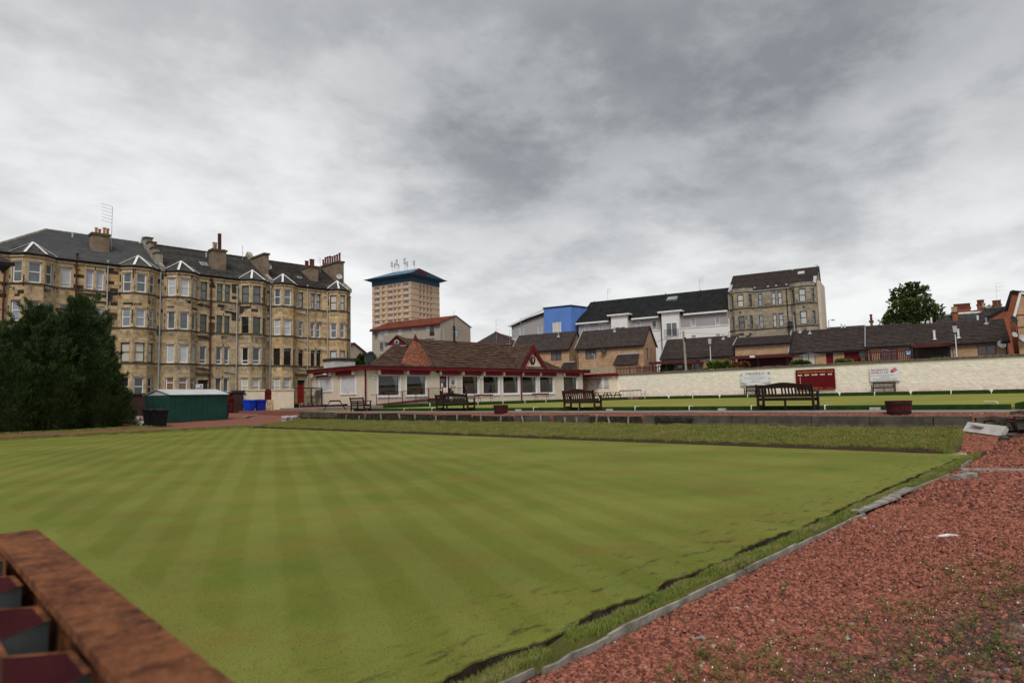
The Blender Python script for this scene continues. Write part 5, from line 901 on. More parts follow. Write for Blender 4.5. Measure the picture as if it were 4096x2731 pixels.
    pieces(t, 'stone', st, mat, 300, 'stones')
    # main roof and the small piended roofs over the bays
    A, B = (x0 if not hip else x0-.3, 66.72, EZ), (x1, 66.72, EZ); C, D = (x1, RYT, RZT), (ridge, RYT, RZT)
    roof_slope(t, A, B, C, D, 26, roofm, 'tile_course', .10 if roofm == 'tile_grey' else .05)
    if hip: roof_slope(t, (x0-.3, 78.1, EZ), (x0-.3, 66.72, EZ), (ridge, RYT, RZT), (ridge, RYT, RZT), 20, roofm, 'tile_course', .05)
    MB().quad((x1, 78.1, EZ), (x0, 78.1, EZ), (ridge, RYT, RZT), (x1, RYT, RZT)).build('rear_roof', roofm, t)
    for i in range(int((x1-ridge)/.6)): MB().tube([(ridge+i*.6, RYT, RZT+.02), (ridge+i*.6+.58, RYT, RZT+.03)], .13, 6).build('ridge_tile', roofm, t)
    if hip:
        for i in range(14): p, q = Vector((x0-.3, 66.72, EZ+.06)), Vector((ridge, RYT, RZT+.06)); MB().tube([p.lerp(q, i/14), p.lerp(q, (i+.95)/14)], .13, 6).build('hip_tile', 'stone_grey', t)
    for Q in bays:
        s0, s1 = Q[1][0]-.12, Q[2][0]+.12; y0 = TY-1.2; P = [(Q[0][0]-.25, TY-.05, EZ), (s0, y0, EZ), (s1, y0, EZ), (Q[3][0]+.25, TY-.05, EZ)]; xm_ = mid(s0, s1); ap = (xm_, TY+.25, EZ+1.2); bk = (xm_, 66.7+1.2/SL+.2, EZ+1.2)
        bl, br = (Q[0][0]-.7, TY+.5, EZ+.3), (Q[3][0]+.7, TY+.5, EZ+.3)
        MB().quad(P[0], P[1], ap).quad(P[1], P[2], ap).quad(P[2], P[3], ap).quad(bl, P[0], ap, bk).quad(P[3], br, bk, ap).build('bay_roof', 'slate', t)
        for q in (P[0], P[1], P[2], P[3]):
            MB().beam(Vector(q)+Vector((0, 0, .06)), Vector(ap)+Vector((0, 0, .07)), .20, .04).build('lead_strip', 'white_paint', t)
    return t
def sty_a(fl, k, j):
    if k == 3: return ('upvc', ('glass_blind', 'glass_grey', 'glass_grey', 'glass_dark')[fl] if j % 3 == 0 else ('glass_lilac', 'glass_sky', 'glass_grey', 'glass_cream')[fl], 'low' if fl == 0 else 'sash')
    return (('upvc', 'glass_grey', 'sash'), ('upvc', 'glass_board' if k == 1 and SIDE[0] == 0 else 'glass_sky', 'sash'), ('green_frame', 'glass_cream', 'sash'), ('upvc', 'glass_dark', 'sash'))[fl]
def sty_b(fl, k, j):
    if k == 3: return ('green_frame' if fl < 2 else 'upvc', ('glass_grey', 'glass_dark', 'glass_dark', 'glass_grey')[fl], 'sash' if fl < 2 else 'low')
    if SIDE[0] == 0: return (('upvc', 'glass_blind', 'sash'), ('upvc', 'glass_grey', 'plain'), ('upvc', 'glass_blind', 'plain'), ('upvc', 'glass_board', 'top'))[fl]
    return (('green_frame', 'glass_grey', 'sash'), ('green_frame', 'glass_dark', 'sash'), ('upvc', 'glass_dark', 'low'), ('upvc', 'glass_cream', 'sash'))[fl]
def sty_c(fl, k, j):
    if k == 3: return (('brown_frame', 'glass_lilac', 'sash'), ('upvc', 'glass_grey', 'sash'), ('brown_frame', 'glass_dark', 'sash'), ('upvc', 'glass_cream', 'sash'))[fl]
    if SIDE[0] == 0: return (('upvc', 'glass_grey', 'sash'), ('upvc', 'glass_blind', 'sash'), ('brown_frame', 'glass_dark', 'sash'), ('upvc', 'glass_blind', 'sash'))[fl]
    return (('brown_frame', 'glass_cream', 'sash'), ('upvc', 'glass_grey', 'sash'), ('brown_frame', 'glass_blind', 'sash'), ('upvc', 'glass_cream', 'sash'))[fl]
ta = tenement('sandstone tenement with a grey tiled hipped roof behind the big conifers', 7.6, 20.75, [(9.4, 10.0, 10.4, 11.3), (12.7, 13.5), (14.6, 15.2, 15.4, 16.0), (17.6, 18.3, 18.7, 19.5)], 'sandstone_a', 'tile_grey', sty_a, None, 12.5, True)
tb = tenement('sooty sandstone tenement with a mossy slate roof between the other two tenements', 20.8, 31.7, [(21.5, 22.2, 22.6, 23.4), (24.5, 25.15), (26.1, 26.7, 26.9, 27.45), (28.8, 29.6, 29.9, 30.7)], 'sandstone_b', 'slate', sty_b, 'dark', 20.8)
tcc = tenement('cleaner golden sandstone tenement at the row end with a red door and big end chimney', 31.75, 41.7, [(32.35, 33.1, 33.4, 34.2), (35.1, 35.65), (36.6, 37.1, 37.3, 37.85), (39.2, 40.0, 40.4, 41.0)], 'sandstone_c', 'slate_brown', sty_c, 'red', 31.75)
# chimneys, party walls
p = on_roof(405, 1010); chimney(ta, p.x-.75, p.x+.65, p.y, p.y+1.1, p.z-.3, 17.55, [(p.x-.35+.33*i, p.y+.5+.2*(i % 2)) for i in range(4)], 'pot_orange', .62)
for i, (yy, h) in enumerate(((67.6, .9), (68.6, .95), (69.7, 1.0), (70.8, .95))): z = EZ+(yy-66.7)*SL; c = MB().box(20.5, 21.1, yy, yy+.85, z-.2, z+h+.35).build('chimney_step', 'stone_grey', tb); MB().box(20.42, 21.18, yy-.08, yy+.93, z+h+.352, z+h+.47).build('chimney_cap', 'stone_band', c)
MB().lathe((20.8, 69.0, EZ+2.6), [(.15, 0), (.16, .05), (.13, .1), (.13, .5), (.16, .55), (.16, .62), (.1, .62)], 10).build('chimney_pot', 'pot_red', tb)
def skew(par, x, w=.34): MB().hexa([(x-w/2, 66.6, EZ-.1), (x+w/2, 66.6, EZ-.1), (x+w/2, RYT, RZT-.1), (x-w/2, RYT, RZT-.1), (x-w/2, 66.6, EZ+.33), (x+w/2, 66.6, EZ+.33), (x+w/2, RYT, RZT+.33), (x-w/2, RYT, RZT+.33)]).build('skew_wall', 'stone_grey', par)
skew(tb, 20.85); skew(tcc, 31.75); skew(tcc, 41.55)
for par, x in ((tb, 20.85), (tcc, 31.75), (tcc, 41.55)): MB().prism([(x-.25, RYT-1.2, RZT-.3), (x-.25, RYT, RZT+.75), (x-.25, RYT+1.2, RZT-.3)], (.5, 0, 0)).build('gable_peak', 'stone_grey', par)
p = on_roof(875, 1080); c = chimney(tb, p.x-.65, p.x+.75, p.y, p.y+1.0, p.z-.3, 17.5, [(p.x-.4, p.y+.4), (p.x-.1, p.y+.6)], 'pot_buff', .8); MB().beam((p.x+.25, p.y+.5, 17.7), (p.x+.22, p.y+.5, 19.5), .28, .28).build('chimney_pot', 'pipe_rust', c); MB().lathe((p.x+.8, p.y+.7, 17.3), [(.14, 0), (.14, .6)], 8).build('chimney_pot', 'pot_red', c)
chimney(tcc, 31.5, 32.0, 67.9, 71.1, 14.8, 17.75, [], cap=True)
p = on_roof(1258, 1125); chimney(tcc, p.x-.55, p.x+.5, p.y, p.y+2.2, p.z-.3, 17.2, [(p.x-.35+.22*(i % 4), p.y+.3+.55*(i//2)) for i in range(7)], 'pot_red', .85)
chimney(tcc, 40.9, 41.6, 68.2, 72.6, 14.8, 18.2, [(41.2, 68.5+.55*i) for i in range(8)], 'pot_red', .95)
# rainwater pipes
def pipe(par, x, ytop, ybot, mat, arms=(), r=.055):
    a, b = aty(x, ytop, 66.86), aty(x, ybot, 66.86); X = a.x; MB().tube([(X, 66.86, max(b.z, 1.3)), (X, 66.86, a.z)], r, 7).lathe((X, 66.86, a.z-.25), [(r, 0), (r*1.9, .12), (r*1.9, .26), (r, .27)], 7).build('rainwater_pipe', mat, par)
    for z in arms: MB().tube([(X, 66.86, z), (X-.45, 66.86, z+.1), (X-1.25, 66.88, z+.18)], r*.9, 6).build('branch_pipe', mat, par)
pipe(ta, 214, 1040, 1300, 'pipe_grey'); pipe(ta, 309, 1013, 1300, 'pipe_rust', (9.9,), .07); pipe(ta, 433, 1042, 1520, 'pipe_grey', (10.2,)); pipe(ta, 644, 1075, 1560, 'pipe_grey'); pipe(ta, 20, 1060, 1500, 'pipe_rust', (), .07)
pipe(tb, 845, 1098, 1560, 'pipe_rust', (11.3, 8.1, 4.9), .08); pipe(tb, 949, 1145, 1560, 'pipe_grey', (10.9, 4.6)); pipe(tb, 1083, 1145, 1560, 'pipe_grey')
pipe(tcc, 1231, 1140, 1560, 'pipe_grey', (11.3, 8.2, 5.0), .045); pipe(tcc, 1310, 1170, 1470, 'pipe_grey', (10.5, 7.3)); pipe(tcc, 1401, 1185, 1480, 'pipe_grey')
def roof_light(par, x, y, w=.7, h=.9): p = on_roof(x, y); m = Matrix.Rotation(math.atan(SL), 3, 'X'); c = MB().obox(p+m@Vector((0, 0, .06)), (w, h, .1), m).build('roof_light', 'lead', par); MB().obox(p+m@Vector((0, 0, .115)), (w-.14, h-.14, .02), m).build('pane', 'glass_grey', c)
roof_light(tb, 815, 1058); roof_light(tcc, 1198, 1112, .5, .4)
for x, y in ((290, 952), (825, 1030)): p = on_roof(x, y); MB().tube([p-Vector((0, 0, .1)), p+Vector((0, 0, .55))], .08, 7).build('vent_pipe', 'pipe_grey', ta if x < 500 else tb)
dish(tb, (p.x+1.0, p.y+.3, 17.7), .42, R_(200), 'plastic_grey'); dish(tcc, (32.1, 68.3, 16.5), .38, R_(255), 'pipe_grey'); dish(tcc, (40.9, 68.1, 16.4), .36, R_(250), 'pipe_grey')
def aerial(lb, base, h, side=(1, 0, 0), n=6, L=.9):
    t = thing('roof_aerial', lb, 'aerial', base); b = Vector(base); s = Vector(side).normalized(); MB().tube([b, b+Vector((0, 0, h))], .025, 5).build('mast', 'metal_grey', t)
    for i in range(n): z = h*(1-.45*i/max(1, n)); MB().tube([b+Vector((0, 0, z)), b-s*L+Vector((0, 0, z+.06))], .016, 4).build('rod', 'metal_grey', t)
p = on_roof(428, 1000); aerial('tall aerial with six short rods beside the orange chimney pots', (p.x+.35, p.y, p.z), 4.3, (1, .3, 0), 6, 1.0)
p = on_roof(1263, 1090); aerial('thin spiked aerial between the two red potted chimneys', (p.x+.6, p.y, p.z), 1.9, (.7, -.7, 0), 3, .35)
p = on_roof(970, 1040); aerial('short whip aerial on the gable between two tenements', (p.x, p.y, p.z), 1.7, (1, 0, 0), 0)
t = thing('to_let_board', 'white letting board with a black print standing by the dark close doorway', 'sign', (23.9, 64.8, 1.3)); q = aty(640+475*.3316, 1280+815*.3316, 64.8); MB().box(q.x-.32, q.x+.32, 64.78, 64.82, q.z-.3, q.z+.35).build('panel', 'sign_white', t); MB().box(q.x-.27, q.x+.27, 64.765, 64.779, q.z-.1, q.z-.02).box(q.x+.05, q.x+.2, 64.765, 64.779, q.z+.1, q.z+.22).build('print', 'ink', t); MB().box(q.x-.03, q.x+.03, 64.82, 64.86, 1.3, q.z+.3).build('post', 'timber_pale', t)
# edge of the neighbouring roof at the far left
t = thing('eaves_house', 'dark eaves and brown brick corner of the house before the tenement', 'house', (5.0, 58.5, 1)); e_ = aty(-22, 1040, 58.0)
MB().box(1.5, e_.x+.25, 58.5, 63, .9, e_.z-.2).build('wall', 'brick_red', t); roof_slope(t, (1.2, 58.0, e_.z-.1), (e_.x+1.15, 58.0, e_.z-.1), (e_.x-.6, 60.7, e_.z+1.5), (1.2, 60.7, e_.z+1.5), 8, 'tile_house'); MB().box(1.2, e_.x+1.15, 57.86, 58.02, e_.z-.32, e_.z-.1).build('fascia', 'pipe_black', t); MB().quad((e_.x+1.15, 58, e_.z-.1), (e_.x+1.15, 63, e_.z-.1), (e_.x-.6, 60.7, e_.z+1.5)).build('roof_hip', 'tile_house', t)
# ------------------------------------------------------------------ yard: wall, gates, shed, bins
YZ = lambda Y: .10+max(0, min(30, Y-39.4))*.030
w = thing('brick_wall', 'dark brick yard wall beside the conifers and the green shed', 'wall', (12, 57.5, .6)); MB().box(-30, 24.6, 57.8, 58.1, .3, 2.35).build('brickwork', 'brick_dark', w); MB().box(-30, 24.6, 57.7, 58.2, 2.353, 2.47).build('coping', 'slate_dark', w)
w = thing('brick_pier', 'dark brick gate pier with a slab cap beside the cream yard wall', 'pier', (24.35, 57.6, .6)); MB().box(24.0, 24.75, 57.2, 57.75, .5, 2.42).build('shaft', 'brick_dark', w); MB().box(23.9, 24.85, 57.1, 57.85, 2.423, 2.62).build('cap', 'slate_dark', w)
g = thing('yard_gate', 'oxblood boarded gate between the brick pier and the green shed', 'gate', (23.4, 57.5, .6))
for i in range(9): MB().box(22.1+i*.205, 22.29+i*.205, 57.5, 57.54, .62, 2.05).build('board', 'oxblood', g)
MB().box(22.1, 23.95, 57.44, 57.499, 1.85, 1.97).build('rail', 'oxblood', g); MB().box(22.1, 23.95, 57.44, 57.499, .8, .92).build('rail', 'oxblood', g); MB().beam((22.2, 57.46, .92), (23.85, 57.46, 1.85), .03, .1, up=(0, 1, 0)).build('brace', 'oxblood', g)
w = thing('cream_yard_wall', 'cream rendered yard wall between the dark brick pier and the oxblood door', 'wall', (26, 58.3, .65)); MB().box(25.45, 27.15, 58.2, 58.45, .4, 2.62).box(24.76, 25.448, 58.21, 58.44, .4, 2.28).build('render', 'render_wall', w); MB().box(25.38, 27.2, 58.12, 58.52, 2.623, 2.72).build('coping', 'render_wall', w); MB().box(24.76, 25.375, 58.14, 58.5, 2.283, 2.42).build('coping', 'slate_dark', w)
g = thing('yard_door', 'narrow oxblood door between the two lengths of cream yard wall', 'gate', (27.5, 58.35, .65)); MB().box(27.16, 27.85, 58.33, 58.38, .6, 2.75).build('panel', 'oxblood', g); MB().box(27.16, 27.85, 58.29, 58.328, 2.3, 2.42).build('rail', 'oxblood', g)
w = thing('cream_yard_wall', 'cream rendered yard wall between the oxblood door and the keg cage', 'wall', (28.9, 58.3, .65)); MB().box(27.86, 30.05, 58.2, 58.45, .4, 2.62).build('render', 'render_wall', w); MB().box(27.8, 30.08, 58.12, 58.52, 2.623, 2.72).build('coping', 'render_wall', w)
# keg cage
k = thing('keg_cage', 'dark steel cage for beer kegs against the shuttered end of the clubhouse', 'cage', (31.2, 58, .8)); x0, x1, y0, y1, z0, z1 = 30.15, 32.45, 57.2, 58.6, .78, 2.75
for x in (x0, mid(x0, x1)+.0, x1-.06): MB().box(x, x+.07, y0, y0+.07, z0, z1).build('post', 'metal_dark', k)
MB().box(x0, x1, y0-.01, y1, z1, z1+.07).build('roof_frame', 'metal_dark', k); MB().box(x0, x1, y0-.004, y0+.07, 1.9, 1.94).build('rail', 'metal_dark', k)
for a, b in ((x0+.05, mid(x0, x1)-.02), (mid(x0, x1)+.1, x1-.08)): MB().box(a, b, y0-.05, y0+.0, z0, z0+.34).build('kick_board', 'oxblood', k)
mb = MB()
for i in range(26): x = x0+.04+i*.088; mb.beam((x, y0+.02, z0), (x, y0+.02, z1), .006, .006)
for i in range(14): z = z0+.1+i*.135; mb.beam((x0, y0+.02, z), (x1, y0+.02, z), .006, .006)
mb.build('mesh', 'metal_dark', k)
kg = None
for i, (x, z) in enumerate(((30.6, .8), (31.1, .8), (31.55, .8), (32.0, .8), (31.4, 1.4), (31.9, 1.4))):
    if kg is None:
        kg = local('beer_keg', 'steel beer keg with a yellow band stacked inside the cage', 'keg', (x, 57.8, z), 0, 'kegs in the cage'); MB().lathe((0, 0, 0), [(.17, 0), (.20, .04), (.20, .16), (.215, .18), (.20, .2), (.20, .38), (.215, .4), (.20, .42), (.20, .55), (.17, .58)], 14).build('body', 'steel_keg', kg); MB().lathe((0, 0, .25), [(.203, 0), (.203, .07)], 14).build('band', 'yellow', kg)
    else: again(kg, (x, 57.8, z))
for i, (x, y, L, lb) in enumerate(((1400+0, 1645, 1.0, 'yellow edged timber lying by the foot of the cream wall near the pallet'), (1150, 1641, 1.2, 'yellow edged timber lying by the keg cage'))):
    p = atz(x if i == 0 else 1150, y, .62) if 0 else Vector((27.6+1.6*i, 57.5, .64)); tag(MB().box(p.x, p.x+L, 57.45, 57.6, .60, .70).box(p.x+.02, p.x+.3, 57.42, 57.62, .70, .76).build('yellow_timber', 'yellow', None, (p.x, 57.5, .6)), lb, 'timber')
# shed
sh = local('garden_shed', 'dark green metal shed with a shallow grey roof beside the dark bins', 'shed', (14.95, 45.9, YZ(46)-.02), .30); L, Dp, he, hr = 4.5, 2.6, 1.86, 2.24
MB().box(-.03, L+.03, -.03, Dp+.03, -.15, .12).build('base', 'brick_dark', sh)
for i in range(11): MB().box(L*i/11+.006, L*(i+1)/11-.006, -.0, .03, .12, he).build('side_panel', 'shed_green', sh)
for i in range(6): MB().box(0, .03, Dp*i/6+.006, Dp*(i+1)/6-.006, .12, he).build('end_panel', 'shed_green', sh)
MB().box(.031, L-.02, .031, Dp-.02, .12, he).build('carcass', 'shed_green', sh); MB().prism([(.0, 0, he+.002), (.0, Dp, he+.002), (.0, Dp/2, hr-.02)], (.03, 0, 0)).build('gable_end', 'shed_roof', sh)
for s in (0, 1):
    for i in range(8): a, b = -.1+(L+.2)*i/8+.004, -.1+(L+.2)*(i+1)/8-.004; y_ = -.1 if s == 0 else Dp+.1; MB().hexa([(a, y_, he), (b, y_, he), (b, Dp/2, hr), (a, Dp/2, hr), (a, y_, he+.03), (b, y_, he+.03), (b, Dp/2, hr+.03), (a, Dp/2, hr+.03)]).build('roof_sheet', 'shed_roof', sh)
# wheelie bins
def bin_(mat, lb, loc, rz, s=1.0):
    t = local('wheelie_bin', lb, 'bin', loc, rz); w, d, h = .29*s, .36*s, .98*s; MB().hexa([(-w*.8, -d*.75, .06), (w*.8, -d*.75, .06), (w*.8, d*.7, .06), (-w*.8, d*.7, .06), (-w, -d, h), (w, -d, h), (w, d, h), (-w, d, h)]).build('body', mat, t)
    MB().box(-w*1.08, w*1.08, -d*1.08, d*1.08, h*.93, h+.002).build('rim', mat, t); MB().hexa([(-w*1.06, -d*1.1, h+.004), (w*1.06, -d*1.1, h+.004), (w*1.06, d*1.05, h+.004), (-w*1.06, d*1.05, h+.004), (-w*.9, -d*.9, h+.06), (w*.9, -d*.9, h+.06), (w*.98, d*1.0, h+.09), (-w*.98, d*1.0, h+.09)]).build('lid', mat, t)
    MB().tube([(-w*.9, d*1.15, h+.02), (w*.9, d*1.15, h+.02)], .018, 6).build('handle', mat, t)
    for q in (-1, 1): mb = MB().lathe((0, 0, 0), [(0, -.03), (.1, -.03), (.1, .03), (0, .03)], 12); mb.v = [(q*w*.85+c, d*.8+a, .1+b) for a, b, c in mb.v]; mb.build('wheel', 'plastic_black', t)
    return t
p = atz(605, 1704, YZ(43.6)); q = atz(637, 1705, YZ(43.6)); bin_('plastic_black', 'black wheelie bin beside the rubbish bags', (p.x, p.y+.2, YZ(p.y)), .2, 1.0); bin_('plastic_black', 'black wheelie bin standing next to the green shed end', (q.x+.05, q.y, YZ(q.y)), .1, 1.02)
bin_('plastic_grey', 'dark grey wheelie bin at the far corner of the green shed', (19.35, 48.3, YZ(48.3)), .3, 1.1)
p = atz(640+1045*.3316, 1280+1128*.3316, .62); bin_('plastic_blue', 'bright blue wheelie bin touching the navy one', (24.75, 56.0, .50), .2, 1.22); b = bin_('plastic_navy', 'navy blue wheelie bin with a pale sticker beside the wooden pallet', (25.65, 55.8, .50), -.05, 1.22); MB().box(-.08, .06, -.372, -.368, .78, .93).build('sticker', 'glass_sky', b)
pl_ = local('pallet', 'pale wooden pallet leaning upright against the cream wall by the blue bins', 'pallet', (26.75, 56.6, .55), 0)
tilt = Matrix.Rotation(-.22, 4, 'X')
def PB(nm, x0, x1, y0, y1, z0, z1): mb = MB().box(x0, x1, y0, y1, z0, z1); mb.v = [tuple(tilt@Vector(v)) for v in mb.v]; mb.build(nm, 'timber_pale', pl_)
for i in range(6): PB('slat', -.55+i*.2, -.41+i*.2, -.02, 0, 0, 1.2)
for z in (0, .53, 1.08): PB('stringer', -.55, .59, .002, .1, z, z+.12)
for i in range(3): PB('slat', -.55+i*.5, -.43+i*.5, .102, .12, 0, 1.2)
for x, y, lb, m in ((1130, 1657, 'grey paving slab lying on the gravel at the end of the bank', 'concrete_pale'), (1150, 1668, 'pale paving slab dropped in front of the grey one at the bank end', 'concrete_pale'), (1180, 1667, 'pale kerb piece at the very corner of the grass bank', 'concrete_pale'), (1160, 1652, 'dark slab leaning on the end of the retaining wall', 'concrete')): p = atz(x, y, .5); tag(MB().obox((p.x, p.y, .50), (.75, .45, .12), Matrix.Rotation(rng.uniform(-.5, .5), 3, 'Z') @ Matrix.Rotation(.15, 3, 'X')).box(p.x-.3, p.x+.3, p.y-.2, p.y+.2, .2, .42).build('paving_slab', m, None, (p.x, p.y, .3)), lb, 'slab')
p, q = atz(980, 1665, .5), atz(1080, 1650, .5); tag(MB().beam((p.x, p.y, .47), (q.x, q.y, .5), .22, .05).build('ground_plank', 'timber_grey', None, tuple(p)), 'grey plank lying on the yard gravel in front of the blue bins', 'plank')
p, q = atz(1005, 1702, .2), atz(1065, 1697, .2); tag(MB().beam((p.x, p.y, .15), (q.x, q.y, .17), .06, .04).build('ground_batten', 'timber_grey', None, tuple(p)), 'thin grey batten lying behind the far grass lip near the bank corner', 'plank')
# rubbish beside the bins
def bag(lb, mat, c, s, m2=None):
    r = np.random.RandomState(int(c[0]*100) % 999); mb = MB().lathe(c, [(0, 0), (s*.8, 0), (s, s*.35), (s*.85, s*.8), (s*.4, s*1.15), (s*.25, s*1.3), (.0, s*1.3)], 12); mb.v = [(x+(r.rand()-.5)*s*.35, y+(r.rand()-.5)*s*.35, z+(r.rand()-.5)*s*.25 if z > c[2]+.02 else z) for x, y, z in mb.v]; o = mb.build('rubbish_bag', mat, None, c)
    if m2: o.data.materials.append(MATS[m2]); [setattr(pp, 'material_index', 1) for pp in o.data.polygons if pp.index % 3 == 0]
    return tag(o, lb, 'bag')
def gp(x, y): v = atz(x, y, .24); return (v.x, v.y, YZ(v.y))
bag('upright plastic sack printed white and orange beside the black bins', 'plastic_white', gp(552, 1695), .30, 'plastic_orange'); bag('crumpled white plastic bag lying in front of the printed sack', 'plastic_white', gp(565, 1702), .22); bag('green plastic sack slumped behind the printed sack', 'plastic_green', gp(535, 1692), .26); bag('grey rubbish bag under the edge of the conifers', 'metal_grey', gp(497, 1690), .24)
c = gp(570, 1683); t = thing('plastic_crate', 'red plastic crate with a blue rim lying behind the rubbish bags', 'crate', c); MB().box(c[0]-.45, c[0]+.45, c[1], c[1]+.5, c[2]+.25, c[2]+.29).box(c[0]-.45, c[0]+.45, c[1], c[1]+.03, c[2]+.29, c[2]+.5).box(c[0]-.45, c[0]+.45, c[1]+.47, c[1]+.5, c[2]+.29, c[2]+.5).box(c[0]-.45, c[0]-.42, c[1]+.031, c[1]+.469, c[2]+.29, c[2]+.5).box(c[0]+.42, c[0]+.45, c[1]+.031, c[1]+.469, c[2]+.29, c[2]+.5).build('tray', 'plastic_red', t); MB().box(c[0]-.1, c[0]+.47, c[1]-.02, c[1]+.52, c[2]+.501, c[2]+.55).build('rim', 'plastic_blue', t); MB().box(c[0]-.3, c[0]+.3, c[1]+.05, c[1]+.45, c[2], c[2]+.25).build('foot', 'plastic_red', t)
p = atz(178, 1731, .17); tag(MB().beam((p.x-.5, p.y, .17), (p.x+.5, p.y+.1, .18), .12, .03).beam((p.x-.2, p.y-.15, .16), (p.x+.6, p.y-.1, .2), .06, .03).build('broken_pane', 'zinc', None, tuple(p)), 'broken strip of glass lying on the red path before the conifers', 'scrap')
# ------------------------------------------------------------------ conifers
def sprays(r, P, D, L, wid, k):
    n = len(P); P = np.repeat(P, k, 0); D = np.repeat(D, k, 0)+(r.rand(n*k, 3)-.5)*1.0; D /= np.linalg.norm(D, axis=1, keepdims=True); l = L*(.45+.75*r.rand(n*k))[:, None]
    s = np.cross(D, r.rand(n*k, 3)-.5); s /= np.linalg.norm(s, axis=1, keepdims=True)+1e-6; P = P+(r.rand(n*k, 3)-.5)*L*.7; m = P+D*l*.5
    V = np.stack([P, m+s*l*wid, P+D*l, m-s*l*wid], 1).reshape(-1, 3); return V, np.arange(n*k*4).reshape(-1, 4)
def conifer(name, label, c, h, rf, n, mat, seed, L=.42, core='conifer_leaf', up=.35, lump=.34, k=6, tufts=60):
    r = np.random.RandomState(seed); t = thing(name, label, 'tree', c); u = r.rand(n)**.9; a = r.rand(n)*2*np.pi; R = np.array([rf(x) for x in u])
    lp = vnoise(a/6.2832*9+3, u*9, seed); lp2 = vnoise(a/6.2832*22, u*24, seed+1); rr = R*(1-lump+lump*2*lp*.7+lump*.6*(lp2-.4)-.35*r.rand(n)**2.2)
    P = np.stack([c[0]+rr*np.cos(a), c[1]+rr*np.sin(a), c[2]+u*h+.25*(lp-.5)], 1); D = np.stack([np.cos(a), np.sin(a), up+.5*(r.rand(n)-.3)+u*.8], 1)
    if tufts:                                           # leading shoots that break the outline
        for _ in range(tufts):
            a_, u_ = r.rand()*6.283, .25+.75*r.rand()**.7; R_u = rf(u_); n_ = 26; s_ = r.rand(n_); ln = (.5+.7*r.rand())*(.7 if mat == 'cypress_leaf' else 1.0)
            b_ = np.array([c[0]+R_u*.9*math.cos(a_), c[1]+R_u*.9*math.sin(a_), c[2]+u_*h*.97]); d_ = np.array([math.cos(a_)*.55, math.sin(a_)*.55, .75]); w_ = (1-s_)[:, None]*.22*(r.rand(n_, 3)-.5)*2
            P = np.concatenate([P, b_+d_*ln*s_[:, None]+w_]); D = np.concatenate([D, np.tile(d_, (n_, 1))+.6*(r.rand(n_, 3)-.5)])
    V, F = sprays(r, P, D, L*.82, .075, k+4); npmesh('foliage', V, F, mat, t)
    mb = MB().lathe((c[0], c[1], c[2]), [(rf(i/14)*.62, h*i/14*.97) for i in range(15)], 14); mb.build('crown_core', core, t); MB().tube([c, (c[0], c[1], c[2]+h*.9)], .22, 8, .03).build('trunk', 'bark', t); return t  # solid core added inside the crown to block the view through the foliage
conifer('conifer_tree', 'tall dark conifer with a pointed tip in front of the first tenement', (9.75, 45.4, .3), 7.7, lambda u: 2.5*(1-u**1.5)**.85+.06, 12500, 'conifer_leaf', 1, .30)
conifer('conifer_tree', 'broad dark conifer leaning to the edge of the yard beside the tall one', (7.7, 45.6, .3), 6.9, lambda u: 2.9*(1-u**1.8)**.8+.05, 11000, 'conifer_leaf', 2, .30)
conifer('conifer_tree', 'half hidden dark conifer at the far end of the conifer clump', (5.4, 45.4, .3), 5.7, lambda u: 2.5*(1-u**2.0)**.75+.05, 6500, 'conifer_leaf', 3, .30)
for i, (x, y, r_, h, lb) in enumerate(((10.3, 44.2, 1.6, 4.4, 'rounded olive green cypress bush nearest the rubbish bags'), (8.3, 44.0, 1.8, 3.9, 'low rounded cypress bush in the middle of the conifer clump'), (6.2, 44.0, 1.9, 4.2, 'rounded cypress bush under the broad dark conifer'), (4.2, 43.9, 1.6, 3.4, 'small cypress bush at the end of the conifer clump'))):
    conifer('cypress_bush', lb, (x, y, .22), h, lambda u, r_=r_: r_*(max(0, 1-u**2.4))**.6*(.82+.18*min(1, u*4)), 5000, 'cypress_leaf', 11+i, .26, 'conifer_leaf', .9, .14, 6, 25)
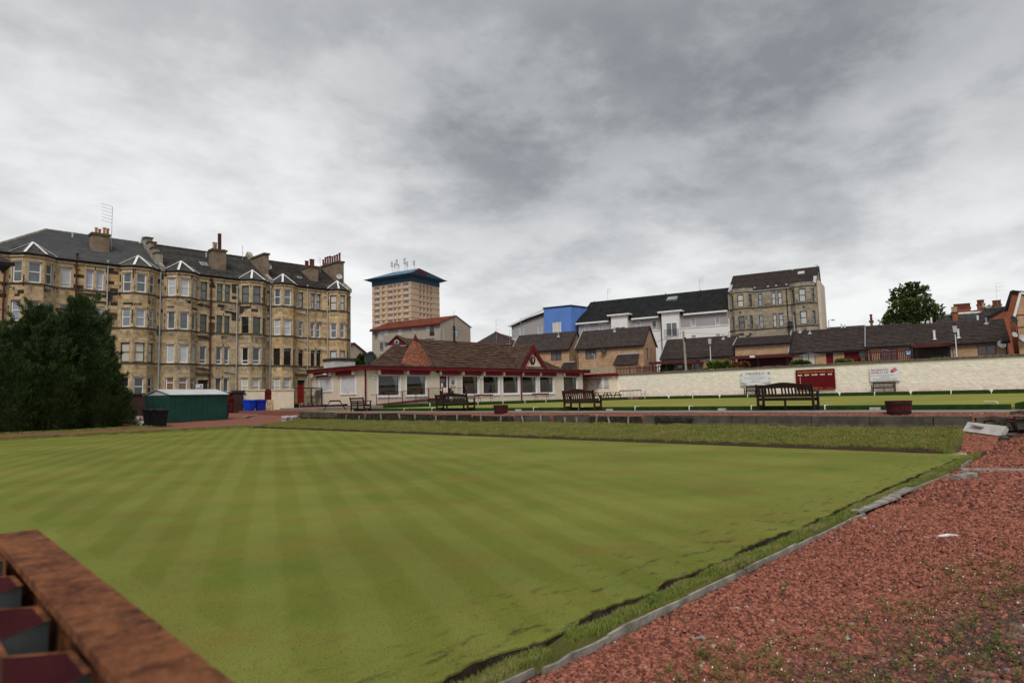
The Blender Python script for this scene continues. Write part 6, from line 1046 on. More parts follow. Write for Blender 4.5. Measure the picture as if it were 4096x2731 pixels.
# ------------------------------------------------------------------ buildings behind
# the streets round the club run 12.7 degrees askew to it: everything below is laid out square to the streets, then turned
TH = R_(12.7); BEFORE = set(o.name for o in COL.objects); _ray0 = ray
def ray(x, y): d = _ray0(x, y); return Vector((d.x*_c(TH)+d.y*_s(TH), d.y*_c(TH)-d.x*_s(TH), d.z))
def gabled(t, X0, X1, Ya, Yb, z0, ze, zr, wall, roofm, nc, ops, fr_style, th=.05, ov=.35, gops=(), barge='pipe_black', xr=None):
    """long side faces the green, ridge along y; Ya is the end shown left"""
    F = Fr(X0, Ya, 0, -1); W_ = Ya-Yb; xr = xr or mid(X0, X1)
    MB().fwall(F, 0, W_, z0, ze, [o[:4] for o in ops], .15).build('wall', wall, t)
    G_ = Fr(X0, Yb, 1, 0); MB().fwall(G_, 0, X1-X0, z0, ze, [o[:4] for o in gops], .12).quad((X0, Yb, ze), (X1, Yb, ze), (xr, Yb, zr-.05)).quad((X0, Ya, z0), (X0, Ya, ze), (xr, Ya, zr-.05), (X1, Ya, ze), (X1, Ya, z0)).quad((X1, Yb, z0), (X1, Ya, z0), (X1, Ya, ze), (X1, Yb, ze)).build('gable_wall', wall, t)
    roof_slope(t, (X0-ov, Ya+.15, ze-.12), (X0-ov, Yb-.15, ze-.12), (xr, Yb-.15, zr), (xr, Ya+.15, zr), nc, roofm, 'tile_course', th)
    MB().quad((X1+ov, Yb-.15, ze-.12), (X1+ov, Ya+.15, ze-.12), (xr, Ya+.15, zr), (xr, Yb-.15, zr)).build('rear_roof', roofm, t)
    MB().box(X0-ov-.02, X0-ov+.1, Yb-.1, Ya+.1, ze-.3, ze-.13).build('gutter', barge, t)
    for s, xe in ((0, X0-ov), (1, X1+ov)): MB().beam((xe, Yb-.16, ze-.2), (xr, Yb-.16, zr-.08), .06, .22).build('bargeboard', barge, t)
    MB().beam((X0-ov, Ya+.16, ze-.02), (xr, Ya+.16, zr+.06), .07, .16).build('verge', 'lead', t)
    for o in ops: window(t, F, *o[:4], *(o[4:] or fr_style), .08, .07)
    for o in gops: window(t, G_, *o[:4], *(o[4:] or fr_style), .08, .07)
    return F
def vents(t, pts, X, slope0, zs, n=1):
    for y, f in pts: MB().lathe((X+f*3, y, zs+f*2), [(.14, -.2), (.13, .05), (.06, .12), (.05, .5), (.10, .52), (.10, .6)], 8).build('roof_vent', 'lead', t)
zB = 3.45
ST = ('maroon_frame', 'glass_grey', 'mull')
h1 = thing('brick_house', 'two storey buff brick house with a brown tiled roof directly behind the crest gable', 'house', (90, 48, zB)); gabled(h1, 88, 93.5, 53.4, 43.2, zB, 8.6, 11.5, 'brick_buff', 'tile_house', 17, [(7.1, 8.9, 6.85, 8.2)], ST)
h2 = thing('brick_house', 'two storey buff brick house with a lean-to porch and a satellite dish on its front', 'house', (90, 36, zB)); gabled(h2, 88, 93.5, 41.9, 31.4, zB, 8.5, 11.35, 'brick_buff', 'tile_house', 17, [(1.4, 3.15, 6.8, 8.2)], ST, gops=[(1.1, 2.0, 6.5, 8.0, 'maroon_frame', 'glass_grey', 'plain'), (3.4, 3.8, 6.1, 7.9, 'maroon_frame', 'glass_dark', 'plain')])
q = atx(1960+1335*.3401, 1120+832*.3401, 87.6); dish(h2, (87.6, q.y, q.z), .42, R_(205), 'plastic_grey'); MB().tube([(87.9, 41.7, zB), (87.9, 41.7, 8.3)], .06, 6).build('downpipe', 'pipe_black', h2)
def leanto(t, y0, y1, zt, zl, X=88, pr=1.9):
    roof_slope(t, (X-pr, y0, zl), (X-pr, y1, zl), (X-.05, y1+.35, zt), (X-.05, y0-.1, zt), 9, 'tile_house', 'tile_course', .09); MB().box(X-pr+.25, X-.02, y1+.2, y0-.2, zB, zl).build('porch_wall', 'brick_buff', t); MB().beam((X-.08, y0-.1, zt+.05), (X-.08, y1+.3, zt+.05), .3, .12).build('flashing', 'lead', t)
leanto(h2, 35.4, 31.7, 7.2, 5.6); leanto(h1, 44.1, 41.9, 6.5, 5.3, 88, 1.6)
def roof_bits(t, items, X0, xr, ze, zr, ov=.35):
    for y, f in items: x = X0-ov+(xr-X0+ov)*f; z = ze-.12+(zr-ze+.12)*f; MB().lathe((x, y, z), [(.30, -.12), (.22, .10), (.07, .14), (.06, .55), (.11, .56), (.11, .66)], 8).build('roof_vent', 'lead', t)
roof_bits(h1, [(45.9, .75)], 88, 90.75, 8.6, 11.5); roof_bits(h2, [(36.6, .85)], 88, 90.75, 8.5, 11.35)
bsp = [('long brown tiled bungalow behind the telegraph pole', 29.0, 19.3, 6.32, 9.25, 1), ('low recessed bungalow link with a plain buff brick front over the carport', 19.0, 12.2, 7.65, 8.8, 0), ('brown tiled bungalow with a red door behind the rotary dryer', 12.1, 3.6, 6.25, 9.25, 1), ('brown tiled bungalow behind the maroon picket fence and blue notice', 3.5, -1.2, 6.5, 9.3, 1), ('end bungalow with two white flue pipes on its brown roof', -1.3, -10.1, 6.35, 9.1, 1)]
BG = []; XB = 88.5
def bu(zx, ya, f): x = f(zx, 0)[0]; return ya-atx(x, 1420, XB).y
ZA = lambda x, y: (2600+x*.3401, 1040+y*.3401); ZBp = lambda x, y: (3300+x*.3384, 1080+y*.3384)
def bop(zx0, zx1, ya, f, z0, z1, *st): return (bu(zx0, ya, f), bu(zx1, ya, f), z0, z1, *st)
BO = {29.0: [bop(685, 735, 29.0, ZA, 4.9, 5.9, 'maroon_frame', 'glass_grey', 'plain')], 12.1: [bop(1782, 1942, 12.1, ZA, 3.7, 6.0, 'maroon_frame', 'glass_cream', 'mull'), bop(10, 95, 12.1, ZBp, 3.6, 6.0, 'maroon_frame', 'oxblood', 'plain'), bop(225, 420, 12.1, ZBp, 3.6, 6.0, 'maroon_frame', 'oxblood', 'mull')], 3.5: [bop(655, 858, 3.5, ZBp, 4.6, 6.1, 'maroon_frame', 'glass_grey', 'mull')], -1.3: [bop(1808, 2030, -1.3, ZBp, 4.85, 5.95, 'maroon_frame', 'glass_dark', 'mull'), bop(1450, 1520, -1.3, ZBp, 3.6, 5.75, 'maroon_frame', 'glass_sky', 'plain')]}
for lb, ya, yb, ze, zr, full in bsp:
    t = thing('bungalow', lb, 'bungalow', (91, mid(ya, yb), zB)); BG.append(t)
    if full: gabled(t, XB, 95.5, ya, yb, zB, ze, zr, 'brick_buff', 'tile_house', 17, BO[ya], ST, .09)
    else: gabled(t, XB+.5, 94, ya, yb, zB, ze, zr, 'brick_buff', 'tile_house', 9, [], ST, .09)
roof_bits(BG[0], [(21.0, .85), (20.3, .95)], XB, 92, 6.32, 9.25); roof_bits(BG[2], [(11.2, .93), (10.0, .85)], XB, 92, 6.25, 9.25); roof_bits(BG[4], [(-8.6, .82)], XB, 92, 6.35, 9.1)
for zx in (1297, 1582): q = atx(*ZBp(zx, 840), XB+.9); MB().lathe((q.x, q.y, 7.05), [(.5, -.1), (.12, .1), (.12, .85), (.15, .87), (.15, .95), (.05, 1.0)], 8).build('flue', 'white_paint', BG[4])
q = atx(*ZBp(2083, 880), XB-.4); dish(BG[4], (XB-.4, q.y, q.z), .45, R_(205), 'pipe_grey'); q = atx(*ZBp(443, 1000), XB-.5); dish(BG[2], (XB-.5, q.y, q.z), .42, R_(190), 'plastic_grey')
for y, k in ((19.5, 0), (12.0, 1), (3.7, 2), (-1.0, 3), (-9.9, 4)): MB().tube([(XB-.1, y, zB), (XB-.1, y, 6.1)], .055, 6).build('downpipe', 'pipe_black', BG[k])
# carports
def carport(lb, ya, yb, z, X0=84.8, X1=88.3, posts=(), back=None):
    t = thing('carport', lb, 'carport', (86, mid(ya, yb), zB)); MB().box(X0, X1, yb, ya, z, z+.10).build('roof', 'lead', t); MB().box(X0-.06, X0, yb-.05, ya+.05, z-.28, z+.13).build('fascia', 'fence_maroon', t); MB().box(X0, X1, yb-.06, yb-.005, z-.28, z+.13).build('fascia', 'fence_maroon', t)
    for y in posts: MB().box(X0+.1, X0+.22, y-.06, y+.06, zB, z-.01).build('post', 'metal_dark', t)
    if back: MB().box(X1-.06, X1, yb+.1, ya-.1, zB, z-.05).build('back_wall', back, t)
    return t
c1 = carport('flat maroon edged carport roof behind the telegraph pole', 29.5, 23.1, 5.65, posts=(29.1, 27.2, 23.4)); a, b = atx(*ZA(235, 1250), 87).y, atx(*ZA(315, 1250), 87).y; MB().box(86.9, 87.0, b, a, zB, 5.5).build('door', 'glass_sky', c1); m = mid(a, b); MB().prism([(86.85, m+.25, 5.2), (86.85, m-.25, 5.2), (86.85, m, 4.85)], (.04, 0, 0)).build('door_light', 'metal_dark', c1)
a, b = atx(*ZA(320, 1250), 87).y, atx(*ZA(385, 1250), 87).y; MB().box(86.9, 87.0, b, a, zB, 5.5).build('side_light', 'glass_dark', c1); a, b = atx(*ZA(500, 1250), 87).y, atx(*ZA(575, 1250), 87).y; MB().box(86.9, 87.0, b, a, zB, 5.45).build('door', 'glass_sky', c1)
c2 = carport('wide carport with a maroon fascia under the plain brick front', 18.7, 11.8, 5.85, posts=(18.5, 12.0, 15.4), back='fence_maroon'); q = atx(*ZA(1203, 1147), 84.7); MB().box(84.70, 84.73, q.y-.3, q.y+.3, 5.68, 5.92).build('plate', 'sign_white', c2)
c3 = carport('small porch canopy with a maroon fascia on the end bungalow', -1.2, -4.8, 6.2, 85.4, 88.3, posts=(-1.5, -4.6), back='interior')
# picket fences on top of the retaining ground
def picket(lb, ya, yb, z0, z1, X, mat, gap=.16, w=.10, post=2.0, nm='picket_fence'):
    t = thing(nm, lb, 'fence', (X, mid(ya, yb), zB)); y = yb
    while y < ya: MB().box(X, X+.025, y, y+w, z0, z1+.03*math.sin(y*9)).build('pale', mat, t); y += gap
    y = yb
    while y <= ya+.01: MB().box(X+.03, X+.13, y, y+.1, zB, z1+.08).build('post', mat, t); y += post
    MB().box(X+.03, X+.08, yb, ya, z0+.15, z0+.25).box(X+.03, X+.08, yb, ya, z1-.25, z1-.15).build('rail', mat, t); return t
Z8 = lambda x, y: (1960+x*.3401, 1120+y*.3401)
fy = lambda f, zx, X: atx(f(zx, 0)[0], 1480, X).y
picket('pale close boarded timber fence behind the far corner of the cream wall', fy(Z8, 1100, 82), fy(Z8, 1465, 82), 3.9, 5.25, 82, 'wood_fence', .105, .10); picket('maroon picket fence between the pale fence and the first carport', fy(Z8, 1480, 81), fy(Z8, 1985, 81), 3.9, 5.05, 81, 'fence_maroon', .2, .1)
XF = 82.5; pf = picket('maroon picket fence with a small blue notice on it', fy(ZBp, 490, XF), fy(ZBp, 1055, XF), 4.1, 5.65, XF, 'fence_maroon', .17, .11); q = atx(*ZBp(985, 978), XF-.1); t = thing('blue_notice', 'small blue notice with white marks fixed to the maroon picket fence', 'sign', (XF-.1, q.y, 5.0)); a, b = q.y, q.z; MB().box(XF-.12, XF-.08, a-.26, a+.26, b-.22, b+.22).build('panel', 'blue_sign', t); MB().box(XF-.135, XF-.121, a-.18, a-.06, b+.05, b+.14).box(XF-.135, XF-.121, a+.06, a+.18, b+.05, b+.14).box(XF-.135, XF-.121, a-.16, a+.16, b-.14, b-.05).build('marks', 'letter_white', t)
# rotary dryers
for x, (px_, py_), lb in ((83, ZA(1885, 1088), 'open rotary clothes dryer in front of the bungalow with the red door'), (85, ZBp(710, 938), 'rotary clothes dryer behind the maroon picket fence'), (84, ZA(700, 1160), 'rotary clothes dryer beside the round green shrub')):
    q = atx(px_, py_, x); y, z = q.y, q.z
    t = thing('rotary_dryer', lb, 'clothes dryer', (x, y, zB)); MB().tube([(x, y, zB), (x, y, z)], .025, 5).build('pole', 'metal_grey', t)
    E_ = []
    for i in range(4): a = .6+i*math.pi/2; e = (x+1.3*math.cos(a), y+1.3*math.sin(a), z-.35); E_.append(e); MB().tube([(x, y, z), e], .014, 4).build('arm', 'metal_grey', t)
    for k in (.6, 1.0):
        for i in range(4): p, q = Vector(E_[i]), Vector(E_[(i+1) % 4]); c = Vector((x, y, z)); MB().tube([c.lerp(p, k), c.lerp(q, k)], .006, 3).build('line', 'metal_grey', t)
# lamp posts, telegraph pole
def lamp(lb, x, ytop, ybot_z, X, kind, hd=(0, 0)):
    p = atx(x, ytop, X); t = thing('lamp_post', lb, 'lamp post', (X, p.y, ybot_z)); h = p.z
    if kind == 'box': MB().tube([(X, p.y, ybot_z), (X, p.y, h-.75)], .06, 7, .045).build('column', 'white_paint', t); MB().hexa([(X-.14, p.y-.14, h-.72), (X+.14, p.y-.14, h-.72), (X+.14, p.y+.14, h-.72), (X-.14, p.y+.14, h-.72), (X-.2, p.y-.2, h-.05), (X+.2, p.y-.2, h-.05), (X+.2, p.y+.2, h-.05), (X-.2, p.y+.2, h-.05)]).build('lantern', 'glass_blind', t); MB().lathe((X, p.y, h-.86), [(.06, 0), (.2, .06), (.2, .13)], 8).build('collar', 'metal_dark', t); MB().box(X-.22, X+.22, p.y-.22, p.y+.22, h-.05, h).build('cap', 'pipe_grey', t)
    else:
        L = hd[0]; MB().tube([(X, p.y, ybot_z), (X, p.y, h-.05), (X, p.y+L*.4, h+.02)], .07, 7, .05).build('column', 'pipe_grey', t); mb = MB().lathe((0, 0, 0), [(0, -.02), (.12, .0), (.16, .1), (.08, .2), (0, .22)], 10); mb.v = [(X+a*1.0, p.y+L*.4+(L*.6)*(.5+b/.32), h-.12+c) for a, b, c in mb.v]; mb.build('lantern', 'metal_grey', t)
lamp('white lamp post with a box lantern between the telegraph pole and the carport', 2600+702*.3401, 1040+925*.3401, zB, 86.2, 'box'); lamp('white lamp post with a box lantern in front of the end bungalow', 3300+1530*.3384, 1080+660*.3384, zB, 84, 'box')
lamp('slim lamp post with a small head in front of the brick house porch', 1960+1230*.3401, 1120+875*.3401, zB, 83.5, 'arm', (.5,)); lamp('grey street lamp in front of the beige flats gable', 1400+1400*.2678, 1020+1103*.2678, 0, 112, 'arm', (3.0,)); lamp('grey street lamp standing before the stone tenement', 2600+1688*.3401, 1040+645*.3401, zB, 100, 'arm', (1.8,)); lamp('distant street lamp beside the stone tenement gable', 2600+2100*.3401, 1040+706*.3401, zB, 112, 'arm', (-.9,)); lamp('small street lamp over the tree behind the clubhouse', 1200+855*.2679, 1280+545*.2679, 0, 70, 'arm', (-1.6,))
p = atx(2733, 1325, 82); t = thing('telegraph_pole', 'weathered wooden telegraph pole behind the cream wall', 'pole', (82, p.y, zB)); MB().tube([(82, p.y-.15, zB), (82, p.y, p.z)], .17, 9, .13).build('pole', 'timber_grey', t); MB().box(81.8, 81.95, p.y-.32, p.y-.16, p.z-1.3, p.z-.8).build('junction_box', 'plastic_black', t); MB().lathe((82, p.y, p.z), [(.13, 0), (.13, .02), (.0, .06)], 8).build('cap', 'pot_buff', t)
t2 = thing('telegraph_wires', 'thin wires running from the telegraph pole', 'wires', (82, p.y, p.z-.2))
for q in ((105.5, 44, 9.0), (105.5, 40, 9.5), (105.5, 13, 10.2), (88, 34, 8.2)):
    pts = [Vector((82, p.y, p.z-.15)).lerp(Vector(q), i/8)-Vector((0, 0, 1.2*(i/8)*(1-i/8))) for i in range(9)]; MB().tube(pts, .012, 3).build('wire', 'metal_dark', t2)
# white and grey flats with the blue stair tower
fl = thing('modern_flats', 'white and grey rendered flats with a long black roof and balcony bays', 'flats', (110, 37, zB)); X = 106; F = Fr(X, 50.1, 0, -1)
bays = [(43.2, 40.2, 15.15), (34.1, 31.1, 14.9)]; zr0 = 14.55
def fw(zx, zy, w, h): a = atx(1960+zx*.3401, 1120+zy*.3401, X); b = atx(1960+(zx+w)*.3401, 1120+(zy+h)*.3401, X); return (50.1-a.y, 50.1-b.y, b.z, a.z)
ops = [fw(1110, 525, 58, 100), fw(1275, 515, 100, 68), fw(1712, 485, 60, 70), fw(1900, 472, 60, 100)]
def aw(zx, zy, w, h): a = atx(2600+zx*.3401, 1040+zy*.3401, X); b = atx(2600+(zx+w)*.3401, 1040+(zy+h)*.3401, X); return (50.1-a.y, 50.1-b.y, b.z, a.z)
ops += [aw(475, 680, 65, 98), aw(760, 660, 65, 102)]; low = [aw(485, 885, 60, 90), aw(770, 870, 60, 90)]
MB().fwall(F, 0, 26.75, 12.2, 14.5, ops, .12).build('upper_wall', 'render_grey', fl); MB().fwall(F, 0, 26.75, zB, 12.15, low, .12).build('lower_wall', 'render_white', fl); MB().fbox(F, -.05, 26.75, -.02, .09, 12.1, 12.25).build('string_course', 'render_white', fl)
for i, o in enumerate(ops): window(fl, F, *o, 'upvc', 'glass_dark' if i == 3 else 'glass_sky', 'mull' if i == 1 else 'low', .07, .08)
for o in low: window(fl, F, *o, 'upvc', 'glass_sky', 'low', .07, .08)
for y0, y1, zt in bays:
    MB().box(X-.9, X-.01, y1, y0, zB, zt).build('bay', 'render_white', fl); MB().box(X-1.35, X+.2, y1-.55, y0+.55, zt+.002, zt+.26).build('bay_roof', 'white_paint', fl); Fb = Fr(X-.9, y0, 0, -1)
    for z0 in (10.9, 7.6):
        o = MB().fbox(Fb, .72, 2.62, .002, .06, z0, z0+2.3).build('balcony_door', 'upvc', fl)
        MB().fbox(Fb, .82, 1.62, .061, .07, z0+.1, z0+2.2).fbox(Fb, 1.74, 2.52, .061, .07, z0+.1, z0+2.2).build('pane', 'glass_grey' if z0 > 9 else 'glass_sky', o)
        r_ = MB().fbox(Fb, .45, 2.9, .30, .34, z0+1.05, z0+1.10).fbox(Fb, .45, 2.9, .30, .34, z0-.1, z0-.05); [r_.fbox(Fb, .45+i*.136, .47+i*.136, .31, .33, z0-.05, z0+1.05) for i in range(19)]; r_.fbox(Fb, .45, .48, .07, .30, z0+1.05, z0+1.1).fbox(Fb, 2.87, 2.9, .07, .30, z0+1.05, z0+1.1); r_.build('balustrade', 'metal_dark', fl)
roof_slope(fl, (X-.45, 50.3, zr0), (X-.45, 23.4, zr0), (X+6, 23.4, 19.1), (X+6, 50.0, 19.1), 24, 'tile_black', 'tile_course', .09); MB().quad((X, 50.1, 12), (X, 50.1, 14.5), (X+6, 50.0, 19.0), (X+12, 50.1, 14.5), (X+12, 50.1, 12)).build('gable_wall', 'render_grey', fl); MB().quad((X+12, 23.4, zr0), (X+12, 50.3, zr0), (X+6, 50.0, 19.1), (X+6, 23.4, 19.1)).build('rear_roof', 'tile_black', fl)
for a, b in ((50.3, 43.8), (39.6, 34.7), (30.5, 23.4)): MB().box(X-.55, X-.40, b, a, zr0-.30, zr0-.02).build('gutter', 'white_paint', fl)
for y, f in ((49.0, .9), (42.2, .85), (35.2, .93), (46.5, .45), (37.5, .5), (29.0, .9), (28.8, .72), (29.8, .3)): MB().lathe((X-.45+6.4*f, y, zr0+4.4*f), [(.25, -.1), (.08, .1), (.08, .55), (.12, .6)], 7).build('roof_vent', 'metal_dark', fl)
o = MB().obox((X+3.9, 33.6, 17.85), (1.3, 1.8, .25), Matrix.Rotation(-.58, 3, 'Y')).build('roof_light', 'metal_grey', fl); MB().obox((X+3.82, 33.6, 18.0), (1.1, 1.55, .04), Matrix.Rotation(-.58, 3, 'Y')).build('pane', 'glass_sky', o)
for y in (50.0, 34.5): MB().tube([(X-.1, y, zB), (X-.1, y, zr0-.3)], .07, 6).build('downpipe', 'pipe_black', fl)
fg = thing('grey_flats_wing', 'grey rendered flats wing with a sloping white verge beside the blue stair tower', 'flats', (110, 60, zB)); F2 = Fr(X, 64.2, 0, -1); o2 = [(1.75, 2.75, 12.75, 14.75), (5.75, 6.75, 12.8, 14.7)]
MB().fwall(F2, 0, 7.6, 12.6, 15.0, o2, .1).quad(F2.P(0, 0, 15.0), F2.P(7.6, 0, 15.0), F2.P(7.6, 0, 16.9)).quad(F2.P(0, 0, zB), F2.P(0, 0, 15.0), (X+9, 64.2, 15.0), (X+9, 64.2, zB)).build('upper_wall', 'render_grey', fg); MB().fwall(F2, 0, 7.6, zB, 12.55, [], .1).build('lower_wall', 'render_white', fg); MB().fbox(F2, -.1, 7.6, -.05, .08, 12.5, 12.62).build('string_course', 'render_white', fg)
for o in o2: window(fg, F2, *o, 'upvc', 'glass_sky', 'low', .06, .1)
MB().hexa([(X-.5, 64.7, 15.0), (X-.5, 56.6, 16.85), (X+9, 56.6, 16.85), (X+9, 64.7, 15.0), (X-.5, 64.7, 15.3), (X-.5, 56.6, 17.15), (X+9, 56.6, 17.15), (X+9, 64.7, 15.3)]).build('roof', 'tile_black', fg); MB().beam((X-.56, 64.75, 15.05), (X-.56, 56.6, 17.65), .08, .36).build('verge_board', 'white_paint', fg)
bt = thing('blue_stair_tower', 'bright blue flat roofed stair tower between the grey and white flats', 'flats', (108, 54, zB)); F3 = Fr(X-1.0, 56.5, 0, -1); MB().fwall(F3, 0, 5.6, zB, 17.7, [(1.75, 3.5, 12.8, 15.0)], .1).quad((X-1, 50.9, zB), (X+6, 49.0, zB), (X+6, 49.0, 17.7), (X-1, 50.9, 17.7)).quad((X-1, 56.5, zB), (X-1, 56.5, 17.7), (X+6, 56.5, 17.7), (X+6, 56.5, zB)).build('wall', 'render_blue', bt); window(bt, F3, 1.75, 3.5, 12.8, 15.0, 'upvc', 'glass_cream', 'cross', .05, .12); MB().prism([(X-1.15, 56.65, 17.702), (X-1.15, 50.8, 17.702), (X+6, 48.9, 17.702), (X+6, 56.65, 17.702)], (0, 0, .2)).build('parapet', 'pipe_black', bt)
# stone tenement
sn = thing('stone_tenement', 'grey stone tenement with bowed bay windows and a brown tiled roof by the white flats', 'tenement', (108, 17, zB)); F = Fr(X, 23.3, 0, -1); Ws = 13.0; so_ = []
def sw_(zx, zy, zx2, zy2): a = atx(2600+zx*.3401, 1040+zy*.3401, X); b = atx(2600+zx2*.3401, 1040+zy2*.3401, X); return (23.3-a.y, 23.3-b.y, b.z, a.z)
fl3 = [(14.72, 16.72), (11.3, 13.3), (7.9, 9.9)]; flatw = [(4.6, 5.2), (6.6, 7.15), (7.5, 8.1)]; bay_ = [(.35, 3.85), (9.35, 12.85)]
so_ = [(a, b, z0, z1) for z0, z1 in fl3 for a, b in flatw]; hid = [(a-.05, b+.05, 3, 17.8) for a, b in bay_]
MB().fwall(F, 0, Ws, zB, 17.2, so_, .2).quad((X, 10.3, zB), (X+8.4, 10.3, zB), (X+8.4, 10.3, 17.0), (X+4.2, 10.3, 20.6), (X, 10.3, 17.2)).build('wall', 'stone_grey', sn); st = ashlar(F, .02, Ws-.02, 7.0, 17.1, so_+hid, .36, .9, margin=.12)
MB().box(X+1.2, X+8.4, 9.9, 10.29, zB, 18.0).build('gable_render', 'render_cream', sn)
for a, b in bay_:
    P = [(X, 23.3-a), (X-.9, 23.3-a-.75), (X-.9, 23.3-b+.75), (X, 23.3-b)]
    for k in range(3):
        fr = face_to(P[k], P[k+1]); L = fr.len; fo = [((.32*L, .78*L) if k != 1 else (.27*L, .73*L))+z for z in fl3]; fo = [(q[0], q[1], q[2], q[3]) for q in fo]
        MB().fwall(fr, 0, L, zB, 17.7, fo, .16).build('bay_wall', 'stone_grey', sn); st += ashlar(fr, .01, L-.01, 7.0, 17.0, fo, .36, .7, margin=.1)
        for z in (14.42, 11.0): MB().fbox(fr, 0, L, -.03, .09, z, z+.2).build('string_course', 'stone_band', sn)
        MB().fbox(fr, -.05, L+.05, -.1, .16, 17.12, 17.26).fbox(fr, 0, L, -.2, .06, 17.26, 17.7).build('parapet', 'stone_grey', sn)
        for o in fo: window(sn, fr, *o, 'black_frame', 'glass_blind' if a > 5 and k == 1 else ('glass_cream' if k == 1 and o[2] > 14 else 'glass_grey'), 'sash', .08, .09)
    MB().quad((X, 23.3-a, 17.65), (X-.9, 23.3-a-.75, 17.65), (X-.9, 23.3-b+.75, 17.65), (X, 23.3-b, 17.65)).build('bay_roof', 'lead', sn)
for a, b in ((0, .35), (3.85, 9.35), (12.85, Ws)):
    for z in (14.42, 11.0): MB().fbox(F, a, b, -.03, .08, z, z+.2).build('string_course', 'stone_band', sn)
for o in so_: window(sn, F, *o, 'black_frame', 'glass_sky' if o[0] < 6 else 'glass_blind', 'sash', .1, .08)
for z in (13.95, 10.5):
    for u in (2.0, 11.2): MB().fbox(F, u-.18, u+.18, .93, .96, z-.12, z+.12).build('air_brick', 'pot_red', sn)
pieces(sn, 'stone', st, 'sandstone_d', 300, 'stones')
roof_slope(sn, (X-.2, 23.3, 17.2), (X-.2, 10.3, 17.2), (X+4.2, 10.1, 20.7), (X+4.2, 23.2, 20.7), 20, 'tile_house', 'tile_course', .09); MB().quad((X+8.6, 10.3, 17.0), (X+8.6, 23.3, 17.0), (X+4.2, 23.2, 20.7), (X+4.2, 10.1, 20.7)).build('rear_roof', 'tile_house', sn); MB().quad((X+8.6, 23.3, 17.0), (X-.2, 23.3, 17.2), (X+4.2, 23.2, 20.7)).build('gable_wall', 'stone_grey', sn); MB().fbox(F, 3.85, 9.35, -.02, .22, 17.12, 17.27).build('gutter', 'lead', sn)
MB().tube([(X-.1, 14.5, zB), (X-.1, 14.5, 17.1)], .07, 6).build('downpipe', 'pipe_black', sn); dish(sn, (X-.4, 14.2, 11.5), .5, R_(215), 'plastic_grey'); o = MB().obox((X+2.9, 12.6, 19.72), (1.0, 1.0, .15), Matrix.Rotation(-.58, 3, 'Y')).build('roof_light', 'metal_grey', sn); MB().obox((X+2.85, 12.6, 19.82), (.85, .85, .04), Matrix.Rotation(-.58, 3, 'Y')).build('pane', 'glass_blind', o)
for y, f in ((20.8, .15), (19.2, .15), (17.2, .15), (16.0, .15), (14.5, .15), (12.4, .15), (14.0, .95)): MB().lathe((X-.2+4.4*f, y, 17.2+3.5*f), [(.18, -.05), (.16, .12), (.05, .2)], 7).build('roof_vent', 'lead', sn)
for i, (y, w_) in enumerate(((23.0, .5), (10.5, .5))): MB().beam((X-.1, y, 17.45), (X+1.6, y, 18.8), .45, .12).build('flashing', 'lead', sn)
p = Vector((X+4.2, 10.4, 20.75)); t = thing('seagull', 'white gull perched on the ridge end of the stone tenement', 'bird', p); mb = MB().lathe((0, 0, 0), [(0, -.32), (.07, -.2), (.11, 0), (.09, .14), (.05, .22), (.06, .28), (.05, .33), (0, .36)], 9); mb.v = [(p.x+a, p.y+c*.8, p.z+.16+b+c*.35) for a, b, c in mb.v]; mb.build('body', 'cloth_white', t, smooth=True); MB().tube([(p.x, p.y+.03, p.z), (p.x, p.y+.03, p.z+.1)], .012, 4).build('leg', 'yellow', t); MB().tube([(p.x, p.y+.28, p.z+.30), (p.x, p.y+.36, p.z+.28)], .02, 5, .004).build('beak', 'yellow', t)
for lb, x, y, X_, h in (('small aerial on the ridge of the black roofed flats', 1960+1385*.3401, 1120+232*.3401, 112, 2.2), ('small aerial near the stone tenement on the black roof ridge', 2600+588*.3401, 1040+380*.3401, 112, 2.3)):
    q = atx(x, y, X_); aerial(lb, (X_, q.y, 19.0), h, (0, 1, 0), 4, .7)
# house with a pyramid roof, and its aerials
ph = thing('pyramid_roof_house', 'brown pyramid tiled roof with two tall aerials rising behind the clubhouse ridge', 'house', (109, 68, zB)); a = atx(1700+870*.3231, 1280+148*.3231, 109); XL = atx(1700+570*.3231, 1280+275*.3231, 103).y; XR = atx(1700+1110*.3231, 1280+275*.3231, 103).y; zz = atx(1700+1110*.3231, 1280+275*.3231, 103).z-.2
roof_slope(ph, (103, XL+.4, zz), (103, XR-.5, zz), (109, a.y, a.z), (109, a.y, a.z), 14, 'tile_house'); MB().quad((103, XR-.5, zz), (115, XR-.5, zz), (109, a.y, a.z)).quad((115, XL+.4, zz), (103, XL+.4, zz), (109, a.y, a.z)).build('roof_side', 'tile_house', ph); MB().box(103.5, 114.5, XR, XL, zB, zz).build('wall', 'brick_red', ph); MB().beam((103, XR-.5, zz+.1), (109, a.y, a.z+.1), .3, .12).build('hip_tile', 'pot_red', ph)
for lb, x, y, X_, zb_ in (('tall aerial with a wide grid head above the pyramid roof', 1700+878*.3231, 1280+0*.3231, 100, 9.5), ('small aerial on a thin pole beside the blue flats', 1700+1045*.3231, 1280+125*.3231, 100, 9.5), ('thin pole aerial in front of the grey flats wing', 1960+360*.3401, 1120+450*.3401, 100, 9.5)):
    q = atx(x, y, X_); aerial(lb, (X_, q.y, zb_), q.z-zb_, (0, 1, .0), 3, 1.0)
